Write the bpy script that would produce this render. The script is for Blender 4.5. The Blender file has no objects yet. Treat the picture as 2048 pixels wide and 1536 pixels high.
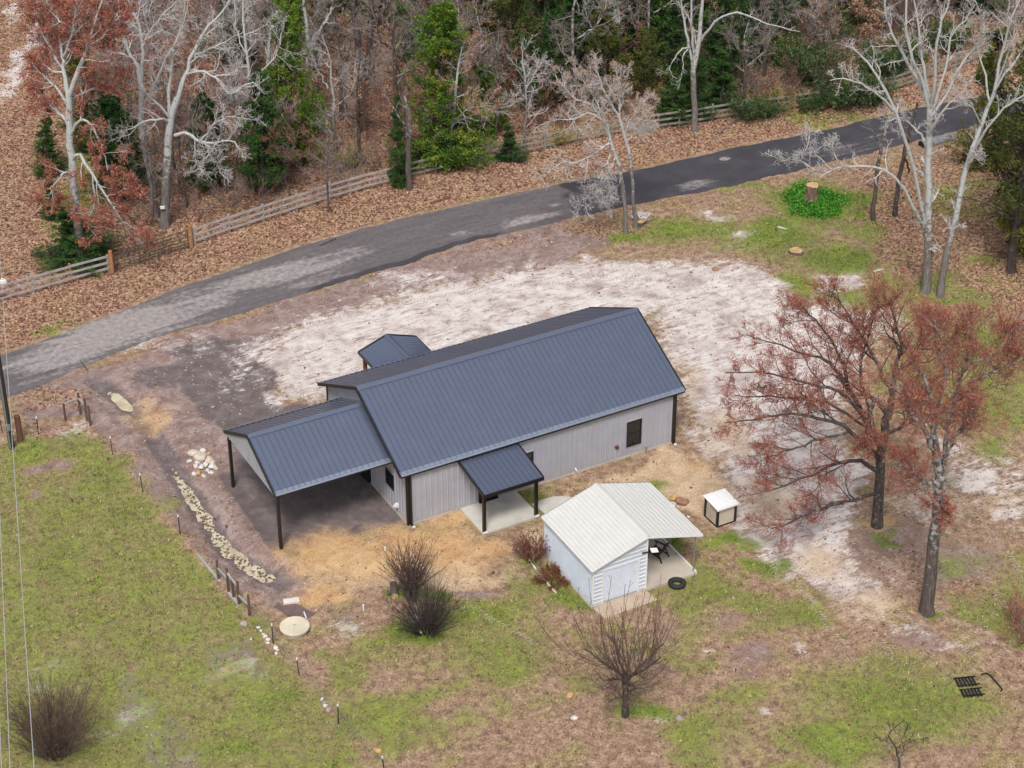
"""Aerial view of a new metal house with carport, a white shed, a country road and winter woods."""
import bpy, math, random
import numpy as np
from mathutils import Matrix, Vector

scene = bpy.context.scene
col = scene.collection
random.seed(7)
RNG = np.random.default_rng(11)

# ------------------------------------------------------------------ camera
cam_d = bpy.data.cameras.new('camera')
cam = bpy.data.objects.new('camera', cam_d)
col.objects.link(cam)
cam_d.sensor_width = 36.0
cam_d.lens = 72.79
cam_d.clip_start = 0.5
cam_d.clip_end = 2000
R_ = Vector((0.876485, -0.481428, 0.0))
F_ = Vector((0.408605, 0.743918, -0.528799)).normalized()
U_ = R_.cross(F_)
m3 = Matrix((R_, U_, -F_)).transposed()
cam.matrix_world = Matrix.Translation((-35.818, -75.952, 60.555)) @ m3.to_4x4()
scene.camera = cam

# ------------------------------------------------------------------ world, sun, exposure
SUN_EL, SUN_AZ = math.radians(56), math.radians(215)   # azimuth clockwise from +Y
world = bpy.data.worlds.new('World')
scene.world = world
world.use_nodes = True
wn = world.node_tree
bg = wn.nodes['Background']
sky = wn.nodes.new('ShaderNodeTexSky')
sky.sky_type = 'NISHITA'
sky.sun_disc = False
sky.sun_elevation = SUN_EL
sky.sun_rotation = SUN_AZ
sky.air_density = 1.0
sky.dust_density = 3.5
sky.ozone_density = 1.0
hs = wn.nodes.new('ShaderNodeHueSaturation')          # thin overcast: the blue is mostly washed out
hs.inputs['Saturation'].default_value = 0.42
wn.links.new(sky.outputs[0], hs.inputs['Color'])
wn.links.new(hs.outputs[0], bg.inputs['Color'])
bg.inputs['Strength'].default_value = 0.105
sun_d = bpy.data.lights.new('sun', 'SUN')
sun_d.energy = 1.75
sun_d.angle = math.radians(13)
sun_d.color = (1.0, 0.965, 0.935)
sun = bpy.data.objects.new('sun', sun_d)
col.objects.link(sun)
sd = Vector((math.sin(SUN_AZ) * math.cos(SUN_EL), math.cos(SUN_AZ) * math.cos(SUN_EL), math.sin(SUN_EL)))
sun.rotation_euler = sd.to_track_quat('Z', 'Y').to_euler()
sun.location = sd * 100
vs = scene.view_settings
vs.view_transform = 'Standard'
vs.look = 'None'
vs.gamma = 1.0
vs.exposure = 0.5
vs.use_curve_mapping = False


# ------------------------------------------------------------------ helpers
def tag(o, label=None, cat=None, group=None, kind=None):
    if label: o['label'] = label
    if cat: o['category'] = cat
    if group: o['group'] = group
    if kind: o['kind'] = kind
    return o


def empty(name, loc, rz=0.0):
    o = bpy.data.objects.new(name, None)
    o.empty_display_size = 0.2
    o.location = loc
    o.rotation_euler = (0, 0, rz)
    col.objects.link(o)
    return o


def link(name, me, parent=None, loc=(0, 0, 0), rot=(0, 0, 0)):
    o = bpy.data.objects.new(name, me)
    o.location = loc
    o.rotation_euler = rot
    if parent is not None: o.parent = parent
    col.objects.link(o)
    return o


def raw_mesh(name, v, faces, mats, mi=None, smooth=False, attrs=None):
    """v (n,3); faces: list of int arrays of shape (m,k); one material index array for all faces in order."""
    me = bpy.data.meshes.new(name)
    v = np.asarray(v, np.float32)
    faces = [np.asarray(f, np.int32) for f in faces if len(f)]
    nf = sum(len(f) for f in faces)
    nl = sum(f.size for f in faces)
    me.vertices.add(len(v)); me.vertices.foreach_set('co', v.ravel())
    me.loops.add(nl); me.polygons.add(nf)
    me.loops.foreach_set('vertex_index', np.concatenate([f.ravel() for f in faces]))
    sizes = np.concatenate([np.full(len(f), f.shape[1], np.int32) for f in faces])
    me.polygons.foreach_set('loop_start', np.concatenate([[0], np.cumsum(sizes)[:-1]]).astype(np.int32))
    me.polygons.foreach_set('loop_total', sizes)
    for m in (mats if isinstance(mats, (list, tuple)) else [mats]): me.materials.append(m)
    if mi is not None: me.polygons.foreach_set('material_index', np.asarray(mi, np.int32))
    me.polygons.foreach_set('use_smooth', np.full(nf, bool(smooth)))
    for k, (typ, a) in (attrs or {}).items():
        at = me.attributes.new(k, typ, 'POINT')
        at.data.foreach_set({'FLOAT': 'value', 'FLOAT_COLOR': 'color', 'FLOAT_VECTOR': 'vector'}[typ], np.asarray(a, np.float32).ravel())
    me.update()
    return me


class MB:
    """collects simple solids and builds one mesh"""
    def __init__(s): s.v = []; s.f = []; s.m = []
    def add(s, vs_, fs, m=0):
        n = len(s.v); s.v += [tuple(p) for p in vs_]
        s.f += [tuple(n + i for i in f) for f in fs]; s.m += [m] * len(fs); return s
    def box(s, a, b, m=0):
        x0, y0, z0 = a; x1, y1, z1 = b
        return s.add([(x0,y0,z0),(x1,y0,z0),(x1,y1,z0),(x0,y1,z0),(x0,y0,z1),(x1,y0,z1),(x1,y1,z1),(x0,y1,z1)],
                     [(3,2,1,0),(4,5,6,7),(0,1,5,4),(1,2,6,5),(2,3,7,6),(3,0,4,7)], m)
    def bar(s, p, q, w, h, up=(0,0,1), m=0):
        p = Vector(p); q = Vector(q); d = (q - p).normalized(); up = Vector(up)
        sx = d.cross(up).normalized(); su = sx.cross(d)
        c = [p + sx*a*w/2 + su*b*h/2 for a, b in ((-1,-1),(1,-1),(1,1),(-1,1))] + [q + sx*a*w/2 + su*b*h/2 for a, b in ((-1,-1),(1,-1),(1,1),(-1,1))]
        return s.add(c, [(0,1,2,3),(7,6,5,4),(0,4,5,1),(1,5,6,2),(2,6,7,3),(3,7,4,0)], m)
    def tube(s, pts, r, n=8, m=0, cap=True):
        pts = [Vector(p) for p in pts]
        rr = r if isinstance(r, (list, tuple)) else [r] * len(pts)
        base = len(s.v)
        for i, p in enumerate(pts):
            t = (pts[min(i+1, len(pts)-1)] - pts[max(i-1, 0)]).normalized()
            a = t.cross(Vector((0,0,1)) if abs(t.z) < .9 else Vector((1,0,0))).normalized(); b = t.cross(a)
            for k in range(n):
                an = 2*math.pi*k/n
                s.v.append(tuple(p + (a*math.cos(an) + b*math.sin(an)) * rr[i]))
        for i in range(len(pts)-1):
            for k in range(n):
                s.f.append((base+i*n+k, base+i*n+(k+1) % n, base+(i+1)*n+(k+1) % n, base+(i+1)*n+k)); s.m.append(m)
        if cap:
            s.f.append(tuple(base+k for k in reversed(range(n)))); s.m.append(m)
            s.f.append(tuple(base+(len(pts)-1)*n+k for k in range(n))); s.m.append(m)
        return s
    def mesh(s, name, mats, smooth=False):
        me = bpy.data.meshes.new(name)
        me.from_pydata(s.v, [], s.f)
        for m in (mats if isinstance(mats, (list, tuple)) else [mats]): me.materials.append(m)
        me.polygons.foreach_set('material_index', s.m)
        if smooth: me.polygons.foreach_set('use_smooth', [True]*len(s.f))
        me.update(); return me
    def build(s, name, mats, parent=None, loc=(0,0,0), rot=(0,0,0), smooth=False, bevel=0):
        o = link(name, s.mesh(name, mats, smooth), parent, loc, rot)
        if bevel:
            b = o.modifiers.new('bevel', 'BEVEL'); b.width = bevel; b.segments = 2; b.limit_method = 'ANGLE'
        return o


def lattice(n, seed):
    return np.random.default_rng(seed).random((n, n)).astype(np.float32)


_LAT = [lattice(256, 100+i) for i in range(8)]


def vnoise(x, y, k=0):
    g = _LAT[k % 8]
    xi = np.floor(x).astype(int); yi = np.floor(y).astype(int)
    fx = x - xi; fy = y - yi
    fx = fx*fx*(3-2*fx); fy = fy*fy*(3-2*fy)
    a = g[xi % 256, yi % 256]; b = g[(xi+1) % 256, yi % 256]; c = g[xi % 256, (yi+1) % 256]; d = g[(xi+1) % 256, (yi+1) % 256]
    return (a*(1-fx)+b*fx)*(1-fy) + (c*(1-fx)+d*fx)*fy


def fbm(x, y, s=1.0, o=3, k=0):
    t = 0; a = 1; n = 0
    for i in range(o):
        t = t + a*vnoise(x*s+17.3*i, y*s-9.1*i, k+i); n += a; a *= .5; s *= 2.03
    return t/n


def sstep(a, b, x):
    t = np.clip((x-a)/(b-a), 0, 1)
    return t*t*(3-2*t)


# ------------------------------------------------------------------ materials
class NT:
    def __init__(s, name):
        s.m = bpy.data.materials.new(name); s.m.use_nodes = True
        s.nt = s.m.node_tree; s.p = s.nt.nodes['Principled BSDF']
    def n(s, typ, ins=None, **props):
        nd = s.nt.nodes.new('ShaderNode' + typ)
        for k, v in props.items(): setattr(nd, k, v)
        for k, v in (ins or {}).items():
            if isinstance(v, bpy.types.NodeSocket): s.nt.links.new(v, nd.inputs[k])
            else: nd.inputs[k].default_value = v
        return nd
    def noise(s, vec, scale, detail=3.0, rough=.55, dist=0.0):
        return s.n('TexNoise', {'Vector': vec, 'Scale': scale, 'Detail': detail, 'Roughness': rough, 'Distortion': dist}).outputs[0]
    def ramp(s, fac, stops, interp='LINEAR'):
        r = s.n('ValToRGB', {'Fac': fac}); cr = r.color_ramp; cr.interpolation = interp
        while len(cr.elements) > 1: cr.elements.remove(cr.elements[-1])
        cr.elements[0].position = stops[0][0]; cr.elements[0].color = (*stops[0][1], 1)
        for p, c in stops[1:]:
            e = cr.elements.new(p); e.color = (*c, 1)
        return r.outputs[0]
    def mix(s, f, a, b, mode='MIX'):
        x = s.n('Mix', data_type='RGBA', blend_type=mode)
        for sock, v in ((x.inputs[0], f), (x.inputs[6], a), (x.inputs[7], b)):
            if isinstance(v, bpy.types.NodeSocket): s.nt.links.new(v, sock)
            elif isinstance(v, (int, float)): sock.default_value = v
            else: sock.default_value = (*v, 1)
        return x.outputs[2]
    def math(s, op, a, b=0.0, c=0.0, clamp=False):
        x = s.n('Math', operation=op, use_clamp=clamp)
        for i, v in enumerate((a, b, c)):
            if isinstance(v, bpy.types.NodeSocket): s.nt.links.new(v, x.inputs[i])
            else: x.inputs[i].default_value = v
        return x.outputs[0]
    def smooth(s, v, lo, hi):
        return s.n('MapRange', {'Value': v, 'From Min': lo, 'From Max': hi}, interpolation_type='SMOOTHSTEP').outputs[0]
    def attr(s, name): return s.n('Attribute', attribute_name=name)
    def pos(s): return s.n('NewGeometry').outputs['Position']
    def obj(s): return s.n('TexCoord').outputs['Object']
    def scale(s, vec, sc, rot=(0, 0, 0)):
        return s.n('Mapping', {'Vector': vec, 'Scale': sc, 'Rotation': rot}).outputs[0]
    def bump(s, h, strength=.4, dist=.05):
        return s.n('Bump', {'Height': h, 'Strength': strength, 'Distance': dist}).outputs[0]
    def set(s, **k):
        for key, v in k.items():
            i = s.p.inputs[key.replace('_', ' ')]
            if isinstance(v, bpy.types.NodeSocket): s.nt.links.new(v, i)
            elif isinstance(v, tuple) and len(v) == 3 and key in ('Base_Color',): i.default_value = (*v, 1)
            else: i.default_value = v
        return s.m


def simple(name, c, rough=.6, metal=0.0, var=.25, sc=3.0, spec=.5, bump=0.0, bsc=40.0):
    """one colour with a mottled brightness variation"""
    t = NT(name); o = t.obj()
    f = t.noise(o, sc, 5.0, .6)
    a = tuple(min(1, x*(1+var)) for x in c); b = tuple(x*(1-var) for x in c)
    kw = dict(Base_Color=t.ramp(f, [(.3, b), (.7, a)]), Roughness=rough, Metallic=metal)
    if bump: kw['Normal'] = t.bump(t.noise(o, bsc, 4.0), bump, .02)
    t.set(**kw); t.p.inputs['Specular IOR Level'].default_value = spec
    return t.m


def roof_metal(name, c):
    t = NT(name); o = t.pos()
    streak = t.noise(t.scale(o, (3.0, .25, .25)), 1.0, 4.0)
    dirt = t.noise(o, .8, 5.0, .65)
    base = t.mix(t.smooth(dirt, .45, .8), c, tuple(x*1.07+.002 for x in c))
    base = t.mix(t.math('MULTIPLY', t.smooth(streak, .55, .8), .25), base, tuple(x*.8 for x in c))
    return t.set(Base_Color=base, Metallic=.72, Roughness=t.math('MULTIPLY_ADD', dirt, .05, .27))


M = {}
M['roof'] = roof_metal('charcoal_roof_metal', (0.20, 0.23, 0.315))
M['trim'] = simple('black_brown_trim', (0.014, 0.011, 0.011), .38, 0, .15, 2)
def wall_metal(name, c):
    t = NT(name); o = t.pos()
    d = t.noise(o, 1.1, 5.0, .6); st = t.noise(t.scale(o, (6, 6, .5)), 1.0, 3.0)
    z = t.n('SeparateXYZ', {0: o}).outputs[2]
    splash = t.math('MULTIPLY', t.smooth(t.math('ADD', z, t.math('MULTIPLY', t.noise(o, 3.0, 4.0), .5)), .75, .25), .35)
    b = t.mix(t.smooth(d, .3, .75), tuple(x*.92 for x in c), tuple(min(1, x*1.05) for x in c))
    b = t.mix(t.math('MULTIPLY', t.smooth(st, .55, .8), .15), b, tuple(x*.8 for x in c))
    b = t.mix(splash, b, (0.40, 0.32, 0.26))
    return t.set(Base_Color=b, Roughness=.45, Metallic=0.05)
M['wall'] = wall_metal('light_grey_wall_metal', (0.385, 0.39, 0.44))
M['white_siding'] = wall_metal('white_siding_metal', (0.60, 0.645, 0.705))
M['white_roof'] = simple('off_white_roof_metal', (0.60, 0.59, 0.56), .42, .0, .05, 1.2)
M['white_trim'] = simple('white_trim_metal', (0.74, 0.74, 0.73), .45, 0, .06, 3)
M['galv'] = simple('galvanised_steel', (0.33, 0.35, 0.36), .4, .6, .15, 6)
M['glass'] = NT('dark_window_glass').set(Base_Color=(0.012, 0.014, 0.016), Roughness=.06)
M['black'] = simple('black_paint', (0.012, 0.012, 0.014), .45, 0, .2, 5)
M['rubber'] = simple('worn_black_rubber', (0.022, 0.022, 0.024), .75, 0, .3, 9, bump=.3)
M['cedar_post'] = simple('red_cedar_wood', (0.22, 0.058, 0.022), .65, 0, .3, 7)
def concrete(name, c):
    t = NT(name); o = t.pos()
    a = t.noise(o, .9, 6.0, .62); b = t.noise(o, 14.0, 4.0)
    k = t.ramp(a, [(.3, tuple(x*.8 for x in c)), (.5, c), (.72, tuple(min(1, x*1.14) for x in c))])
    k = t.mix(t.math('MULTIPLY', t.smooth(b, .5, .8), .22), k, (0.30, 0.24, 0.18))
    return t.set(Base_Color=k, Roughness=.85, Normal=t.bump(b, .15, .01))
M['concrete'] = concrete('pale_concrete', (0.52, 0.49, 0.43))
M['concrete_tan'] = concrete('tan_concrete', (0.47, 0.41, 0.34))
M['weathered'] = None
def wood(name, c1, c2, sc=(2, 2, 30)):
    t = NT(name); o = t.obj()
    g = t.noise(t.scale(o, sc), 1.0, 5.0, .6); b = t.noise(o, 1.3, 4.0)
    k = t.ramp(g, [(.3, c1), (.7, c2)])
    k = t.mix(t.math('MULTIPLY', t.smooth(b, .45, .75), .4), k, tuple(x*.62 for x in c1))
    return t.set(Base_Color=k, Roughness=.85, Normal=t.bump(g, .3, .01))
M['weathered'] = wood('weathered_grey_wood', (0.27, 0.245, 0.24), (0.46, 0.43, 0.42), (2, 18, 18))
M['mossy'] = wood('mossy_grey_wood', (0.17, 0.165, 0.13), (0.33, 0.31, 0.27), (2, 18, 18))
M['orange_wood'] = wood('treated_orange_wood', (0.30, 0.13, 0.05), (0.43, 0.22, 0.09), (14, 14, 1.5))
M['brown_wood'] = wood('dark_brown_wood', (0.07, 0.04, 0.03), (0.15, 0.09, 0.07), (14, 14, 1.5))
M['end_grain'] = simple('sawn_end_grain', (0.50, 0.34, 0.17), .85, 0, .35, 4)
M['tan_board'] = wood('tan_siding_board', (0.50, 0.43, 0.33), (0.62, 0.55, 0.44), (1, 20, 20))
def bark(name, c1, c2, lich, amt=.5, rise=0.0):
    t = NT(name); o = t.obj()
    a = t.noise(t.scale(o, (9, 9, 2.2)), 1.0, 5.0, .65); b = t.noise(o, 4.0, 5.0, .65)
    k = t.ramp(a, [(.32, c1), (.68, c2)])
    if rise:      # lichen thickens up the stem
        z = t.n('SeparateXYZ', {0: o}).outputs[2]
        b = t.math('ADD', b, t.math('MULTIPLY_ADD', t.smooth(z, .5, 7.5), rise, -rise*.6))
    k = t.mix(t.smooth(b, .62-amt*.3, .72-amt*.2), k, lich)
    return t.set(Base_Color=k, Roughness=.92, Normal=t.bump(a, .6, .04))
M['bark_lichen'] = bark('grey_lichen_bark', (0.10, 0.085, 0.075), (0.23, 0.21, 0.19), (0.42, 0.43, 0.415), .6, .35)
M['bark_dark'] = bark('dark_brown_bark', (0.028, 0.021, 0.018), (0.105, 0.08, 0.07), (0.20, 0.19, 0.18), .25)
M['bark_mid'] = bark('grey_brown_bark', (0.045, 0.034, 0.030), (0.15, 0.12, 0.105), (0.34, 0.34, 0.33), .38, .2)
M['twig_pale'] = simple('pale_dead_twig', (0.44, 0.415, 0.40), .9, 0, .28, 2)
M['twig_grey'] = simple('grey_brown_twig', (0.24, 0.195, 0.175), .9, 0, .3, 1.5)
M['twig_brown'] = simple('brown_twig', (0.115, 0.072, 0.058), .9, 0, .3, 1.5)
M['twig_red'] = simple('reddish_twig', (0.23, 0.10, 0.08), .9, 0, .3, 1.0)
M['twig_dark'] = simple('dark_twig', (0.045, 0.033, 0.032), .9, 0, .3, 1.5)
M['snapped'] = simple('freshly_snapped_wood', (0.45, 0.28, 0.13), .85, 0, .25, 4)


def leafy(name, stops, sc=.9):
    """foliage: colour from the per-clump tint attribute and a slow noise; thin faces pass some light"""
    t = NT(name); a = t.attr('tint').outputs['Fac']
    n = t.noise(t.pos(), sc, 3.0)
    f = t.math('MULTIPLY_ADD', n, .6, t.math('MULTIPLY_ADD', a, .9, -.27))
    c = t.ramp(f, stops)
    t.set(Base_Color=c, Roughness=.75)
    t.p.inputs['Specular IOR Level'].default_value = .25
    return t.m
M['cedar_dark'] = leafy('dark_cedar_foliage', [(.15, (0.012, 0.036, 0.012)), (.45, (0.030, 0.080, 0.018)), (.75, (0.060, 0.135, 0.025)), (.95, (0.12, 0.17, 0.03))])
M['cedar_bright'] = leafy('bright_cedar_foliage', [(.15, (0.035, 0.085, 0.012)), (.45, (0.085, 0.165, 0.016)), (.75, (0.16, 0.235, 0.024)), (.95, (0.27, 0.26, 0.04))])
M['cedar_olive'] = leafy('olive_cedar_foliage', [(.15, (0.030, 0.048, 0.010)), (.45, (0.075, 0.098, 0.018)), (.75, (0.14, 0.145, 0.026)), (.95, (0.22, 0.175, 0.04))])
M['broadleaf'] = leafy('broad_evergreen_leaf', [(.15, (0.016, 0.045, 0.016)), (.45, (0.035, 0.085, 0.028)), (.75, (0.08, 0.135, 0.035)), (.95, (0.17, 0.22, 0.05))])
M['tan_leaf'] = leafy('dead_tan_leaf', [(.15, (0.20, 0.105, 0.06)), (.5, (0.38, 0.21, 0.12)), (.85, (0.52, 0.33, 0.20))])
M['red_bud'] = leafy('red_brown_bud', [(.1, (0.20, 0.062, 0.046)), (.45, (0.34, 0.115, 0.078)), (.75, (0.44, 0.175, 0.115)), (.95, (0.50, 0.26, 0.18))], .5)
M['tan_bud'] = leafy('tan_orange_bud', [(.1, (0.30, 0.13, 0.075)), (.5, (0.46, 0.23, 0.13)), (.9, (0.56, 0.33, 0.21))], .5)
M['maroon_bud'] = leafy('maroon_dry_leaf', [(.1, (0.10, 0.028, 0.02)), (.5, (0.19, 0.055, 0.035)), (.9, (0.30, 0.11, 0.07))], 1.5)
M['yellow_green'] = leafy('yellow_green_leaf', [(.1, (0.14, 0.13, 0.03)), (.5, (0.27, 0.25, 0.06)), (.9, (0.40, 0.37, 0.12))])

# ------------------------------------------------------------------ ground zones (metres; house corner at the origin, X along its ridge)
RX, RY, FX, FY = 0.8765, -0.4814, 0.4814, 0.8765     # camera right and forward, flattened to the ground; ellipses come from image pixels
ZE = {
 'sand': [(14.682,16.232,6.73,2.87,1.0,0.0), (2.609,16.44,3.52,3.91,0.95,0.0), (24.765,14.107,5.98,2.62,0.9,0.0), (24.906,8.961,3.19,3.55,0.85,0.0), (20.171,-3.308,1.84,4.43,0.72,0.0), (19.274,-8.524,2.28,3.16,0.7,0.0),
          (33.142,9.995,1.86,1.5,0.95,0.0), (31.859,5.8,3.49,2.5,0.75,0.0), (27.217,-10.607,1.93,1.21,0.66,-25), (26.68,-13.583,1.51,1.33,0.62,-25), (27.549,-7.361,1.58,1.95,0.55,0.0), (23.432,-11.305,2.27,2.7,0.52,0.0),
          (16.392,-14.492,2.15,1.6,0.66,-35), (16.366,-18.38,2.09,0.68,0.55,-20), (18.307,-20.696,2.07,0.59,0.55,25), (12.609,21.836,6.92,2.14,0.52,0.0), (6.101,19.948,3.49,2.36,0.62,0.0), (-2.598,21.49,3.42,2.28,0.42,0.0),
          (-6.658,24.357,4.01,1.72,0.6,0.0), (32.036,17.388,1.25,0.94,0.7,40), (35.053,10.573,1.82,0.76,0.6,-30), (28.045,23.066,1.59,0.84,0.6,0.0), (32.368,20.691,1.27,0.84,0.62,0.0), (0.185,19.329,1.7,2.25,0.55,0.0), (-0.931,13.889,1.09,1.56,0.6,0.0),
          (-11.671,-5.859,1.59,1.44,0.5,0.0), (-6.229,-5.969,1.39,0.93,0.55,0.0), (-19.573,-3.108,1.01,0.7,0.55,0.0), (-17.333,-7.025,1.32,2.38,0.5,-30), (-3.047,-6.869,0.58,0.68,0.75,0.0), (3.798,65.878,2.23,11.18,0.4,0.0), (0.975,66.36,0.96,11.1,0.72,0.0), (3.565,76.158,0.93,4.33,0.62,0.0), (-19.454,-2.384,1.35,1.07,0.45,0.0),
          (3.033,-17.835,0.88,0.53,0.5,0.0), (7.466,-19.891,0.88,0.34,0.5,0.0), (11.242,-17.227,0.55,1.47,0.5,0.0), (-11.484,16.272,1.6,1.25,0.5,0.0), (-1.644,17.856,1.68,3.87,0.44,0.0), (4.809,-6.319,0.97,1.22,0.5,0.0), (7.826,-15.351,0.92,0.51,0.45,0.0)],
 'green': [(38.774,18.767,3.85,3.49,0.95,0.0), (34.006,16.686,3.13,3.02,0.8,0.0), (29.714,19.81,4.08,2.33,0.72,0.0), (35.471,12.15,3.37,2.36,0.75,0.0), (31.673,11.012,1.5,1.38,0.85,0.0), (33.023,7.846,2.07,1.59,0.6,0.0), (36.392,0.073,3.14,4.08,0.66,0.0),
           (39.894,4.758,3.56,3.13,0.5,0.0), (32.494,-5.051,2.45,2.63,0.6,0.0), (35.429,3.838,2.33,3.61,0.5,0.0), (13.3,-22.331,5.78,3.89,0.62,0.0), (12.839,-15.382,2.34,1.69,0.6,0.0), (13.493,-8.992,1.48,1.09,0.85,-35), (13.736,-11.222,1.46,0.73,0.75,-35), (10.514,-11.709,1.67,0.71,0.7,0.0),
           (3.892,-6.952,1.06,1.04,0.8,0.0), (3.762,-9.099,1.66,0.77,0.8,0.0), (11.127,-7.218,0.74,1.7,0.75,0.0), (-3.055,-7.922,2.32,1.26,0.95,0.0), (-2.824,-4.824,0.86,0.62,0.95,0.0), (-0.208,-8.001,1.88,1.68,0.62,0.0), (-1.453,-5.797,0.95,0.7,0.9,0.0), (3.729,-5.265,0.58,0.65,0.7,0.0),
           (-9.819,7.957,3.3,5.09,0.62,-35), (-12.115,11.256,3.35,2.82,0.6,0.0), (-16.106,5.63,3.89,4.71,0.58,0.0), (-9.944,0.874,1.44,1.21,0.66,0.0), (-10.841,-9.07,2.67,2.07,0.62,0.0), (-13.532,-10.962,2.38,1.3,0.66,0.0), (-14.803,0.016,4.69,2.73,0.5,0.0), (-9.01,-11.971,1.31,3.04,0.6,0.0),
           (46.459,29.353,5.22,1.34,0.6,0.0), (35.807,23.507,2.94,0.74,0.6,0.0), (-0.488,46.148,2.32,12.3,0.66,0.0), (-6.36,35.128,2.45,2.65,0.5,0.0), (-0.613,-10.715,3.67,2.95,0.55,0.0), (3.016,-17.447,1.32,0.67,0.75,0.0), (1.531,-14.307,1.35,1.05,0.5,0.0), (4.422,-19.721,2.83,1.99,0.55,0.0), (8.816,-22.872,3.47,1.98,0.66,0.0),
           (18.466,-18.686,0.61,0.38,0.95,0.0), (40.875,16.018,0.64,0.85,0.9,0.0), (20.462,-12.106,0.59,0.68,0.8,0.0), (37.949,5.14,0.77,0.61,0.85,0.0), (25.648,21.277,1.56,1.21,0.85,0.0), (-8.113,27.098,1.74,1.18,0.45,0.0), (-9.994,26.832,1.15,0.69,0.6,0.0), (21.858,-15.223,1.95,1.67,0.55,0.0), (30.085,-8.754,2.11,1.96,0.55,0.0),
           (12.7,-2.375,1.29,0.46,0.6,0.0), (-9.545,-3.725,1.16,0.75,0.6,0.0), (-7.847,-6.741,0.92,0.73,0.5,0.0), (-14.417,15.69,1.58,0.78,0.7,0.0), (-5.436,-8.066,3.44,1.46,0.45,0.0)],
 'ivy': [(38.842,19.132,2.12,2.46,1.0,0.0)],
 'leaf': [(24.796,22.897,3.78,1.64,0.75,0.0), (41.268,12.698,4.06,8.58,0.8,0.0), (45.926,10.139,3.75,10.94,0.9,0.0), (39.764,4.144,4.14,3.75,0.55,0.0), (46.544,15.307,5.16,6.0,0.8,0.0), (-13.356,17.3,2.94,1.3,0.55,0.0), (-11.944,19.939,3.0,1.58,0.6,0.0), (19.475,-14.375,3.39,3.35,0.5,0.0),
          (28.376,-5.065,3.22,3.06,0.5,0.0), (20.964,-17.449,2.86,2.42,0.5,0.0), (30.43,24.158,1.93,1.01,0.6,0.0), (18.165,23.876,3.72,1.06,0.5,0.0)],
 'dirt': [(21.431,-14.989,4.14,2.95,0.62,0.0), (26.912,-10.181,3.09,2.35,0.5,0.0), (9.231,-16.531,1.83,1.09,0.6,0.0), (9.451,-13.734,1.4,0.91,0.5,0.0), (5.644,-15.37,1.14,0.85,0.55,0.0), (19.549,-13.492,3.91,3.83,0.62,0.0), (16.72,-19.41,2.77,1.5,0.55,0.0), (8.629,-17.411,1.36,0.85,0.55,0.0), (0.509,-6.655,1.43,0.62,0.7,0.0), (-5.994,-5.463,0.93,0.75,0.6,0.0), (13.973,22.511,2.12,0.89,0.85,0.0), (20.442,24.137,4.38,0.94,0.6,0.0), (-11.263,-4.865,1.37,1.1,0.5,0.0), (-16.828,-8.786,1.73,1.31,0.6,-30),
          (-14.165,13.95,1.04,0.66,0.8,0.0), (-15.172,11.655,0.51,0.36,0.8,0.0), (14.903,-14.119,1.43,1.19,0.55,0.0), (6.799,-13.125,1.86,1.12,0.45,0.0), (-20.64,-7.421,1.29,0.78,0.8,0.0), (23.234,2.98,2.5,3.81,0.4,0.0)],
 'clay': [(-3.863,-0.864,3.66,2.16,0.92,0.0), (-0.169,-2.194,3.92,2.09,0.86,0.0), (-0.694,-0.486,1.98,1.53,0.9,0.0), (2.279,-0.669,1.75,1.04,0.75,0.0), (2.602,-3.246,1.48,0.92,0.8,0.0), (-6.157,-2.994,1.9,0.94,0.8,0.0), (-6.721,0.475,0.73,0.98,0.7,0.0), (-7.688,15.874,1.35,1.74,0.62,0.0), (20.654,-11.249,0.75,0.61,0.7,0.0), (-11.937,-5.914,0.91,0.64,0.6,0.0), (15.71,-2.461,1.3,1.41,0.5,0.0)],
 'tan': [(18.435,-0.717,1.6,2.98,0.6,0.0), (17.089,-6.823,2.03,3.18,0.6,0.0), (16.313,-12.177,2.19,2.08,0.62,0.0), (19.83,4.85,1.39,3.24,0.5,0.0), (23.928,-11.08,4.04,2.26,0.46,0.0), (26.873,-12.198,2.28,2.28,0.44,0.0), (-0.022,-4.577,3.61,1.2,0.95,0.0), (5.403,-4.785,1.48,2.1,0.8,0.0), (-3.652,-2.129,3.87,2.04,0.7,0.0), (16.314,-15.776,1.66,2.37,0.6,0.0)],
 'gravel': [(-6.428,19.273,1.94,2.16,0.62,0.0), (-2.713,19.672,1.97,3.36,0.6,0.0)],
}
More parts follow.
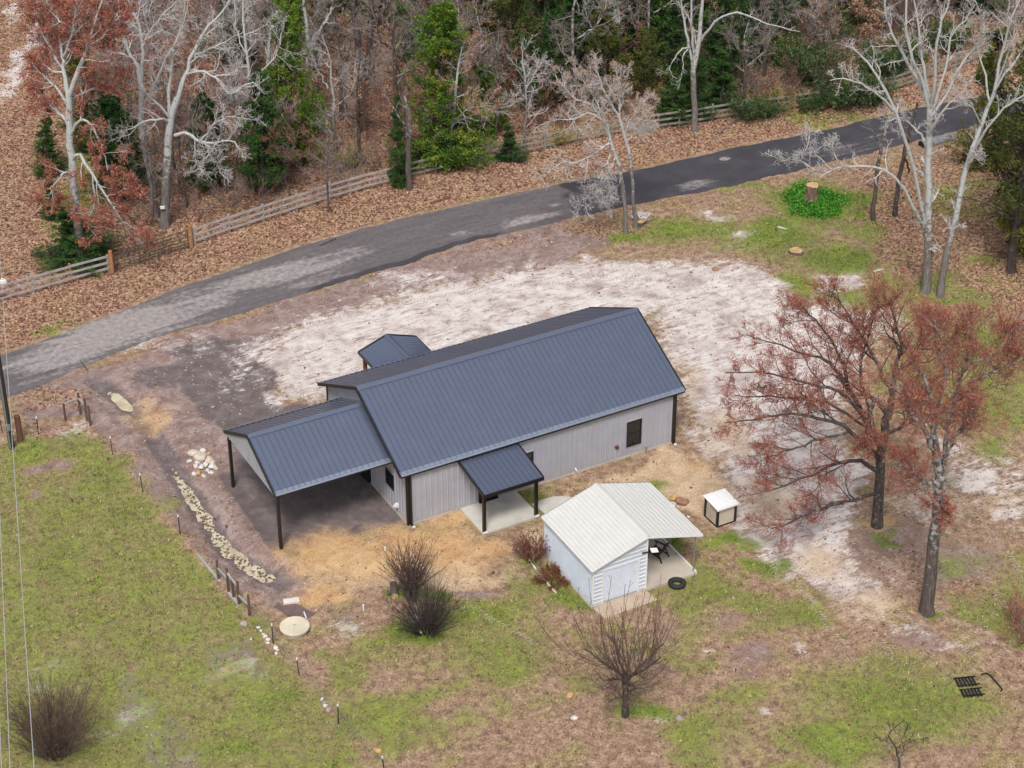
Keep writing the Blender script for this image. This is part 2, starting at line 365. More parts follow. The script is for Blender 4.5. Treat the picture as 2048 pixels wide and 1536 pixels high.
ZP = {   # polygons: (points, softness, strength)
 'sand': [([(1.514,20.639),(4.251,21.495),(8.757,21.449),(12.178,21.651),(16.752,21.272),(20.916,20.585),(25.623,18.293),(30.108,15.096),(31.414,12.93),(30.43,9.27),(33.385,8.333),(32.682,4.037),(28.74,1.166),(25.513,-1.792),(23.236,-6.594),(21.047,-9.498),(18.582,-11.551),(17.411,-15.497),(15.371,-17.411),(14.747,-15.134),(14.008,-12.509),(13.691,-9.572),(15.633,-3.986),(16.656,-0.29),(21.403,11.543),(12.134,12.766),(2.899,11.785),(-0.221,12.804),(-0.315,15.318),(0.127,18.112)], 2.4, .76), ([(26.857,-6.981),(32.336,-8.903),(31.766,-14.885),(25.815,-16.466),(24.749,-13.981),(24.427,-10.854)], 2.4, .44)],
 'dirt': [([(-17.18,-3.633),(-15.908,-3.853),(-15.439,-6.928),(-15.165,-10.428),(-15.019,-14.023),(-17.585,-12.613),(-17.763,-7.905)], .8, .72), ([(-12.134,-3.975),(-10.574,-3.792),(-9.998,-5.969),(-11.086,-7.376),(-12.793,-6.832),(-13.194,-5.424)], .9, .66), ([(-13.859,20.991),(-9.083,21.638),(-5.097,22.863),(-1.001,23.192),(3.325,23.751),(9.449,24.281),(16.386,25.153),(24.349,24.623),(25.374,21.428),(21.259,19.957),(13.23,21.073),(8.653,21.233),(3.317,20.82),(1.026,19.499),(-0.522,14.838),(-4.229,12.286),(-6.452,6.865),(-6.56,0.85),(-5.997,-2.639),(-8.841,-3.259),(-9.956,0.204),(-10.024,4.639),(-10.242,9.712),(-10.522,14.639),(-11.238,17.824),(-13.673,18.033)], 1.0, .85)],
 'gravel': [([(-6.055,20.279),(-4.047,21.654),(-1.133,22.094),(0.795,20.776),(-0.297,17.116),(-0.697,13.066),(0.733,12.28),(0.604,2.736),(-0.494,1.344),(-3.156,1.251),(-6.271,0.598),(-6.418,2.42),(-6.537,6.658),(-5.179,11.704),(-5.686,13.645),(-5.719,16.52)], .7, .72),
            ([(-6.9, .75), (0.1, .6), (0.1, 8.4), (-6.7, 8.6)], .35, 1.0)],
 'tan': [([(6.644,-1.586),(10.109,-0.692),(15.636,-0.167),(15.71,-2.461),(15.507,-6.455),(13.427,-7.762),(12.775,-3.696),(12.7,-2.375),(9.947,-0.966),(7.53,-2.073)], .6, .8)],
 'green': [([(-23.06,18.836),(-14.123,16.617),(-11.089,16.613),(-10.736,12.863),(-10.486,8.324),(-10.262,3.35),(-10.115,-0.82),(-9.571,-4.969),(-9.255,-8.775),(-9.123,-13.747),(-10.609,-19.76),(-31.14,-14.575)], .5, .50)],
 'leaf': [([(43.244,22.125),(52.056,22.125),(63.524,19.979),(58.424,1.015),(42.198,-7.437),(40.479,1.065),(38.785,5.712),(36.91,9.553),(40.736,16.095)], 1.5, .66)],
 'clay': [], 'ivy': []
}
ROAD_X = np.array([-60, -40, -24, -12.9, -10.5, -8.7, -5.8, -4.4, -1.4, 2.4, 7.1, 9.0, 14.2, 17.9, 22.5, 26.9, 32, 37.8, 42.4, 46.3, 50.9, 53.8, 56.5, 64, 80, 110])
ROAD_U = np.array([19, 22, 24.2, 25.8, 26.2, 26.6, 27.15, 27.55, 28.25, 28.9, 29.7, 29.85, 29.9, 29.9, 29.6, 29.3, 28.6, 28.5, 28.1, 27.8, 27.8, 27.7, 27.4, 26.4, 23, 14])
ROAD_X2 = np.array([-60, -40, -24, -14, -11.6, -9.3, -7.6, -5, -.8, 3.4, 6.8, 9.2, 11.9, 14, 16.6, 19.4, 21.8, 24.6, 30.5, 33.6, 38.1, 44.8, 49.1, 52.1, 55.7, 64, 80, 110])
ROAD_L = np.array([14.5, 17.5, 19.8, 21.3, 21.7, 22.2, 22.8, 23.4, 23.7, 23.95, 24.2, 24.5, 24.5, 24.9, 25.2, 25.0, 24.9, 24.85, 24.35, 23.9, 23.6, 23.4, 23.5, 23.45, 23.6, 22.4, 19, 10])
def road_u(x): return np.interp(x, ROAD_X, ROAD_U)
def road_l(x): return np.interp(x, ROAD_X2, ROAD_L)
DITCH = np.array([(-9.137,20.642),(-8.814,19.334),(-8.544,18.071),(-8.309,16.901),(-8.242,14.38),(-8.381,11.037),(-8.499,8.091),(-8.519,6.246),(-8.62,4.444),(-8.595,2.669),(-8.298,1.156),(-7.775,-0.273),(-7.409,-1.239)])
DITCH_D = np.array([.08, .17, .19, .16, .16, .20, .29, .34, .36, .36, .36, .33, .16])


def polyline_dist(x, y, pts, vals=None):
    best = np.full(x.shape, 1e9); bv = np.zeros(x.shape)
    for i in range(len(pts)-1):
        a = pts[i]; d = pts[i+1]-a; L2 = d@d
        t = np.clip(((x-a[0])*d[0]+(y-a[1])*d[1])/L2, 0, 1)
        q = np.hypot(x-a[0]-t*d[0], y-a[1]-t*d[1])
        m = q < best
        best = np.where(m, q, best)
        if vals is not None: bv = np.where(m, vals[i]+(vals[i+1]-vals[i])*t, bv)
    return (best, bv) if vals is not None else best


def poly_mask(x, y, pts, soft):
    pts = np.array(pts); inside = np.zeros(x.shape, bool)
    n = len(pts)
    lo = pts.min(0)-soft*2; hi = pts.max(0)+soft*2
    sel = (x > lo[0]) & (x < hi[0]) & (y > lo[1]) & (y < hi[1])
    xs = x[sel]; ys = y[sel]; ins = np.zeros(xs.shape, bool)
    for i in range(n):
        a = pts[i]; b = pts[(i+1) % n]
        c = (a[1] > ys) != (b[1] > ys)
        with np.errstate(divide='ignore', invalid='ignore'):
            ins ^= c & (xs < (b[0]-a[0])*(ys-a[1])/(b[1]-a[1]+1e-12)+a[0])
    d = polyline_dist(xs, ys, np.vstack([pts, pts[:1]]))
    out = np.zeros(x.shape); out[sel] = sstep(-soft, soft, np.where(ins, d, -d))
    return out


def zones(x, y):
    wx = x + (fbm(x, y, .55, 3, 1)-.5)*2.2; wy = y + (fbm(x, y, .55, 3, 4)-.5)*2.2
    Z = {}
    for k in ZP:
        v = np.zeros(x.shape)
        for pts, soft, s in ZP[k]:
            w = (x, y) if soft < .4 else (wx, wy)
            v = np.maximum(v, s*poly_mask(*w, pts, soft))
        for cx, cy, ax, ay, s, rot in ZE[k]:
            dx = wx-cx; dy = wy-cy
            m = (np.abs(dx) < 1.9*max(ax, ay)) & (np.abs(dy) < 1.9*max(ax, ay))
            if not m.any(): continue
            a = dx[m]*RX+dy[m]*RY; b = dx[m]*FX+dy[m]*FY
            # rotation is given as seen on the camera image, so it acts on normalised axes
            r_ = math.radians(rot); a, b = a/ax, b/ay
            if rot:
                k_ = ay/ax*1.9
                a0, b0 = a*ax, b*ay*1.9
                a1 = a0*math.cos(r_)+b0*math.sin(r_); b1 = -a0*math.sin(r_)+b0*math.cos(r_)
                a, b = a1/ax, b1/(ay*1.9)
            r = np.hypot(a, b)
            v[m] = np.maximum(v[m], s*sstep(1.6, .12, r))
        Z[k] = v
    yard_ = sstep(22, 18, y)*np.clip(1-1.5*Z['sand']-1.5*Z['gravel']-Z['clay']-Z['tan']-Z['dirt'], 0, 1)
    Z['green'] = np.maximum(Z['green'], yard_*.52*sstep(.40, .72, fbm(x, y, .28, 3, 6)))
    near_drive = np.clip(Z['gravel']*1.4+Z['dirt']*.9, 0, 1)*((x > -16) & (x < 2) & (y > -4) & (y < 22))
    Z['green'] = Z['green']*(1-near_drive)
    dd = polyline_dist(x, y, DITCH)
    Z['gravel'] = np.maximum(Z['gravel'], .62*sstep(1.15, .35, dd))
    far = sstep(-.3, .8, y-road_u(x)-.1)
    Z['leaf'] = np.maximum(Z['leaf'], far*.98)
    # old lane on the far left: short pale grass
    lane = sstep(5.5, 2.5, np.abs((x-(-4.5))*.9 - (y-45)*.12 - (-1.0)))*sstep(36, 40, y)
    Z['leaf'] = Z['leaf']*(1-.35*lane*0)
    return Z


def ground_z(x, y, micro=True):
    far = sstep(33, 48, y)
    h = (fbm(x, y, .05, 3, 2)-.5)*1.1*far
    h = h + (fbm(x, y, .22, 3, 3)-.5)*.16
    if micro: h = h + (fbm(x, y, 1.6, 2, 5)-.5)*.075
    # flats: road corridor, house pad, sheds
    ru = road_u(x); rl = road_l(x)
    fl = sstep(-1.2, -.1, np.minimum(y-rl, ru-y))
    fl = np.maximum(fl, sstep(1.5, .2, np.maximum(np.maximum(-6.8-x, x-16.2), np.maximum(-2.7-y, y-12.8))))
    fl = np.maximum(fl, sstep(1.0, .1, np.maximum(np.maximum(4.4-x, x-10.8), np.maximum(-11.4-y, y+5))))
    fl = np.maximum(fl, sstep(.8, .1, np.maximum(np.maximum(13.2-x, x-14.7), np.maximum(-7.8-y, y+6.2))))
    h = h*(1-fl)
    d, dep = polyline_dist(x, y, DITCH, DITCH_D)
    h = h - dep*np.exp(-(d/(.58+.35*(fbm(x, y, .9, 2, 4)-.5)))**2) + dep*.85*(fbm(x, y, 2.6, 2, 6)-.5)*np.exp(-(d/.8)**2) + dep*.45*np.exp(-((d-1.5)/.6)**2)
    h = h - .02*sstep(-.1, .25, np.minimum(y-rl, ru-y))      # road bed
    return h


def gz(x, y): return float(ground_z(np.array([float(x)]), np.array([float(y)]), False)[0])


def axis(a, b, step, out, grow=1.35):
    core = np.arange(a, b+step/2, step)
    ext = [b]; s = step
    while ext[-1] < out: s *= grow; ext.append(ext[-1]+s)
    neg = [a]; s = step
    while neg[-1] > -out: s *= grow; neg.append(neg[-1]-s)
    return np.concatenate([np.array(neg[1:])[::-1], core, np.array(ext[1:])])


gx = axis(-26, 78, .215, 420); gy = axis(-31, 84, .215, 420)
GX, GY = np.meshgrid(gx, gy, indexing='ij')
fx, fy = GX.ravel(), GY.ravel()
Zn = zones(fx, fy)
Hn = ground_z(fx, fy)
nx, ny = len(gx), len(gy)
ii = (np.arange(nx-1)[:, None]*ny + np.arange(ny-1)[None, :]).ravel()
quads = np.stack([ii, ii+ny, ii+ny+1, ii+1], 1)


def ground_material():
    t = NT('ground_soil_grass_and_sand'); p = t.pos()
    a = t.attr('mask_a'); b = t.attr('mask_b')
    sa = t.n('SeparateColor', {0: a.outputs['Color']}).outputs
    sb = t.n('SeparateColor', {0: b.outputs['Color']}).outputs
    leaf, green, sand, clay = sa[0], sa[1], sa[2], a.outputs['Alpha']
    gravel, dirt, ivy, tan = sb[0], sb[1], sb[2], b.outputs['Alpha']
    n1 = t.noise(p, .45, 5.0, .62); n2 = t.noise(p, 2.3, 5.0, .62); n3 = t.noise(p, 9.0, 4.0, .6); n4 = t.noise(p, 34.0, 3.0, .6)
    n5 = t.noise(p, 1.1, 6.0, .68, .6)
    flow = t.noise(t.scale(p, (.7, 3.6, 1), (0, 0, -.12)), 1.0, 8.0, .72, 1.2)
    flow2 = t.noise(t.scale(p, (2.2, 9.0, 1), (0, 0, .4)), 1.0, 6.0, .68, 1.0)
    nm = t.math('MULTIPLY_ADD', n2, .6, t.math('MULTIPLY', n3, .4))
    def thr(m, n, amp, soft):
        return t.smooth(t.math('ADD', m, t.math('MULTIPLY', t.math('SUBTRACT', n, .5), amp)), .5-soft, .5+soft)
    mixn = t.math('MULTIPLY_ADD', n2, .55, t.math('MULTIPLY', n3, .45))
    # dry tan turf
    base = t.ramp(mixn, [(.33, (0.095, 0.052, 0.036)), (.45, (0.225, 0.140, 0.092)), (.54, (0.345, 0.225, 0.150)), (.68, (0.52, 0.385, 0.265))])
    base = t.mix(t.math('MAXIMUM', t.smooth(n1, .48, .68), t.math('MULTIPLY', t.smooth(green, .2, .5), .85)), base, t.ramp(mixn, [(.33, (0.085, 0.068, 0.026)), (.48, (0.225, 0.185, 0.075)), (.57, (0.36, 0.285, 0.125)), (.7, (0.52, 0.43, 0.23))]))
    # bare brown dirt
    dc = t.ramp(t.math('MULTIPLY_ADD', n5, .6, t.math('MULTIPLY', flow2, .4)), [(.3, (0.115, 0.072, 0.060)), (.46, (0.225, 0.150, 0.130)), (.58, (0.325, 0.245, 0.222)), (.75, (0.50, 0.42, 0.39))])
    base = t.mix(t.math('MULTIPLY', t.smooth(n5, .56, .68), .55), base, (0.20, 0.115, 0.085))
    c = t.mix(thr(dirt, nm, 1.3, .14), base, dc)
    # leaf litter
    vo = t.n('TexVoronoi', {'Vector': p, 'Scale': 7.5, 'Randomness': 1.0})
    lv = t.n('SeparateColor', {0: vo.outputs['Color']}).outputs[0]
    lc = t.ramp(t.math('MULTIPLY_ADD', lv, .55, t.math('MULTIPLY', mixn, .5)), [(.2, (0.075, 0.035, 0.026)), (.42, (0.20, 0.098, 0.066)), (.58, (0.32, 0.175, 0.118)), (.78, (0.46, 0.295, 0.205))])
    lc = t.mix(t.smooth(n1, .35, .6), lc, t.ramp(t.math('MULTIPLY_ADD', lv, .5, t.math('MULTIPLY', n3, .5)), [(.25, (0.125, 0.072, 0.038)), (.5, (0.31, 0.195, 0.112)), (.75, (0.45, 0.31, 0.185))]))
    c = t.mix(thr(leaf, nm, 1.3, .16), c, lc)
    # gravel of recycled asphalt
    gc = t.ramp(t.math('MULTIPLY_ADD', n4, .5, t.math('MULTIPLY', n5, .5)), [(.32, (0.075, 0.057, 0.055)), (.48, (0.125, 0.098, 0.095)), (.6, (0.205, 0.168, 0.162)), (.75, (0.36, 0.315, 0.30))])
    c = t.mix(thr(gravel, nm, 1.1, .13), c, gc)
    # pale sand with brown drag marks
    st = t.math('MULTIPLY_ADD', flow, .5, t.math('MULTIPLY_ADD', n5, .3, t.math('MULTIPLY', flow2, .2)))
    sc = t.ramp(st, [(.38, (0.20, 0.140, 0.122)), (.445, (0.40, 0.315, 0.285)), (.50, (0.585, 0.52, 0.485)), (.60, (0.70, 0.655, 0.62))])
    sp = t.mix(t.math('MULTIPLY', t.smooth(n4, .62, .7), t.smooth(n2, .4, .6)), sc, (0.17, 0.12, 0.10))
    sp = t.mix(t.math('MULTIPLY', t.smooth(t.math('MULTIPLY_ADD', n1, .6, t.math('MULTIPLY', flow, .4)), .50, .62), .6), sp, dc)
    c = t.mix(thr(sand, t.math('MULTIPLY_ADD', st, .6, t.math('MULTIPLY', nm, .4)), 2.5, .16), c, sp)
    # tan and orange clay
    tc = t.ramp(t.math('MULTIPLY_ADD', n5, .5, t.math('MULTIPLY', n3, .5)), [(.3, (0.255, 0.155, 0.085)), (.48, (0.46, 0.325, 0.20)), (.62, (0.60, 0.47, 0.325)), (.75, (0.68, 0.57, 0.43))])
    c = t.mix(thr(tan, nm, .9, .28), c, tc)
    cc = t.ramp(t.math('MULTIPLY_ADD', n5, .6, t.math('MULTIPLY', n3, .4)), [(.3, (0.30, 0.155, 0.07)), (.46, (0.50, 0.29, 0.125)), (.60, (0.61, 0.41, 0.205)), (.75, (0.66, 0.51, 0.31))])
    c = t.mix(t.math('MULTIPLY', thr(clay, t.math('MULTIPLY_ADD', n5, .6, t.math('MULTIPLY', n3, .4)), 1.0, .36), .8), c, cc)
    # living grass
    gn = t.math('MULTIPLY_ADD', n1, .35, t.math('MULTIPLY_ADD', n3, .35, t.math('MULTIPLY', n2, .3)))
    gr = t.ramp(gn, [(.3, (0.040, 0.075, 0.010)), (.43, (0.082, 0.140, 0.012)), (.53, (0.165, 0.215, 0.028)), (.64, (0.30, 0.305, 0.072)), (.76, (0.44, 0.385, 0.165))])
    gt = t.math('MULTIPLY_ADD', n2, .4, t.math('MULTIPLY_ADD', n1, .4, t.math('MULTIPLY', n3, .2)))
    c = t.mix(thr(green, gt, 2.0, .26), c, gr)
    iv = t.ramp(n3, [(.3, (0.012, 0.075, 0.008)), (.5, (0.045, 0.21, 0.016)), (.7, (0.14, 0.34, 0.03))])
    c = t.mix(thr(ivy, n2, .6, .12), c, iv)
    h = t.math('MULTIPLY_ADD', n3, .5, t.math('MULTIPLY_ADD', n4, .3, t.math('MULTIPLY', flow2, .35)))
    return t.set(Base_Color=c, Roughness=.95, Normal=t.bump(h, .55, .07))


M['ground'] = ground_material()
ma = np.stack([Zn['leaf'], Zn['green'], Zn['sand'], Zn['clay']], 1)
mb = np.stack([Zn['gravel'], Zn['dirt'], Zn['ivy'], Zn['tan']], 1)
ground = link('ground', raw_mesh('ground', np.stack([fx, fy, Hn], 1), [quads], M['ground'], smooth=True,
              attrs={'mask_a': ('FLOAT_COLOR', ma), 'mask_b': ('FLOAT_COLOR', mb)}))
tag(ground, kind='structure')

# ------------------------------------------------------------------ road: one asphalt sheet
rs = np.concatenate([np.arange(-60, -16, 1.0), np.arange(-16, 66, .28), np.arange(66, 110, 1.2)])
rt = np.linspace(0, 1, 20)
RXm, RTm = np.meshgrid(rs, rt, indexing='ij')
lo = road_l(rs)+(fbm(rs, rs*0+3, .9, 3, 2)-.5)*.5+(fbm(rs, rs*0+7, 3.0, 2, 3)-.5)*.25
hi = road_u(rs)+(fbm(rs, rs*0+13, .7, 3, 5)-.5)*.35
RYm = lo[:, None]+(hi-lo)[:, None]*RTm
wear = np.zeros(RXm.size); dark = np.zeros(RXm.size)
xr, yr = RXm.ravel(), RYm.ravel()
for cx, cy, ax, ay, s, rot in [(4.733,27.014,6.35,1.65,0.85,16), (9.465,27.169,2.46,1.17,0.62,10), (6.545,25.167,3.61,1.0,0.5,14), (21.5,26.031,2.85,0.76,0.85,12), (23.859,26.96,0.77,0.35,0.8,5), (16.667,26.363,0.94,0.4,0.7,12), (-5.671,25.43,5.78,2.84,1.0,16), (-9.983,24.163,3.96,2.26,0.85,16), (-1.071,26.166,3.25,2.07,0.75,14), (33.31,25.045,1.96,1.03,0.6,12), (37.202,27.35,0.47,0.39,0.95,0), (42.421,26.073,1.69,1.11,0.4,12), (45.382,24.446,3.04,1.59,0.45,12), (49.216,25.05,3.08,1.97,0.4,12), (11.314,23.971,1.82,0.76,0.5,14), (-12.263,22.479,1.11,0.54,0.6,16)]:
    a = ((xr-cx)*RX+(yr-cy)*RY); b = ((xr-cx)*FX+(yr-cy)*FY)*1.0
    r_ = math.radians(rot)
    a1 = a*math.cos(r_)+b*.55*math.sin(r_); b1 = -a*math.sin(r_)+b*.55*math.cos(r_)
    wear = np.maximum(wear, s*sstep(1.3, .3, np.hypot(a1/ax, b1/(ay*.55))))
dark = sstep(24, 27, xr + (fbm(xr, yr, .8, 2, 6)-.5)*4)*(1-.35*sstep(40, 52, xr))
edge = sstep(.16, .05, RTm.ravel())*sstep(3, 8, xr)*sstep(21, 17, xr)
dark = np.maximum(dark, edge)
nt_ = len(rt)
ii = (np.arange(len(rs)-1)[:, None]*nt_ + np.arange(nt_-1)[None, :]).ravel()


def asphalt():
    t = NT('worn_asphalt'); p = t.pos()
    w = t.attr('wear').outputs['Fac']; d = t.attr('dark').outputs['Fac']
    n1 = t.noise(p, .6, 5.0, .6); n2 = t.noise(p, 3.0, 5.0, .65); n4 = t.noise(p, 40.0, 3.0, .6)
    lane = t.noise(t.scale(p, (.22, 1.9, 1), (0, 0, -.05)), 1.0, 7.0, .68, .4)
    c = t.ramp(t.math('MULTIPLY_ADD', n4, .45, t.math('MULTIPLY_ADD', lane, .3, t.math('MULTIPLY', n2, .25))), [(.34, (0.062, 0.053, 0.055)), (.5, (0.118, 0.103, 0.106)), (.66, (0.215, 0.192, 0.192))])
    dk = t.ramp(t.math('MULTIPLY_ADD', n4, .5, t.math('MULTIPLY', n1, .5)), [(.34, (0.030, 0.028, 0.034)), (.55, (0.055, 0.050, 0.060)), (.7, (0.105, 0.097, 0.11))])
    c = t.mix(t.smooth(t.math('ADD', d, t.math('MULTIPLY', t.math('SUBTRACT', n2, .5), .6)), .35, .65), c, dk)
    wc = t.ramp(n2, [(.3, (0.22, 0.19, 0.18)), (.7, (0.43, 0.39, 0.375))])
    f = t.smooth(t.math('ADD', w, t.math('MULTIPLY', t.math('SUBTRACT', t.math('MULTIPLY_ADD', lane, .7, t.math('MULTIPLY', n2, .3)), .5), 2.2)), .30, .9)
    c = t.mix(t.math('MULTIPLY', f, .8), c, wc)
    return t.set(Base_Color=c, Roughness=.82, Normal=t.bump(n4, .35, .01))


M['asphalt'] = asphalt()
road = link('road', raw_mesh('road', np.stack([xr, yr, np.full(xr.shape, .012)], 1), [np.stack([ii, ii+nt_, ii+nt_+1, ii+1], 1)], M['asphalt'], smooth=True,
            attrs={'wear': ('FLOAT', wear), 'dark': ('FLOAT', dark)}))
tag(road, kind='structure')

# milky water standing in the ditch
def ribbon(pts, w, z):
    pts = np.array(pts); tn = np.gradient(pts, axis=0); tn /= np.linalg.norm(tn, axis=1)[:, None]
    nr = np.stack([-tn[:, 1], tn[:, 0]], 1); w = np.array(w)[:, None]
    v = np.concatenate([np.column_stack([pts+nr*w, z]), np.column_stack([pts-nr*w, z])])
    n = len(pts); i = np.arange(n-1)
    return v, np.stack([i+n, i+n+1, i+1, i], 1)
tw = NT('milky_ditch_water'); pw = tw.pos()
tw.set(Base_Color=tw.ramp(tw.noise(pw, 1.6, 5.0), [(.3, (0.40, 0.33, 0.22)), (.6, (0.58, 0.52, 0.37))]), Roughness=.12)
def dense(pts, n=30):
    pts = np.array(pts); s = np.concatenate([[0], np.cumsum(np.hypot(*np.diff(pts, axis=0).T))]); u = np.linspace(0, s[-1], n)
    return np.stack([np.interp(u, s, pts[:, 0]), np.interp(u, s, pts[:, 1])], 1)
for seg, z, wmax in ((DITCH[5:13], -.235, .8), (DITCH[1:4], -.125, .32)):
    q = dense(seg)
    q = q + np.stack([fbm(q[:, 0], q[:, 1], 1.2, 2, 1)-.5, fbm(q[:, 0], q[:, 1], 1.2, 2, 2)-.5], 1)*.25
    v, f = ribbon(q, wmax*np.clip(np.sin(np.linspace(.12, 3.0, 30))*1.8, .1, 1), np.full(30, z))
    tag(link('ditch_water', raw_mesh('ditch_water', v, [f], tw.m)), kind='structure')

# ------------------------------------------------------------------ tyre tread ridges pressed into the sand (real relief)
def tread(paths, name, mat, half=.22, pitch=.19, seed=0):
    rg = np.random.default_rng(seed); V_ = []; F_q = []
    for pts, gauge in paths:
        for off in ((-gauge/2, gauge/2) if gauge else (0,)):
            p = np.array(pts); L_ = np.hypot(*np.diff(p, axis=0).T).sum(); n = max(4, int(L_/pitch))
            # smooth centre line
            q = dense(p, 60)
            for _ in range(6): q[1:-1] = (q[:-2]+q[1:-1]*2+q[2:])/4
            q = dense(q, n); tn = np.gradient(q, axis=0); tn /= np.linalg.norm(tn, axis=1)[:, None]; nr = np.stack([-tn[:, 1], tn[:, 0]], 1)
            q = q + nr*off
            for sgn in (-1, 1):
                keep = rg.random(n) > .3-.5*(vnoise(q[:, 0]*.5, q[:, 1]*.5)-.6)
                qq, tt, nn = q[keep], tn[keep], nr[keep]
                k = len(qq); L = half*rg.uniform(.7, 1.05, k)[:, None]; w = rg.uniform(.025, .05, k)[:, None]; hh = rg.uniform(.02, .045, k)
                a = qq+nn*sgn*.03; b = qq+nn*sgn*L+tt*L*.55
                z0 = ground_z(a[:, 0], a[:, 1])-.01; z1 = ground_z(b[:, 0], b[:, 1])-.01
                base = len(V_)*0+sum(len(v_) for v_ in V_)
                V_.append(np.concatenate([np.column_stack([a-tt*w, z0]), np.column_stack([a+tt*w, z0]), np.column_stack([b-tt*w, z1]), np.column_stack([b+tt*w, z1]), np.column_stack([a, z0+hh]), np.column_stack([b, z1+hh])]))
                i = np.arange(k)+base
                F_q += [np.stack([i, i+4*k, i+5*k, i+2*k], 1), np.stack([i+k, i+3*k, i+5*k, i+4*k], 1)]
    tag(link(name, raw_mesh(name, np.concatenate(V_), [np.concatenate(F_q)], mat)), kind='stuff')
M['tread'] = simple('packed_brown_sand', (0.36, 0.285, 0.255), .95, 0, .3, 3)
tread([([(18.58,3.172),(17.469,-0.737),(16.859,-4.917),(16.284,-8.849),(16.074,-12.507),(16.34,-15.351)], 1.9), ([(20.317,4.583),(18.94,-0.44),(18.114,-5.349),(17.158,-9.329),(17.623,-12.434),(18.247,-15.956)], 1.8),
       ([(22.168,11.123),(21.491,6.377),(20.137,2.317),(18.787,-2.548)], 1.8), ([(16.036,19.954),(20.779,19.132),(24.608,16.669),(27.556,12.923),(29.393,9.84)], 1.8), ([(16.724,17.485),(22.305,15.807),(25.575,12.623),(26.503,8.741)], 1.9),
       ([(21.901,19.24),(25.915,17.035),(29.304,15.538),(32.459,15.278)], 1.7), ([(0.984,12.837),(3.784,13.664),(7.155,15.501),(10.429,16.913)], 1.8), ([(3.551,21.349),(7.488,21.532),(11.791,20.886),(15.509,20.243)], 1.8), ([(22.023,12.535),(23.953,10.142),(27.165,9.71),(30.782,9.763)], 1.8),
       ([(18.232,-13.232),(18.007,-16.266),(17.995,-19.274),(18.911,-21.028)], 1.8), ([(14.023,-9.519),(14.799,-11.806),(14.882,-14.55),(14.331,-17.262),(14.003,-19.962)], 1.7), ([(24.431,-8.818),(24.536,-11.911),(23.83,-15.843),(22.75,-19.311)], 1.8), ([(-0.472,-6.991),(0.258,-9.11),(0.97,-11.173)], 0),
       ([(29.754,16.764),(31.576,17.262),(33.155,17.92)], 0), ([(30.272,12.134),(29.564,7.06),(29.394,2.036),(28.755,-2.417)], 1.8), ([(1.181,18.782),(0.866,15.267),(1.436,13.174)], 1.6), ([(15.993,-21.055),(17.843,-21.262),(20.196,-20.903),(22.409,-19.994)], 1.8)],
      'tire_tracks', M['tread'])

# ------------------------------------------------------------------ sheet metal panels
def profile(width, pitch=.3048, first=.06, h=.046, base=.078, top=.034, extra=True):
    pr = [(0.0, 0.0)]; u = first
    while u+base/2 < width:
        pr += [(u-base/2, 0), (u-top/2, h), (u+top/2, h), (u+base/2, 0)]
        u += pitch
    pr.append((width, 0.0))
    return pr


def sheet_mesh(name, pr, U, V, N, bot, top, mat, z0=0.0):
    """profile along U, extruded along V from bot(u) to top(u), ribs rise along N"""
    U, V, N = Vector(U), Vector(V), Vector(N)
    vs_ = []; fs = []
    for u, d in pr:
        b = bot(u) if callable(bot) else bot; t = top(u) if callable(top) else top
        vs_ += [U*u+V*b+N*d, U*u+V*t+N*d]
    n = len(pr)
    flip = U.cross(V).dot(N) < 0
    for i in range(n-1):
        f = (2*i, 2*i+2, 2*i+3, 2*i+1)
        fs.append(f[::-1] if flip else f)
    me = bpy.data.meshes.new(name); me.from_pydata([tuple(v) for v in vs_], [], fs); me.materials.append(mat); me.update()
    return me


def window(parent, origin, U, N, w, h, mid=True, name='window'):
    """frame, sash bar and pane; origin = lower left corner on the wall face"""
    U = Vector(U); N = Vector(N); Z = Vector((0, 0, 1)); o = Vector(origin)
    def bx(u0, u1, z0, z1, d0, d1, mb, m=0):
        c = [o+U*u+Z*z+N*d for d in (d0, d1) for (u, z) in ((u0, z0), (u1, z0), (u1, z1), (u0, z1))]
        fl = U.cross(Z).dot(N) < 0
        fs = [(3,2,1,0),(4,5,6,7),(0,1,5,4),(1,2,6,5),(2,3,7,6),(3,0,4,7)]
        mb.add(c, [f[::-1] if fl else f for f in fs], m)
    fr = MB(); e = .055
    for a in ((0, w, 0, e), (0, w, h-e, h), (0, e, e, h-e), (w-e, w, e, h-e)): bx(*a, .0, .075, fr)
    wf = fr.build(name, M['black'], parent)
    ca = MB(); g = .05
    for a in ((-g, w+g, -g, -.003), (-g, w+g, h+.003, h+g), (-g, -.003, -.003, h+.003), (w+.003, w+g, -.003, h+.003)): bx(*a, .0, .045, ca)
    ca.build('casing', M['wall'], wf)
    pn = MB(); bx(e, w-e, e, h-e, .02, .035, pn); pn.build('pane', M['glass'], wf)
    if mid:
        s = MB(); bx(e, w-e, h*.5-.022, h*.5+.022, .037, .062, s); s.build('sash', M['black'], wf)
    return wf


house = empty('metal_house', (0, 0, 0))
tag(house, 'long pale grey metal house with charcoal ribbed roof, attached carport and two porches', 'house')
HL, HW, HZ = 15.669, 9.396, 3.264           # walls length and depth, eave tip height
RYd, RZ, OX, OY = 4.698, 5.684, .396, .184  # ridge line, overhangs
SL = (RZ-HZ)/(RYd+OY)
def roof_h(y): return RZ-SL*abs(y-RYd)

fnd = MB().box((-.03, -.03, -.3), (HL+.03, HW+.03, .10)); fnd.build('foundation', M['concrete_tan'], house)
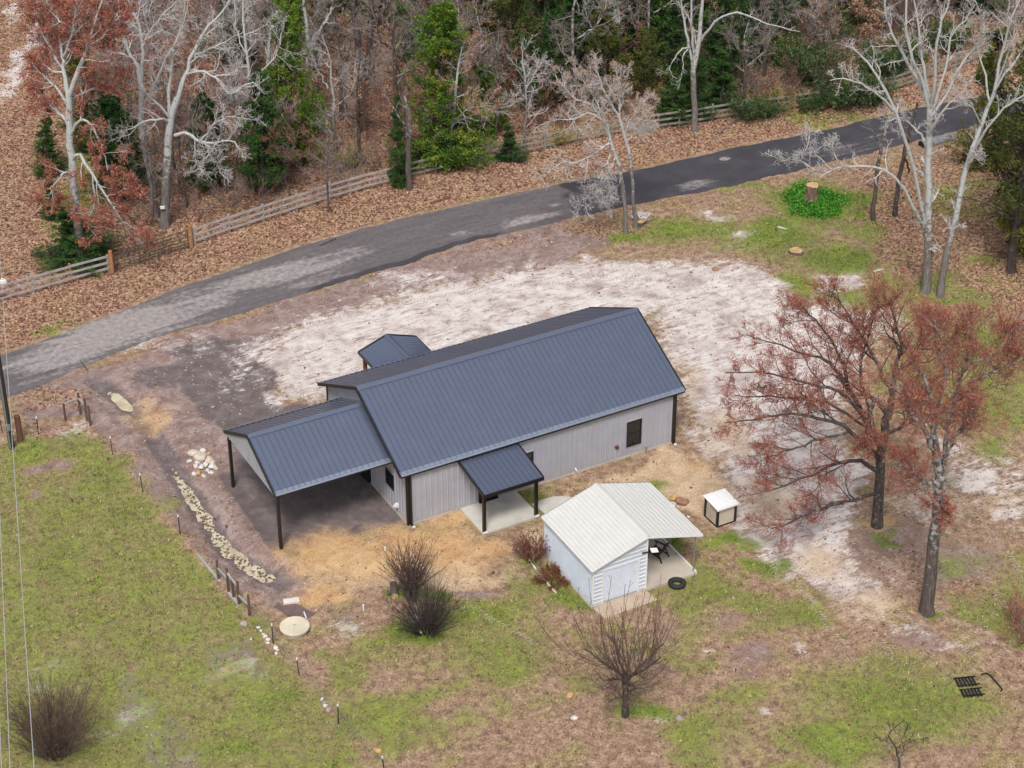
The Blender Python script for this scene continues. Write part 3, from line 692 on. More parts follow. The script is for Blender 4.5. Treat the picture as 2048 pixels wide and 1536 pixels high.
# roof panels, 36 inch cover
pw = .9144; nv = 18
slen = math.hypot(RYd+OY, RZ-HZ)
Vn = Vector((0, RYd+OY, RZ-HZ)).normalized(); Nn = Vector((1,0,0)).cross(Vn)
Vf = Vector((0, -(RYd+OY), RZ-HZ)).normalized(); Nf = Vf.cross(Vector((1,0,0)))
pr = profile(pw)
pm_n = sheet_mesh('roof_panel', pr, (1,0,0), Vn, Nn, 0, slen-.02, M['roof'])
pm_f = sheet_mesh('roof_panel', pr, (1,0,0), Vf, Nf, 0, slen-.02, M['roof'])
for i in range(nv):
    link('roof_panel', pm_n, house, (-OX+i*pw, -OY, HZ))
    link('roof_panel', pm_f, house, (-OX+i*pw, HW+OY, HZ))


def ridge_cap(parent, p, q, wa, wb, Va, Vb, Na, Nb, name='ridge_cap'):
    """two bent flanges either side of a ridge, p->q; Va/Vb point up-slope on each side"""
    p, q = Vector(p), Vector(q); m = MB()
    for Vx, Nx, w in ((Va, Na, wa), (Vb, Nb, wb)):
        a, b = p+Nx*.05, q+Nx*.05
        top_a, top_b = p+Vector((0,0,.062)), q+Vector((0,0,.062))
        lo_a, lo_b = p-Vx*w+Nx*.042, q-Vx*w+Nx*.042
        d_a, d_b = lo_a-Nx*.012, lo_b-Nx*.012
        m.add([top_a, top_b, lo_b, lo_a, d_b, d_a], [(0,1,2,3), (3,2,4,5)])
    for e in (p, q):   # ends closed down to the deck
        m.add([e+Vector((0,0,.062)), e-Va*wa+Na*.042, e-Va*wa, e, e-Vb*wb, e-Vb*wb+Nb*.042], [(0,1,2,3), (0,3,4,5)])
    return m.build(name, M['roof'], parent)


ridge_cap(house, (-OX-.01, RYd, RZ), (HL+OX+.01, RYd, RZ), .23, .23, Vn, Vf, Nn, Nf)
# eave trims: rounded metal drip edge over a dark fascia, in ten foot lengths
M['drip'] = simple('sky_sheen_drip_edge', (0.33, 0.37, 0.45), .22, .6, .08, 2)  # roof paint made lighter: the sky's reflection is put into the colour
def eave_trim(parent, x0, x1, y, z, sgn, n, drop=.15):
    L = (x1-x0)/n
    for i in range(n):
        m = MB(); pts = []
        for k in range(7):
            an = math.pi*.5*k/6
            pts.append((y-sgn*.085*math.sin(an), z+.040-.075*(1-math.cos(an))))
        pts = [(y+sgn*.13, z+.052+.13*SL), (y+sgn*.12, z+.055+.08*SL)] + pts
        a, b = x0+i*L+.004, x0+(i+1)*L-.004
        vs_ = [(a, py, pz) for py, pz in pts] + [(b, py, pz) for py, pz in pts]; k = len(pts)
        fs = [(j, j+1, k+j+1, k+j) if sgn > 0 else (k+j, k+j+1, j+1, j) for j in range(k-1)]
        m.add(vs_, fs); m.build('drip_edge', M['drip'], parent)
    f = MB(); yy = y-sgn*.055
    f.box((x0, min(yy, yy+sgn*.05), z-drop), (x1, max(yy, yy+sgn*.05), z-.03)); f.build('fascia', M['trim'], parent)
eave_trim(house, -OX, HL+OX, -OY, HZ, 1, 5)
eave_trim(house, -OX, HL+OX, HW+OY, HZ, -1, 5)


def rake(parent, x, sgn, ye, ze, yr_, zr_, h=.17):
    """gable edge trim following one slope at plane x"""
    p = Vector((x+sgn*.03, ye, ze-.04)); q = Vector((x+sgn*.03, yr_, zr_-.04))
    return MB().bar(p, q, .055, h).build('rake_trim', M['trim'], parent)
for x, s in ((-OX, -1), (HL+OX, 1)):
    rake(house, x, s, -OY-.03, HZ-.015, RYd, RZ); rake(house, x, s, HW+OY+.03, HZ-.015, RYd, RZ)
# soffits under the gable overhangs and the eaves
sf = MB()
for a, b in ((-OX, -.04), (HL+.04, HL+OX)):
    sf = MB()
    for ye, yr_ in ((-OY, RYd), (HW+OY, RYd)):
        z0, z1 = roof_h(ye)-.12, RZ-.12
        sf.add([(a, ye, z0), (b, ye, z0), (b, yr_, z1), (a, yr_, z1)], [(0,1,2,3)])
    sf.build('soffit', M['trim'], house)

# wall panels
nf = 17; wpw = HL/nf
wp = profile(wpw, wpw/3, .09, .034, .09, .03)
mf = sheet_mesh('wall_panel', wp, (1,0,0), (0,0,1), (0,-1,0), .09, roof_h(0)-.10, M['wall'])
mb_ = sheet_mesh('wall_panel', wp, (1,0,0), (0,0,1), (0,1,0), .09, roof_h(0)-.10, M['wall'])
for i in range(nf):
    link('wall_panel', mf, house, (i*wpw, 0, 0)); link('wall_panel', mb_, house, (i*wpw, HW, 0))
ng = 10; gpw = HW/ng
gp = profile(gpw, gpw/3, .09, .034, .09, .03)
def with_mid(p, u):
    return sorted(p+[(u, 0.0)]) if 0 < u < p[-1][0] and all(abs(u-a) > 1e-4 for a, _ in p) else p
for x, sg in ((0, -1), (HL, 1)):
    for i in range(ng):
        y0 = i*gpw
        me = sheet_mesh('wall_panel', gp, (0,1,0), (0,0,1), (sg,0,0), .09, (lambda u, y0=y0: roof_h(y0+u)-.10), M['wall'])
        link('wall_panel', me, house, (x, y0, 0))
for x, y in ((0, 0), (HL, 0), (0, HW), (HL, HW)):
    sx = -1 if x == 0 else 1; sy = -1 if y == 0 else 1
    c = MB(); c.box((min(x-sx*.08, x+sx*.045), min(y+sy*.035, y+sy*.05), .06), (max(x-sx*.08, x+sx*.045), max(y+sy*.035, y+sy*.05), roof_h(0)-.14))
    c.box((min(x+sx*.03, x+sx*.045), min(y-sy*.08, y+sy*.033), .06), (max(x+sx*.03, x+sx*.045), max(y-sy*.08, y+sy*.033), roof_h(0)-.14))
    c.build('corner_trim', M['trim'], house)
# downspouts at the two front corners
for x in (.14, HL-.14):
    d = MB(); d.box((x-.055, -.13, .16), (x+.055, -.04, HZ-.15)); d.box((x-.05, -.30, .09), (x+.05, -.06, .155)); 
    d.build('downspout', M['trim'], house)
    MB().box((x-.07, -.38, .05), (x+.07, -.302, .15)).build('spout_end', M['white_trim'], house)

window(house, (12.66, -.01, .68), (1,0,0), (0,-1,0), .90, 1.53)
window(house, (6.28, -.01, 1.47), (1,0,0), (0,-1,0), .82, .76)
window(house, (-.01, 2.30, 1.28), (0,-1,0), (-1,0,0), .92, .92)
def door(parent, o, U, N, w, h, glass=True):
    U = Vector(U); N = Vector(N); Z = Vector((0,0,1)); o = Vector(o)
    fl = U.cross(Z).dot(N) < 0
    def bx(mb, u0, u1, z0, z1, d0, d1, m=0):
        c = [o+U*u+Z*z+N*d for d in (d0, d1) for (u, z) in ((u0, z0), (u1, z0), (u1, z1), (u0, z1))]
        fs = [(3,2,1,0),(4,5,6,7),(0,1,5,4),(1,2,6,5),(2,3,7,6),(3,0,4,7)]
        mb.add(c, [f[::-1] if fl else f for f in fs], m)
    d = MB(); bx(d, 0, w, 0, h, 0, .05); dd = d.build('door', M['black'], parent)
    fr = MB(); e = .06
    for a in ((-e, 0, 0, h+e), (w, w+e, 0, h+e), (0, w, h, h+e)): bx(fr, *a, 0, .075)
    fr.build('door_frame', M['trim'], dd)
    if glass:
        g = MB(); bx(g, .13, w-.13, .25, h-.15, .052, .06); g.build('pane', M['glass'], dd)
    s = MB(); bx(s, -e, w+e, -.06, -.002, 0, .16); s.build('sill', M['black'], dd)
    k = MB(); bx(k, w-.10, w-.05, .98, 1.08, .052, .10); k.build('handle', M['galv'], dd)
    return dd
door(house, (4.02, -.01, .17), (1,0,0), (0,-1,0), .95, 2.05)
door(house, (-.01, 5.25, .12), (0,-1,0), (-1,0,0), .93, 2.05)
# small fixtures on the walls
MB().tube([(12.10, .0, .86), (12.10, -.11, .86)], [.115, .10], 14).build('hose_box', simple('dark_red_plastic', (0.15, 0.025, 0.05), .5), house)
MB().tube([(13.86, -.10, -.05), (13.86, -.10, .28)], .035, 8).tube([(13.86, -.10, .28), (13.86, -.10, .34), (13.95, -.10, .37)], .045, 8).build('vent_pipe', M['galv'], house)
MB().tube([(9.62, .0, .36), (9.60, -.20, .27)], .035, 8).build('drain_pipe', M['white_trim'], house)
MB().box((-.16, .95, .56), (-.03, 1.15, .74)).bar((-.16, 1.05, .7), (-.24, 1.05, .58), .2, .02, (0,1,0)).build('dryer_vent', M['white_trim'], house)

# ---------------------------------------------------------------- carport (a part of the house, with its own pieces)
CX, CY, CW, CR, CE = -6.506, 4.236, 3.216, 5.013, 3.435
cs = (CR-CE)/CW
fr = MB()
for y in (CY-CW+.14, CY+CW-.14): fr.box((CX+.06, y-.07, CE-.17), (-.06, y+.07, CE-.02))
fr.box((CX+.06, CY-CW+.21, CE-.17), (CX+.16, CY+CW-.21, CE-.03))
carport = fr.build('carport', M['trim'], house)
Va = Vector((0, CW, CR-CE)).normalized(); Na = Vector((1,0,0)).cross(Va)
Vb = Vector((0, -CW, CR-CE)).normalized(); Nb = Vb.cross(Vector((1,0,0)))
cl = math.hypot(CW, CR-CE); cpw = (-.045-CX)/7
cm_n = sheet_mesh('roof_panel', profile(cpw, cpw/3), (1,0,0), Va, Na, 0, cl-.02, M['roof'])
cm_f = sheet_mesh('roof_panel', profile(cpw, cpw/3), (1,0,0), Vb, Nb, 0, cl-.02, M['roof'])
for i in range(7):
    link('roof_panel', cm_n, carport, (CX+i*cpw, CY-CW, CE)); link('roof_panel', cm_f, carport, (CX+i*cpw, CY+CW, CE))
ridge_cap(carport, (CX-.01, CY, CR), (-.05, CY, CR), .2, .2, Va, Vb, Na, Nb)
def small_eave(parent, x0, x1, y, z, sgn, n):
    eave_trim(parent, x0, x1, y, z, sgn, n, .13)
small_eave(carport, CX, -.05, CY-CW, CE, 1, 3); small_eave(carport, CX, -.05, CY+CW, CE, -1, 3)
rake(carport, CX, -1, CY-CW-.03, CE-.015, CY, CR); rake(carport, CX, -1, CY+CW+.03, CE-.015, CY, CR)
ngp = 7; gw = 2*(CW-.03)/ngp
for i in range(ngp):
    y0 = CY-CW+.03+i*gw
    pr_ = with_mid(profile(gw, gw/3, .09, .02, .08, .03), CY-y0)
    me = sheet_mesh('gable_panel', pr_, (0,1,0), (0,0,1), (-1,0,0), CE-.20, (lambda u, y0=y0: max(CE-.19, CR-cs*abs(y0+u-CY)-.05)), M['wall'])
    link('gable_panel', me, carport, (CX+.03, y0, 0))
for y in (CY-CW+.14, CY+CW-.14):
    ps = MB().box((CX+.07, y-.075, -.02), (CX+.22, y+.075, CE-.172)).build('post', M['trim'], carport)
    MB().box((CX+.02, y-.13, -.04), (CX+.27, y+.13, .035)).build('base_plate', M['galv'], ps)

# ---------------------------------------------------------------- front porch
PX0, PX1, PY, PZ0, PZ1 = 2.83, 6.13, -2.76, 2.578, 3.06
porch = MB().box((2.90, -2.50, -.15), (6.12, -.04, .10)).build('porch', M['concrete'], house)
pl = math.hypot(-PY-.05, PZ1-PZ0); Vp = Vector((0, -PY-.05, PZ1-PZ0)).normalized(); Np = Vector((1,0,0)).cross(Vp)
ppw = (PX1-PX0)/4
ppm = sheet_mesh('roof_panel', profile(ppw, ppw/3), (1,0,0), Vp, Np, 0, pl, M['roof'])
for i in range(4): link('roof_panel', ppm, porch, (PX0+i*ppw, PY, PZ0))
MB().box((PX0-.03, PY-.07, PZ0-.15), (PX1+.03, PY-.015, PZ0+.045)).build('fascia', M['trim'], porch)
for x in (PX0-.03, PX1+.03):
    MB().bar((x, PY, PZ0-.03), (x, -.05, PZ1-.03), .05, .16).build('rake_trim', M['trim'], porch)
for x in (3.02, 5.95):
    ps = MB().box((x-.075, -2.47, .1), (x+.075, -2.32, PZ0-.09)).build('post', M['trim'], porch)
    MB().box((x-.10, -2.55, .085), (x+.12, -2.475, .17)).build('spout_end', M['white_trim'], ps)
MB().box((PX0+.08, -2.47, PZ0-.17), (PX1-.08, -2.33, PZ0-.03)).build('beam', M['trim'], porch)

# ---------------------------------------------------------------- gabled porch on the far side
BX0, BX1, BXM, BY, BE, BR = 3.25, 6.70, 4.965, 12.45, 2.60, 3.20
back = MB().box((BX0+.1, HW+.04, -.15), (BX1-.1, BY-.1, .10)).build('entry_porch', M['concrete'], house)
bw = (BX1-BX0)/2; Ba = Vector((bw, 0, BR-BE)).normalized(); BNa = Ba.cross(Vector((0,1,0))); Bb = Vector((-bw, 0, BR-BE)).normalized(); BNb = Vector((0,1,0)).cross(Bb)
if BNa.z < 0: BNa = -BNa
if BNb.z < 0: BNb = -BNb
bl = math.hypot(bw, BR-BE); by0 = HW+.02; bpw = (BY-by0)/4
bma = sheet_mesh('roof_panel', profile(bpw, bpw/3), (0,1,0), Ba, BNa, 0, bl-.01, M['roof'])
bmb = sheet_mesh('roof_panel', profile(bpw, bpw/3), (0,1,0), Bb, BNb, 0, bl-.01, M['roof'])
for i in range(4):
    link('roof_panel', bma, back, (BX0, by0+i*bpw, BE)); link('roof_panel', bmb, back, (BX1, by0+i*bpw, BE))
ridge_cap(back, (BXM, by0, BR), (BXM, BY+.01, BR), .17, .17, Ba, Bb, BNa, BNb)
for x, sg in ((BX0, -1), (BX1, 1)):
    MB().box((min(x, x+sg*.05), by0+.2, BE-.12), (max(x, x+sg*.05), BY+.03, BE+.03)).build('fascia', M['trim'], back)
    MB().bar((x, BY+.035, BE-.03), (BXM, BY+.035, BR-.03), .05, .15).build('rake_trim', M['trim'], back)
for x in (BX0+.22, BX1-.22):
    MB().box((x-.09, BY-.36, .1), (x+.09, BY-.18, BE)).build('post', M['cedar_post'], back)
MB().box((BX0+.08, BY-.34, BE-.16), (BX1-.08, BY-.2, BE-.01)).build('beam', M['cedar_post'], back)

# curved concrete walk from the porch towards the shed
cp = [(6.386,-1.941),(6.933,-1.845),(7.44,-1.874),(7.84,-2.093),(8.129,-2.552),(8.219,-3.146)]
q = dense(cp, 16); tn = np.gradient(q, axis=0); tn /= np.linalg.norm(tn, axis=1)[:, None]; nr = np.stack([-tn[:, 1], tn[:, 0]], 1)
wk = MB(); pts = [(*(q[i]+nr[i]*.55), .07) for i in range(16)]+[(*(q[i]-nr[i]*.55), .07) for i in range(16)]
pts += [(a, b, -.1) for a, b, _ in pts]
wk.add(pts, [(16+i, 17+i, i+1, i) for i in range(15)]+[(i, i+1, 33+i, 32+i) for i in range(15)]+[(48+i, 49+i, 17+i, 16+i) for i in range(15)]+[(0,32,48,16), (15,31,63,47)])
tag(wk.build('concrete_path', M['concrete']), kind='structure')

# ---------------------------------------------------------------- white shed with lean-to
shed = empty('garden_shed', (4.66, -10.06, 0), -.018)
tag(shed, 'small white metal shed with ribbed off-white roof, roll-up door and open lean-to slab', 'shed')
SW, SLn, SE, SR, SRY, LL, LH = 2.945, 4.648, 2.277, 3.243, 2.872, 5.947, 2.318
sl = MB().box((-.06, -.06, -.2), (SW+.03, SLn+.06, .09)); sl.build('floor_slab', M['concrete_tan'], shed)
MB().box((SW+.032, -.10, -.2), (5.78, SLn+.03, .12)).build('lean_to_slab', M['concrete_tan'], shed)
ap = MB().add([(.02, -.065, .03), (SW-.02, -.065, .05), (SW+.1, -.93, -.0), (.15, -.97, -.0), (.02, -.065, -.2), (SW-.02, -.065, -.2), (SW+.1, -.93, -.2), (.15, -.97, -.2)], [(3,2,1,0), (0,1,5,4), (1,2,6,5), (2,3,7,6), (3,0,4,7), (4,5,6,7)])
ap.build('ramp_slab', concrete('rust_stained_concrete', (0.46, 0.36, 0.27)), shed)
zs = [(a, b) for a, b in profile(SE-.1, .105, .05, .030, .05, .02)]
link('siding', sheet_mesh('siding', zs, (0,0,1), (0,1,0), (-1,0,0), 0, SLn, M['white_siding']), shed, (0, 0, .09))
zf = profile(SE-.1, .228, .10, .034, .06, .02)
fs_ = MB()
DL, DR, DH = .592, 2.489, 1.919
# front wall: bands beside and above the roll-up door; the gable rises to the ridge over the right wall
def srh(u): return SE+(SR-SE)*(u+.112)/(SRY+.112)-.04
def band(u0, u1, z0, z1, y):
    return sheet_mesh('siding', profile(z1-z0, .228, .12, .034, .06, .02), (0,0,1), (1,0,0), (0,-1,0), 0, u1-u0, M['white_siding'])
link('siding', band(.07, DL-.06, .09, DH, 0), shed, (.07, 0, .09)); link('siding', band(DR+.06, SW-.06, .09, DH, 0), shed, (DR+.06, 0, .09))
zt = profile(SR-DH-.03, .228, .10, .034, .06, .02)
g0 = lambda dz: min(SW-.06, max(.07, (dz+DH+.04-SE)/(SR-SE)*(SRY+.112)-.112+.03))
link('siding', sheet_mesh('siding', zt, (0,0,1), (1,0,0), (0,-1,0), g0, SW-.06, M['white_siding']), shed, (0, 0, DH))
link('siding', sheet_mesh('siding', profile(SR-.15, .105, .05, .018, .05, .02), (0,0,1), (0,1,0), (1,0,0), 0, SLn, M['white_siding']), shed, (SW, 0, .09))
link('siding', sheet_mesh('siding', zt, (0,0,1), (1,0,0), (0,1,0), g0, SW, M['white_siding']), shed, (0, SLn, DH))
link('siding', sheet_mesh('siding', profile(DH-.09, .105, .05, .018, .05, .02), (0,0,1), (1,0,0), (0,1,0), .0, SW, M['white_siding']), shed, (0, SLn, .09))
for u0, u1, top in ((-.02, .07, SE-.02), (SW-.06, SW+.03, SR-.08)):
    MB().box((u0, -.035, .07), (u1, .05, top)).build('corner_trim', M['white_trim'], shed)
MB().box((-.02, SLn-.05, .07), (.06, SLn+.035, SE-.02)).build('corner_trim', M['white_trim'], shed)
dr = link('roll_up_door', sheet_mesh('roll_up_door', profile(DH-.10, .088, .044, .032, .08, .03), (0,0,1), (1,0,0), (0,-1,0), 0, DR-DL, M['white_siding']), shed, (DL, .03, .09))
MB().box((DL-.06, -.03, .07), (DL, .028, DH+.06)).box((DR, -.03, .07), (DR+.06, .028, DH+.06)).box((DL, -.03, DH), (DR, .028, DH+.06)).build('door_frame', M['white_trim'], shed)
MB().box((.03, -.04-.0, .015-DH*0), (DR-DL-.03, -.025, .06)).build('bottom_rail', M['galv'], dr)
# roofs: ribs run along the ridge
def roof_sheet(u0, z0, u1, z1, name, pitch, hgt):
    L_ = math.hypot(u1-u0, z1-z0); d = Vector((u1-u0, 0, z1-z0)).normalized(); n_ = Vector((0,1,0)).cross(d)
    if n_.z < 0: n_ = -n_
    N_ = max(1, round(L_/.9)); w = L_/N_
    for i in range(N_):
        pr_ = profile(w, w/(round(w/pitch)), .1, hgt, .07, .03)
        me = sheet_mesh(name, pr_, d, (0,1,0), n_, 0, SLn+.30, M['white_roof'])
        link(name, me, shed, Vector((u0, -.147, z0))+d*(i*w))
roof_sheet(-.112, SE, SRY, SR, 'roof_panel', .23, .030)
roof_sheet(SRY, SR, LL, LH, 'roof_panel', .23, .022)
MB().add([(SRY-.17, -.15, SR-.055+.035), (SRY, -.15, SR+.04), (SRY+.17, -.15, SR-.052+.03), (SRY-.17, SLn+.155, SR-.055+.035), (SRY, SLn+.155, SR+.04), (SRY+.17, SLn+.155, SR-.052+.03)], [(0,1,4,3), (1,2,5,4)]).build('ridge_cap', M['white_roof'], shed)
for y in (-.16, SLn+.165):
    MB().bar((-.12, y, SE-.03), (SRY, y, SR-.03), .03, .09).bar((SRY, y, SR-.03), (LL, y, LH-.03), .03, .09).build('rake_trim', M['galv'] if y > 0 else M['white_trim'], shed)
for u, z in ((-.125, SE), (LL+.01, LH)):
    MB().box((u-.012, -.14, z-.10), (u+.012, SLn+.15, z+.012)).build('eave_trim', M['white_trim'], shed)
for v in (.06, 2.33, SLn-.06):
    MB().tube([(5.66, v, .12), (5.66, v, LH+.02)], .035, 8).build('post', M['galv'], shed)
MB().box((5.64, .0, LH-.03), (5.69, SLn, LH+.04)).build('beam', M['galv'], shed)
MB().box((5.70, -.08, .12), (5.765, SLn, .20)).build('slab_curb', M['white_trim'], shed)
# solar lamp on the lean-to corner
lamp = empty('solar_lamp', (0, 0, 0))
tag(lamp, 'small solar panel lamp on a black arm at the white shed corner', 'solar lamp')
bx_, by_ = 4.66+SW, -10.1
MB().bar((bx_-.30, by_+.02-.09, 2.32), (bx_+.16, by_-.1, 2.28), .05, .05).build('arm', M['black'], lamp)
px_, pz_ = bx_+.10, 2.36
pnl = MB().add([(px_, by_-.26, pz_), (px_+.36, by_-.31, pz_-.07), (px_+.41, by_-.05, pz_-.01), (px_+.05, by_, pz_+.06), (px_, by_-.26, pz_-.03), (px_+.36, by_-.31, pz_-.10), (px_+.41, by_-.05, pz_-.04), (px_+.05, by_, pz_+.03)], [(0,1,2,3), (7,6,5,4), (0,4,5,1), (1,5,6,2), (2,6,7,3), (3,7,4,0)])
pn_ = pnl.build('panel_frame', M['white_trim'], lamp)
MB().add([(px_+.035, by_-.235, pz_+.0), (px_+.345, by_-.275, pz_-.059), (px_+.38, by_-.07, pz_-.012), (px_+.07, by_-.03, pz_+.047)], [(0,1,2,3)]).build('solar_cell', NT('grey_solar_cell').set(Base_Color=(0.16, 0.17, 0.19), Roughness=.3), pn_)

# ---------------------------------------------------------------- plastic lawn chair on the slab
chx, chy = (9.4,-8.24)
chair = empty('lawn_chair', (chx, chy, .12), math.radians(205))
tag(chair, 'black slatted lawn chair on the shed lean-to slab', 'chair')
for i in range(5):
    y = -.26+i*.105; z = .40-.035*i*.9
    MB().box((-.26, y, z), (.26, y+.09, z+.025)).build('seat_slat', M['black'], chair)
for i in range(5):
    x = -.25+i*.103
    MB().bar((x+.045, .24, .28), (x*1.12+.045, .52, 1.02-.04*abs(i-2)), .088, .022, (0, 1, .3)).build('back_slat', M['black'], chair)
for s in (-1, 1):
    MB().box((s*.36-.055, -.36, .58), (s*.36+.055, .40, .605)).build('armrest', M['black'], chair)
    MB().bar((s*.33, -.28, 0), (s*.31, -.24, .578), .06, .035, (0,1,0)).build('leg', M['black'], chair)
    MB().bar((s*.33, .52, 0), (s*.31, .22, .578), .06, .035, (0,1,0)).build('leg', M['black'], chair)
    MB().bar((s*.275, -.27, .37), (s*.275, .42, .18), .028, .07).build('side_rail', M['black'], chair)
MB().bar((-.28, .43, .70), (.28, .43, .70), .05, .02, (0,1,.3)).build('back_rail', M['black'], chair)

# ---------------------------------------------------------------- pump house
pump = empty('pump_house', (13.42, -7.50, gz(13.9, -7)))
tag(pump, 'tan sided pump house box with black corners and white metal lid roof', 'pump house')
MB().box((-.04, -.04, -.08), (1.09, 1.11, .05)).build('skid', M['black'], pump)
MB().box((.03, .03, .05), (1.02, 1.04, 1.10)).build('core', M['tan_board'], pump)
for k in range(6):
    z = .06+k*.172
    for nm, a, b in (('board', (.06, .004, z), (.99, .028, z+.160)), ('board', (.004, .06, z), (.028, 1.01, z+.160)), ('board', (1.022, .06, z), (1.046, 1.01, z+.160))):
        MB().box(a, b).build(nm, M['tan_board'], pump)
for x, y in ((0, 0), (1.05, 0), (0, 1.07), (1.05, 1.07)):
    MB().box((x-.055, y-.055, .05), (x+.055, y+.055, 1.13)).build('corner_post', M['black'], pump)
V1 = Vector((0, 1.30, .10)).normalized(); N1 = Vector((1,0,0)).cross(V1)
for i in range(3):
    link('roof_panel', sheet_mesh('roof_panel', profile(.44, .22, .11, .02, .06, .025), (1,0,0), V1, N1, 0, 1.34, M['white_trim']), pump, (-.14+i*.44, -.14, 1.14))
MB().box((-.14, -.14, 1.06), (1.18, -.115, 1.135)).build('fascia', M['white_trim'], pump)
MB().box((-.012, .72, .85), (.002, .92, .98)).build('notice', M['white_trim'], pump)

# ------------------------------------------------------------------ plants: branch skeletons grown level by level, then skinned
def unit(v): return v/np.maximum(np.linalg.norm(v, axis=-1, keepdims=True), 1e-9)


def resample(pts, K, rg, jit=.0):
    """Catmull-Rom through hand-set limb points (x,y,z,r) -> K points"""
    p = np.array(pts, float)
    if len(p) == 2: p = np.array([p[0], p[0]*.5+p[1]*.5, p[1]])
    e = np.vstack([2*p[0]-p[1], p, 2*p[-1]-p[-2]])
    u = np.linspace(0, len(p)-1-1e-6, K); i = u.astype(int); t = (u-i)[:, None]
    a, b, c, d = e[i], e[i+1], e[i+2], e[i+3]
    q = .5*((2*b)+(-a+c)*t+(2*a-5*b+4*c-d)*t*t+(-a+3*b-3*c+d)*t**3)
    q[:, 3] = np.interp(u, np.arange(len(p)), p[:, 3])
    if jit: q[1:-1, :3] += rg.normal(0, jit, (K-2, 3))
    return q[:, :3], q[:, 3]


def kids(P, R, m, t0, t1, L, ang, wander, up, K, rg, rr=.62, rend=.25, rmin=.006, rmax=9, taper=.45, flat=0.0):
    """m children on every parent polyline: P (N,K0,3), R (N,K0)"""
    N, K0, _ = P.shape
    t = t0+(t1-t0)*(np.arange(m)[None, :]+rg.random((N, m)))/m
    f = np.clip(t*(K0-1), 0, K0-1.001); i = f.astype(int); w = (f-i)[..., None]
    n_ = np.arange(N)[:, None]
    pos = P[n_, i]*(1-w)+P[n_, i+1]*w
    tan = unit(P[n_, i+1]-P[n_, i])
    rad = R[n_, i]*(1-w[..., 0])+R[n_, i+1]*w[..., 0]
    plen = np.linalg.norm(np.diff(P, axis=1), axis=2).sum(1)
    rv = rg.normal(size=(N, m, 3)); rv[..., 2] *= (1-flat)
    perp = unit(rv-(rv*tan).sum(-1, keepdims=True)*tan)
    an = np.radians(rg.normal(ang, ang*.25, (N, m)))[..., None]
    d = unit(np.cos(an)*tan+np.sin(an)*perp)
    Lc = (np.minimum(L, .62*plen[:, None]) if L > 0 else -L*plen[:, None])*(1-taper*t)*rg.uniform(.6, 1.25, (N, m))
    pos = pos.reshape(-1, 3); d = d.reshape(-1, 3); Lc = Lc.reshape(-1); rad = rad.reshape(-1)
    out = np.empty((len(pos), K, 3)); out[:, 0] = pos
    st = (Lc/(K-1))[:, None]
    for k in range(1, K):
        d = d+rg.normal(0, wander, d.shape); d[:, 2] += up; d = unit(d)
        out[:, k] = out[:, k-1]+d*st
    r0 = np.clip(rad*rr, rmin, rmax)
    Ro = r0[:, None]*np.linspace(1, rend, K)[None, :]
    return out, np.maximum(Ro, rmin*.8)


def skin(batches):
    """[(P,R,sides,mat)] -> verts, quads, material per face"""
    V_ = []; Q = []; MI = []; base = 0
    for P, R, S, mi in batches:
        N, K, _ = P.shape
        T = unit(np.gradient(P, axis=1))
        ref = np.where(np.abs(T[:, :1, 2:3]) > .8, np.array([1., 0, 0]), np.array([0, 0, 1.]))
        A = unit(np.cross(T, np.broadcast_to(ref, T.shape))); B = np.cross(T, A)
        an = 2*np.pi*np.arange(S)/S
        ring = P[:, :, None]+(A[:, :, None]*np.cos(an)[None, None, :, None]+B[:, :, None]*np.sin(an)[None, None, :, None])*R[:, :, None, None]
        V_.append(ring.reshape(-1, 3))
        n = np.arange(N)[:, None, None]*K*S; k = np.arange(K-1)[None, :, None]*S; s = np.arange(S)[None, None, :]
        s2 = (s+1) % S
        q = np.stack([n+k+s, n+k+s2, n+k+S+s2, n+k+S+s], -1).reshape(-1, 4)+base
        Q.append(q); MI.append(np.full(len(q), mi)); base += N*K*S
    return np.concatenate(V_), np.concatenate(Q), np.concatenate(MI)


def leaf_quads(C, D, ln, wd, rg, tint=None, droop=0.0):
    """flat diamond leaves at C pointing along D"""
    n = len(C); D = unit(D+np.array([0, 0, -droop]))
    sd = unit(np.cross(D, unit(rg.normal(size=(n, 3)))))
    ln = ln*rg.uniform(.6, 1.3, (n, 1)); wd = wd*rg.uniform(.6, 1.3, (n, 1))
    v = np.stack([C, C+D*ln*.45+sd*wd*.5, C+D*ln, C+D*ln*.45-sd*wd*.5], 1).reshape(-1, 3)
    q = np.arange(4*n).reshape(n, 4)
    tn = np.repeat(rg.random(n) if tint is None else tint, 4)
    return v, q, tn


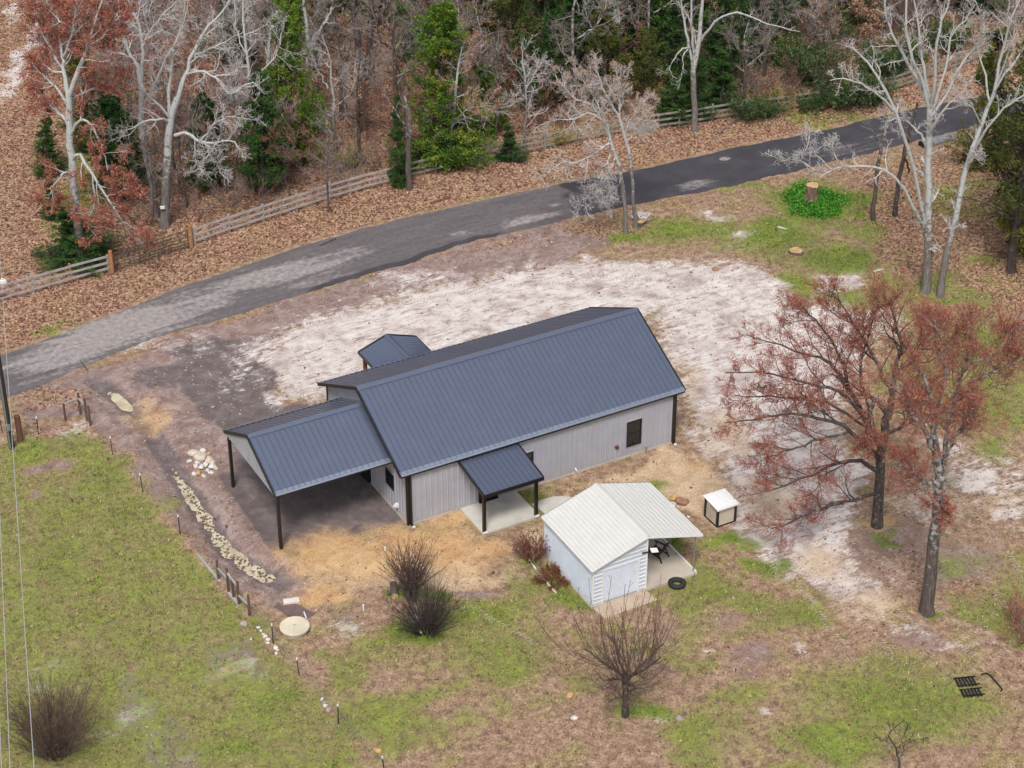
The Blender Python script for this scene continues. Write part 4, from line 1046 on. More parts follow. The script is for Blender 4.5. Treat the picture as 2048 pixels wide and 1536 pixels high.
class Plant:
    """trunk batches and crown batches, turned into two shared meshes"""
    def __init__(s, seed): s.rg = np.random.default_rng(seed); s.tr = []; s.cr = []; s.lv = []
    def limbs(s, paths, K=12, jit=.02, sides=7, mi=0):
        Ps = []; Rs = []
        for p in paths:
            P, R = resample(p, K, s.rg, jit); Ps.append(P); Rs.append(R)
        P, R = np.array(Ps), np.array(Rs)
        s.tr.append((P, R, sides, mi)); return P, R
    def grow(s, PR, m, t0, t1, L, ang, wander, up, K, mi, sides=3, to='cr', **k):
        P, R = kids(PR[0], PR[1], m, t0, t1, L, ang, wander, up, K, s.rg, **k)
        getattr(s, to).append((P, R, sides, mi)); return P, R
    def leaves(s, PR, per, ln, wd, mi, spread=.06, along=.3, droop=0.0, up=0.0, t0=.25, clump=True):
        P = PR[0]; N, K, _ = P.shape; rg = s.rg
        t = t0+(1-t0)*rg.random((N, per)); f = np.clip(t*(K-1), 0, K-1.001); i = f.astype(int); w = (f-i)[..., None]
        n_ = np.arange(N)[:, None]
        C = (P[n_, i]*(1-w)+P[n_, i+1]*w).reshape(-1, 3); D = unit(P[n_, i+1]-P[n_, i]).reshape(-1, 3)
        C = C+rg.normal(0, spread, C.shape)
        D = unit(D*along+rg.normal(0, .55, D.shape)+np.array([0, 0, up]))
        ti = np.clip(np.repeat(rg.random(N), per)*.8+rg.random(N*per)*.2, 0, 1) if clump else None
        s.lv.append((*leaf_quads(C, D, ln, wd, rg, ti, droop), mi))
    def meshes(s, name, tmats, cmats):
        v, q, mi = skin(s.tr)
        tm = raw_mesh(name+'_trunk', v, [q], tmats, mi, smooth=True)
        V_ = []; Q = []; MI = []; TI = []; b = 0
        if s.cr:
            v, q, mi = skin(s.cr); V_.append(v); Q.append(q); MI.append(mi); TI.append(np.full(len(v), .5)); b = len(v)
        for v, q, ti, m in s.lv:
            V_.append(v); Q.append(q+b); MI.append(np.full(len(q), m)); TI.append(ti); b += len(v)
        cm = raw_mesh(name+'_crown', np.concatenate(V_), [np.concatenate(Q)], cmats, np.concatenate(MI), attrs={'tint': ('FLOAT', np.concatenate(TI))})
        return tm, cm


def plant_thing(name, meshes, loc, rz=0, sc=1.0, label=None, cat='tree', group=None, parts=('trunk', 'crown'), scz=None):
    o = empty(name, loc, rz); o.scale = (sc, sc, scz or sc)
    tag(o, label, cat, group)
    for nm, me in zip(parts, meshes): link(nm, me, o)
    return o


# ---- generic bare hardwood, about 12 m tall before scaling
def bare_tree(seed, h=12.0, spread=.34, twig=1, droop=0.0, tips=None, bark_m='bark_mid', dens=1.0, lean=.03, fork=.35, r=.17, name='bare'):
    p = Plant(seed); rg = p.rg
    top = np.array([rg.normal(0, lean*h), rg.normal(0, lean*h), h*.9])
    tr = [[(0, 0, -.3, r*1.5), (0, 0, .35, r*1.05), (*(top*.33+rg.normal(0, .15, 3)), r*.85), (*(top*.66+rg.normal(0, .3, 3)), r*.5), (*top, .03)]]
    nl = rg.integers(3, 6)
    for k in range(nl):
        t = fork+.45*k/nl+rg.uniform(0, .08); b = np.array(tr[0][1][:3])*(1-t)+top*t
        a = k*2.4+rg.uniform(0, 1); L = h*rg.uniform(.28, .45)
        d = np.array([math.cos(a)*spread*1.6, math.sin(a)*spread*1.6, 1.0]); d /= np.linalg.norm(d)
        q1 = b+d*L*.35+np.array([math.cos(a), math.sin(a), 0])*L*.18; q2 = b+d*L+rg.normal(0, .3, 3)
        rr = r*(1-t)*.75
        tr.append([(*b, rr), (*q1, rr*.75), (*q2, .025)])
    P = p.limbs(tr, 11, .05, 6)
    a = p.grow(P, int(9*dens), .30, .97, h*.19, 52, .17, .05-droop, 7, 0, 4, rr=.5, rmin=.012)
    b = p.grow(a, int(7*dens), .2, .98, h*.085, 48, .22, .04-droop, 5, 1, 3, rr=.6, rmin=.0085)
    if twig: c = p.grow(b, int(5*twig), .2, 1.0, h*.036, 45, .25, .05-droop, 4, 1, 3, rr=.7, rmin=.0065)
    else: c = b
    cm = [M['twig_grey'], M['twig_grey']]
    if tips:
        mat, per, ln, wd = tips
        p.leaves(c, per, ln, wd, 2, .05, .5, clump=True); cm.append(mat)
    return p, cm, bark_m


def bare_meshes(seed, cm=None, **k):
    p, c, b = bare_tree(seed, **k)
    if cm: c = [M[x] for x in cm]+c[2:]
    return p.meshes('bare_tree', [M[b]], c)


# ---- red cedar, unit: 10 m tall
def cedar_meshes(seed, h=10.0, w=2.2, mat='cedar_dark', bare=.12, nb=120, top=.75, gap=.25):
    p = Plant(seed); rg = p.rg
    P = p.limbs([[(0, 0, -.3, .2), (0, 0, h*.1, .16), (rg.normal(0, .2), rg.normal(0, .2), h*.5, .1), (rg.normal(0, .25), rg.normal(0, .25), h*.985, .015)]], 14, .04, 6)
    N = nb
    t = bare+(1-bare)*np.sort(rg.random(N))**.92
    a = rg.random(N)*2*np.pi
    lob = .30+1.25*fbm(t*5.5+seed*3.1, a*.75+seed, 1.25, 2, seed % 5)
    prof = np.minimum(1, ((t-bare)/.14+.35))*np.power(np.clip(1-t, .012, 1), top)*1.15
    L = w*prof*lob*rg.uniform(.6, 1.2, N)+.28
    f = t*13; i = np.clip(f.astype(int), 0, 12); fr_ = (f-i)[:, None]
    base = P[0][0][i]*(1-fr_)+P[0][0][i+1]*fr_
    K = 7; d = np.stack([np.cos(a), np.sin(a), .15+.75*t+rg.normal(0, .14, N)], 1); d = unit(d)
    B = np.empty((N, K, 3)); B[:, 0] = base
    for k in range(1, K):
        d = d+rg.normal(0, .12, d.shape); d[:, 2] += .045; d = unit(d); B[:, k] = B[:, k-1]+d*(L/(K-1))[:, None]
    R = np.clip(.012+.012*L, .012, .05)[:, None]*np.linspace(1, .3, K)[None]
    p.tr.append((B, R, 3, 0))
    keep = rg.random(N) > gap*.5
    b1 = kids(B[keep], R[keep], 10, .18, 1.0, -.40, 48, .16, .05, 4, rg, taper=.55, flat=.45)
    b2 = kids(b1[0], b1[1], 4, .15, 1.0, -.55, 44, .16, .04, 3, rg, taper=.4, flat=.3)
    n1 = len(b1[0])//max(1, keep.sum())
    p.cr.append((*b1, 3, 1))
    bt = np.repeat(rg.random(int(keep.sum())), 10)          # one tone per bough, so boughs read apart
    for PR, per, rep in ((b1, 5, 1), (b2, 5, 4)):
        n0 = len(p.lv); p.leaves(PR, per, .15, .06, 0, .035, .9, up=.22, t0=.12)
        v, q, tn, mi = p.lv[n0]
        tt = np.repeat(np.repeat(bt, rep), per*4)
        p.lv[n0] = (v, q, np.clip(tt*.65+tn*.4, 0, 1), mi)
    return p.meshes('cedar_tree', [M['bark_dark']], [M[mat], M['twig_brown']])


# ---- multi-stem shrub
def stem_bush(seed, n=60, h=2.2, spread=.9, base=.35, mats=('twig_brown', 'twig_brown'), side=5, r=.016, lv=None, curve=.08, tip=.35):
    p = Plant(seed); rg = p.rg
    a = rg.random(n)*2*np.pi; q = np.sqrt(rg.random(n)); K = 8
    P = np.empty((n, K, 3)); P[:, 0] = np.stack([np.cos(a)*q*base, np.sin(a)*q*base, np.full(n, -.08)], 1)
    d = unit(np.stack([np.cos(a)*q*spread, np.sin(a)*q*spread, np.ones(n)], 1)+rg.normal(0, .1, (n, 3)))
    L = h*rg.uniform(.65, 1.1, n)*(1-.12*q)
    for k in range(1, K):
        d = d+rg.normal(0, .06, d.shape)+np.stack([np.cos(a), np.sin(a), -np.ones(n)*.2], 1)*curve*(q*k/K)[:, None]; d = unit(d); P[:, k] = P[:, k-1]+d*(L/(K-1))[:, None]
    R = r*rg.uniform(.7, 1.3, n)[:, None]*np.linspace(1, tip, K)[None]
    p.tr.append((P, R, 4, 0))
    s1 = p.grow((P, R), side, .3, 1.0, h*.22, 28, .12, .05, 5, 0, 3, rr=.7, rmin=.007) if side else (P, R)
    if side > 3: p.grow(s1, 2, .3, 1, h*.1, 30, .14, .05, 3, 0, 3, rr=.7, rmin=.006)
    cm = [M[mats[1]]]
    if lv:
        mat, per, ln, wd = lv; p.leaves(s1, per, ln, wd, 1, .03, .6, t0=.2); cm.append(M[mat])
    if not p.cr and not p.lv:
        p.cr.append((P[:, -3:], R[:, -3:]*.9, 3, 0))
    return p.meshes('bush', [M[mats[0]]], cm)


# ---- dense broadleaf evergreen shrub
def leaf_shrub(seed, h=2.6, w=1.8, mat='broadleaf', n=46, per=9, ln=.15):
    p = Plant(seed); rg = p.rg
    a = rg.random(n)*2*np.pi; q = np.sqrt(rg.random(n)); K = 6
    P = np.empty((n, K, 3)); P[:, 0] = np.stack([np.cos(a)*q*.25, np.sin(a)*q*.25, np.full(n, -.05)], 1)
    d = unit(np.stack([np.cos(a)*q*w/h*1.3, np.sin(a)*q*w/h*1.3, np.ones(n)], 1)); L = h*rg.uniform(.5, 1.1, n)
    for k in range(1, K): d = unit(d+rg.normal(0, .13, d.shape)); P[:, k] = P[:, k-1]+d*(L/(K-1))[:, None]
    R = np.full((n, 1), .016)*np.linspace(1, .4, K)[None]
    p.tr.append((P, R, 3, 0))
    s1 = p.grow((P, R), 6, .25, 1, h*.28, 50, .18, .03, 4, 0, 3, rr=.7, rmin=.007)
    p.leaves(s1, per, ln, ln*.55, 1, .08, .3, up=.3, t0=.1)
    return p.meshes('shrub', [M['twig_brown']], [M['twig_brown'], M[mat]])


def at(x, y): return (x, y, gz(x, y)-.02)


# ================================================================== named trees
def key_tree(spec, seed, name, label, build, bark_m, cmats, K=13, jit=.035, sides=8, extra=None):
    bx, by, limbs = spec
    p = Plant(seed)
    limbs = [[tuple(q) for q in l] for l in limbs]
    # root flare on the first limb of the tree
    P = p.limbs(limbs, K, jit, sides)
    build(p, P)
    ms = p.meshes(name, [M[b] for b in (bark_m if isinstance(bark_m, tuple) else (bark_m,))], [M[c] for c in cmats])
    return plant_thing(name, ms, at(bx, by), 0, 1, label, 'tree')


def sub(P, idx): return P[0][idx], P[1][idx]


# bare pale tree beside the far right of the clearing: one trunk opening into a candelabra of limbs
def b_cand(p, P):
    a = p.grow(P, 9, .34, .98, 1.7, 46, .20, .07, 8, 0, 4, rr=.55, rmin=.016)
    b = p.grow(a, 6, .2, .98, .85, 48, .24, .06, 6, 0, 3, rr=.65, rmin=.011)
    p.grow(b, 4, .2, 1, .42, 46, .26, .06, 4, 0, 3, rr=.7, rmin=.009)
key_tree((37.481,6.428,[[(0.02,-0.01,-0.24,0.34),(-0.0,0.0,0.85,0.27),(-0.15,0.08,3.53,0.235),(-0.37,0.2,6.15,0.21),(-0.62,0.45,8.97,0.19),(-0.73,0.63,11.89,0.175)],[(-0.72,0.62,11.8,0.15),(-1.36,1.21,13.48,0.11),(-1.9,1.95,14.82,0.085),(-2.53,2.53,16.17,0.07),(-2.9,2.73,17.41,0.05),(-3.05,2.82,19.45,0.03)],[(-0.7,0.62,11.67,0.13),(-1.35,0.74,13.5,0.1),(-2.16,0.84,14.99,0.09),(-2.67,1.01,16.8,0.075),(-2.93,1.16,20.26,0.04)],[(-0.69,0.61,11.73,0.12),(-0.64,1.38,13.57,0.085),(-0.82,1.82,14.95,0.07),(-1.0,2.15,16.66,0.06),(-1.55,2.45,19.01,0.03)],[(-0.67,0.6,11.86,0.13),(-1.13,0.05,13.57,0.1),(-1.43,-0.13,15.49,0.085),(-1.5,-0.32,17.19,0.07),(-1.25,-0.46,18.78,0.05),(-0.99,-0.6,20.49,0.03)],[(-0.63,0.58,11.67,0.11),(-0.35,0.42,13.11,0.085),(0.02,0.44,14.69,0.07),(0.09,0.52,16.14,0.055),(0.58,0.25,16.88,0.04),(1.08,-0.02,17.9,0.02)],[(-0.69,0.5,11.41,0.1),(0.27,0.54,12.48,0.075),(0.98,0.49,14.17,0.06),(1.75,0.29,15.14,0.04),(2.32,0.09,16.15,0.02)],[(-0.67,0.48,10.07,0.12),(-0.87,-0.21,11.48,0.08),(-0.58,-0.82,12.73,0.06),(-0.06,-1.33,13.58,0.035)],[(-0.23,0.13,3.86,0.13),(-1.16,0.07,6.4,0.11),(-1.98,0.06,8.83,0.1),(-2.79,0.17,10.84,0.095),(-3.5,0.33,12.46,0.09),(-4.31,0.66,14.16,0.08),(-5.14,1.11,15.35,0.06),(-5.75,1.45,16.17,0.04),(-6.05,1.61,16.23,0.02)],[(-3.5,0.32,12.4,0.07),(-4.63,0.37,13.53,0.06),(-5.6,0.56,14.26,0.05),(-6.48,0.82,14.76,0.04),(-7.56,1.19,14.79,0.02)],[(-0.33,0.18,4.12,0.12),(-1.47,0.12,5.81,0.1),(-2.73,0.13,7.87,0.085),(-3.94,0.34,8.92,0.075),(-5.15,0.66,9.31,0.065),(-6.31,0.96,9.3,0.05),(-7.16,1.19,9.09,0.04),(-7.57,1.3,8.86,0.03)],[(-7.16,1.19,9.09,0.035),(-8.04,1.45,9.5,0.026),(-9.01,1.75,10.12,0.02),(-9.9,2.02,10.09,0.012)],[(-6.78,1.1,9.2,0.03),(-7.4,1.67,9.87,0.024),(-7.93,2.08,10.6,0.016),(-8.17,2.21,11.21,0.01)],[(-6.19,0.89,9.3,0.03),(-6.67,1.38,10.14,0.02),(-7.04,1.58,10.75,0.012)],[(-0.59,0.32,9.59,0.08),(-0.88,1.28,10.2,0.06),(-1.43,1.92,10.87,0.05),(-2.11,2.53,10.66,0.03)]]),
 21, 'bare_tree', 'tall pale bare tree whose forked trunk opens like a candelabra at the clearing edge', b_cand, 'bark_lichen', ('twig_pale',))
key_tree((37.995,5.663,[[(0.03,-0.01,-0.27,0.28),(0.03,-0.02,0.75,0.22),(0.09,-0.05,3.09,0.19),(0.37,-0.09,5.34,0.17),(0.63,-0.12,7.86,0.155),(0.98,-0.19,10.02,0.14),(1.46,-0.34,11.99,0.12)],[(1.46,-0.34,11.99,0.11),(1.64,-0.56,13.56,0.09),(1.66,-0.68,15.25,0.075),(1.69,-0.93,17.1,0.06),(2.05,-1.13,18.56,0.04),(2.36,-1.3,19.99,0.02)],[(1.4,-0.32,11.77,0.1),(2.06,-0.11,12.84,0.08),(2.9,-0.22,14.23,0.065),(3.77,-0.36,15.45,0.05),(4.58,-0.69,16.45,0.03)],[(0.99,-0.2,9.4,0.09),(1.03,-1.02,11.12,0.075),(1.42,-1.69,12.53,0.06),(2.02,-2.48,13.53,0.05),(2.81,-3.14,14.3,0.03)],[(1.55,-0.39,12.3,0.07),(1.47,0.22,13.75,0.055),(1.16,0.62,15.17,0.045),(1.17,0.73,16.62,0.035),(0.88,0.89,17.79,0.02)],[(0.67,-0.14,8.02,0.075),(0.49,-0.61,9.05,0.06),(0.57,-0.88,9.46,0.035)],[(1.18,-0.31,10.96,0.06),(0.02,-0.7,12.44,0.045),(-0.72,-0.63,13.03,0.035),(-1.36,-0.39,13.92,0.02)],[(2.05,-0.1,12.99,0.06),(2.23,-0.54,15.08,0.045),(2.33,-0.71,16.9,0.035),(2.22,-0.65,18.94,0.02)]]),
 22, 'bare_tree', 'slanting pale bare tree leaning right behind the two red maples', b_cand, 'bark_lichen', ('twig_pale',))
# broken dark trunks behind them
def b_snag(p, P):
    a = p.grow(P, 5, .45, 1.0, 1.1, 45, .2, .05, 6, 0, 3, rr=.5, rmin=.012)
    p.grow(a, 5, .2, 1, .5, 45, .24, .05, 4, 0, 3, rr=.6, rmin=.009)
key_tree((40.51,15.432,[[(-0.02,0.01,-0.14,0.17),(-0.06,0.03,1.06,0.14),(-0.06,0.04,3.51,0.12),(0.12,0.05,5.35,0.1),(0.41,0.0,6.82,0.07),(0.5,-0.05,7.66,0.03)],[(0.1,0.06,5.18,0.05),(-0.75,0.07,6.31,0.03),(-1.08,0.25,7.05,0.015)]]),
 23, 'dead_tree', 'thin leaning broken dead trunk near the ivy-ringed tall stump', b_snag, 'bark_mid', ('twig_grey',))
key_tree((42.045,15.218,[[(-0.02,0.01,-0.14,0.18),(-0.04,0.02,1.14,0.15),(0.09,0.06,3.19,0.13),(0.31,0.06,4.87,0.12),(0.63,0.11,6.31,0.1),(0.88,0.09,7.62,0.06)],[(0.26,0.09,4.18,0.07),(1.03,0.35,2.85,0.06),(1.03,0.46,2.62,0.05)]]),
 24, 'dead_tree', 'crooked dark mossy trunk between the broken trunk and the candelabra tree', b_snag, 'bark_dark', ('twig_grey',))


# the grey two-trunk tree standing between road and clearing
def b_road(p, P):
    a = p.grow(sub(P, slice(2, None)), 14, .12, .98, 1.7, 48, .2, .03, 8, 0, 4, rr=.55, rmin=.014)
    b = p.grow(a, 9, .15, .98, .9, 46, .22, .05, 5, 0, 3, rr=.65, rmin=.010)
    c = p.grow(b, 4, .2, 1, .42, 42, .22, .08, 4, 0, 3, rr=.7, rmin=.008)
    hi = c[0][:, -1, 2] > 7.6
    p.leaves((c[0][hi], c[1][hi]), 2, .09, .03, 1, .04, .9, up=.4)
key_tree((26.008,21.385,[[(-0.13,0.07,-0.21,0.21),(-0.21,0.11,0.56,0.155),(-0.36,0.2,2.31,0.14),(-0.6,0.33,4.37,0.13),(-0.95,0.52,5.72,0.12),(-1.27,0.7,6.89,0.11)],[(0.7,0.41,-0.08,0.18),(0.67,0.43,0.9,0.125),(0.45,0.55,3.0,0.115),(0.23,0.56,5.1,0.105),(-0.07,0.72,6.45,0.1),(-0.47,0.83,7.66,0.09)],[(-1.27,0.7,6.89,0.09),(-1.76,1.19,8.13,0.075),(-2.3,1.72,8.7,0.065),(-2.79,2.22,8.91,0.05),(-3.23,2.68,9.51,0.035),(-3.71,3.07,10.28,0.02)],[(-1.13,0.62,6.23,0.09),(-1.84,0.44,6.13,0.075),(-2.7,0.46,5.82,0.065),(-3.65,0.63,5.46,0.055),(-4.34,0.78,5.66,0.04),(-5.3,1.09,4.98,0.025),(-5.7,1.19,4.46,0.015)],[(-1.27,0.7,6.89,0.08),(-1.82,0.54,7.91,0.065),(-2.65,0.65,8.54,0.055),(-3.59,0.83,8.25,0.045),(-4.74,1.23,8.28,0.03),(-5.58,1.58,8.0,0.018)],[(-0.47,0.83,7.66,0.08),(-1.03,0.91,8.74,0.07),(-1.55,1.08,9.77,0.06),(-1.86,1.02,10.67,0.04),(-2.08,1.14,11.47,0.02)],[(-0.42,0.8,7.5,0.07),(-0.29,1.18,8.64,0.055),(-0.15,1.34,9.54,0.04),(-0.34,1.55,10.47,0.02)],[(-0.13,0.75,6.62,0.07),(0.19,0.35,7.71,0.055),(0.47,-0.03,8.46,0.04),(0.97,-0.31,9.28,0.02)],[(-1.41,0.78,7.23,0.06),(-1.68,1.83,9.01,0.05),(-2.07,2.28,9.75,0.035),(-2.56,2.66,10.52,0.02)],[(-0.84,0.46,5.32,0.05),(-1.4,0.09,4.66,0.04),(-1.75,0.05,3.57,0.03),(-2.22,0.19,2.76,0.015)],[(-1.01,0.55,5.79,0.05),(-2.14,0.15,4.47,0.035),(-2.94,0.25,3.19,0.022),(-3.38,0.38,2.28,0.012)],[(0.07,0.64,6.11,0.05),(0.86,0.78,6.48,0.04),(1.69,0.67,6.58,0.02)],[(-0.58,0.32,3.69,0.035),(-1.31,0.15,2.84,0.028),(-1.86,0.23,2.49,0.015)]]),
 25, 'bare_tree', 'grey two-trunked bare tree standing alone on the near road verge', b_road, 'bark_lichen', ('twig_pale', 'tan_bud'))


# the two red maples on the right of the clearing
def maple(tip_per, red=1):
    def f(p, P):
        Q = sub(P, slice(1, None))
        a = p.grow(Q, 15, .2, .98, 2.5, 42, .14, .045, 9, 0, 4, rr=.5, rmin=.015)
        b = p.grow(a, 9, .2, .98, 1.25, 38, .16, .06, 6, 1, 3, rr=.6, rmin=.009)
        c = p.grow(b, 5, .2, 1, .62, 36, .18, .07, 4, 1, 3, rr=.7, rmin=.0065)
        p.leaves(c, tip_per, .085, .036, 2, .045, .9, up=.15, t0=.15)
        p.leaves(b, 4, .10, .042, 2, .06, .8, up=.15, t0=.4)
    return f
key_tree((20.501,-11.165,[[(0.01,-0.01,-0.18,0.36),(-0.01,0.0,0.61,0.27),(-0.11,0.06,2.72,0.24),(-0.13,0.07,4.5,0.22),(-0.08,0.04,5.95,0.2),(0.07,0.07,7.32,0.17)],[(0.08,0.07,7.26,0.14),(0.24,0.21,8.74,0.11),(0.46,0.32,10.15,0.09),(0.33,0.73,11.35,0.06),(0.06,1.11,12.32,0.03)],[(0.02,0.1,6.46,0.13),(-0.84,0.23,7.5,0.11),(-1.37,-0.16,6.18,0.1),(-1.61,-0.26,5.74,0.06)],[(-0.12,0.07,4.35,0.14),(-0.54,0.86,5.62,0.12),(-1.11,1.75,7.32,0.1),(-1.81,2.59,8.63,0.085),(-2.43,3.39,8.76,0.06),(-3.49,4.43,9.14,0.04),(-4.62,5.39,9.47,0.02)],[(-0.54,0.86,5.62,0.09),(-2.08,0.91,7.79,0.08),(-3.42,1.19,8.6,0.07),(-4.6,1.61,9.0,0.055),(-5.99,2.15,9.54,0.04),(-7.75,2.89,9.67,0.02)],[(-0.13,0.07,3.91,0.13),(-1.98,0.4,6.05,0.1),(-3.6,0.72,7.0,0.08),(-5.06,1.18,7.48,0.06),(-6.42,1.7,7.41,0.04),(-7.97,2.32,7.26,0.02)],[(-0.11,0.06,3.17,0.12),(-1.72,-0.08,4.51,0.1),(-3.19,0.15,4.5,0.08),(-4.25,0.28,4.25,0.06),(-5.72,0.63,3.8,0.04),(-6.66,0.92,3.65,0.02)],[(-0.07,0.04,1.97,0.1),(-1.34,-0.18,2.23,0.085),(-2.81,-0.05,2.27,0.07),(-3.89,0.09,2.14,0.055),(-4.9,0.3,1.81,0.04),(-6.06,0.7,1.42,0.025)],[(0.11,0.05,7.6,0.11),(-0.01,1.03,8.65,0.09),(-0.6,2.04,10.11,0.07),(-1.01,2.84,11.21,0.05),(-1.53,3.46,12.13,0.02)],[(0.26,0.2,8.6,0.1),(0.44,-0.7,9.87,0.08),(0.72,-1.08,11.08,0.05),(0.85,-1.15,11.89,0.02)],[(-1.1,1.74,7.17,0.08),(-1.28,2.53,8.79,0.06),(-2.0,3.38,10.38,0.045),(-2.73,4.12,11.31,0.02)],[(-0.08,0.04,5.37,0.1),(1.02,0.12,5.56,0.08),(1.73,0.19,6.46,0.05),(2.21,0.15,7.19,0.02)],[(-0.52,0.86,5.48,0.08),(-2.63,1.67,7.11,0.06),(-4.61,2.64,7.46,0.045),(-6.57,3.61,7.66,0.02)],[(-1.97,0.4,5.99,0.07),(-3.46,0.76,5.74,0.055),(-4.87,1.19,5.36,0.04),(-6.02,1.59,5.07,0.02)],[(-0.43,0.92,6.42,0.07),(-0.38,2.03,8.09,0.06),(0.13,2.21,10.1,0.045),(0.61,2.29,11.59,0.02)]]),
 26, 'maple_tree', 'wide spreading red-budded maple on the sand, its limbs reaching towards the house', maple(5), 'bark_dark', ('twig_dark', 'twig_red', 'red_bud'))
key_tree((18.197,-18.025,[[(0.01,-0.0,-0.3,0.42),(-0.0,0.0,0.68,0.32),(-0.03,0.02,3.15,0.28),(-0.11,0.06,5.7,0.25),(-0.18,0.1,7.63,0.23),(-0.47,0.26,9.12,0.2)],[(-0.41,0.22,8.85,0.16),(-0.62,0.46,10.12,0.13),(-0.63,0.57,11.24,0.1),(-0.91,0.84,12.22,0.07),(-1.02,1.01,13.06,0.03)],[(-0.47,0.26,9.12,0.15),(-1.26,0.35,10.52,0.12),(-1.86,0.45,11.43,0.09),(-2.41,0.52,12.34,0.05),(-2.99,0.61,13.23,0.02)],[(-0.12,0.07,7.9,0.15),(0.11,0.28,9.05,0.12),(0.18,0.47,10.26,0.085),(0.32,0.51,11.51,0.06),(0.62,0.46,13.01,0.05),(0.89,0.43,13.84,0.03)],[(0.63,0.45,12.88,0.05),(0.85,-0.01,13.58,0.045),(1.27,-0.58,14.09,0.04),(1.61,-0.88,14.7,0.03),(1.81,-0.99,15.46,0.02)],[(-0.2,0.11,7.5,0.12),(-1.1,0.04,7.84,0.09),(-1.83,-0.02,8.79,0.06),(-2.57,0.16,9.19,0.03)],[(0.2,0.46,10.26,0.08),(0.91,0.87,11.39,0.06),(1.34,1.09,13.49,0.045),(1.59,1.29,14.85,0.02)],[(-0.58,0.54,10.72,0.08),(0.21,1.03,12.3,0.06),(0.19,1.61,13.81,0.045),(0.08,2.01,14.91,0.02)],[(0.33,0.5,11.38,0.06),(0.63,-0.69,13.11,0.05),(1.12,-1.3,13.81,0.03),(1.67,-1.83,14.43,0.015)],[(-0.11,0.06,8.58,0.09),(-0.32,-0.51,10.19,0.07),(-0.13,-0.96,11.17,0.05),(0.11,-1.32,12.2,0.02)],[(0.1,-0.05,7.22,0.09),(-0.06,-0.08,6.6,0.07),(-0.0,-0.17,5.67,0.04)]]),
 27, 'maple_tree', 'lichen-patched red-budded maple with a scarred trunk, nearest the right edge', maple(4), 'bark_mid', ('twig_grey', 'twig_red', 'red_bud'))

# far left: tall red-tinted hardwood
def b_left(p, P):
    Q = sub(P, slice(1, None))
    a = p.grow(Q, 11, .2, .98, 1.9, 44, .18, .02, 8, 0, 4, rr=.5, rmin=.016)
    b = p.grow(a, 7, .2, .98, 1.0, 42, .22, .02, 6, 1, 3, rr=.6, rmin=.010)
    c = p.grow(b, 5, .2, 1, .5, 40, .24, .03, 4, 1, 3, rr=.7, rmin=.008)
    p.leaves(c, 7, .12, .055, 2, .06, .8, up=.1, t0=.05)
    p.leaves(b, 4, .11, .05, 2, .08, .8, up=.1, t0=.3)
key_tree((-5.258,34.158,[[(-0.07,0.04,-0.17,0.36),(-0.02,0.01,1.21,0.3),(0.01,-0.01,4.26,0.26),(0.1,-0.05,7.24,0.24),(0.25,-0.13,9.5,0.22),(0.35,-0.19,11.09,0.2)],[(0.34,-0.19,11.02,0.16),(0.36,0.14,12.52,0.12),(0.43,0.33,13.37,0.09),(0.47,0.54,14.83,0.06),(0.33,0.73,16.31,0.03)],[(0.38,-0.21,11.09,0.17),(0.8,-0.67,12.43,0.14),(1.36,-1.09,13.86,0.11),(1.84,-1.47,15.28,0.08),(2.35,-1.75,16.79,0.05),(2.79,-1.99,18.86,0.02)],[(1.21,-1.0,13.55,0.1),(1.85,-0.33,13.79,0.08),(2.57,-0.27,14.09,0.05),(3.48,-0.43,14.59,0.02)],[(0.45,0.33,13.22,0.09),(0.68,-0.72,14.63,0.07),(1.0,-1.23,16.27,0.05),(1.29,-1.4,18.05,0.02)],[(0.38,0.13,12.21,0.08),(-0.01,1.15,13.63,0.06),(-0.36,1.8,15.16,0.04),(-0.53,2.11,16.6,0.02)],[(0.32,-0.18,10.29,0.09),(-0.16,0.55,11.54,0.07),(-0.63,1.26,11.99,0.05),(-1.02,1.7,12.54,0.02)],[(0.24,-0.13,9.18,0.1),(-0.11,0.63,9.75,0.08),(-0.53,1.32,10.21,0.05),(-0.84,1.6,10.64,0.02)],[(0.09,-0.05,6.91,0.12),(0.38,-1.01,7.63,0.1),(0.74,-1.89,6.72,0.085),(1.15,-2.69,5.5,0.07),(1.56,-3.25,4.5,0.05),(2.07,-3.76,3.11,0.03),(2.57,-4.15,2.42,0.015)],[(0.2,-0.11,8.53,0.1),(0.56,-1.22,9.86,0.08),(1.02,-2.05,9.78,0.06),(1.27,-2.64,8.37,0.04),(1.35,-2.91,7.18,0.02)],[(1.15,-2.68,5.43,0.04),(1.85,-3.3,5.93,0.03),(2.58,-3.93,6.29,0.015)],[(0.05,-0.03,5.92,0.08),(-0.54,-0.61,6.48,0.06),(-1.25,-0.68,5.86,0.045),(-1.8,-0.61,4.97,0.02)],[(0.74,-1.89,6.72,0.06),(0.61,-2.16,5.07,0.045),(0.17,-2.15,3.85,0.03),(0.18,-2.27,2.9,0.015)],[(0.34,-0.19,10.77,0.1),(1.37,0.39,10.8,0.07),(2.49,0.46,11.01,0.05),(3.52,0.35,11.0,0.02)],[(0.93,-1.08,15.32,0.06),(0.22,0.11,15.95,0.05),(-0.1,0.51,17.07,0.02)],[(1.36,-1.09,13.86,0.07),(2.83,-1.1,14.95,0.05),(3.94,-1.25,16.01,0.02)]]),
 28, 'maple_tree', 'tall rust-red budded tree beside the old lane, drooping white limb towards the gate', b_left, 'bark_lichen', ('twig_pale', 'twig_red', 'red_bud'))


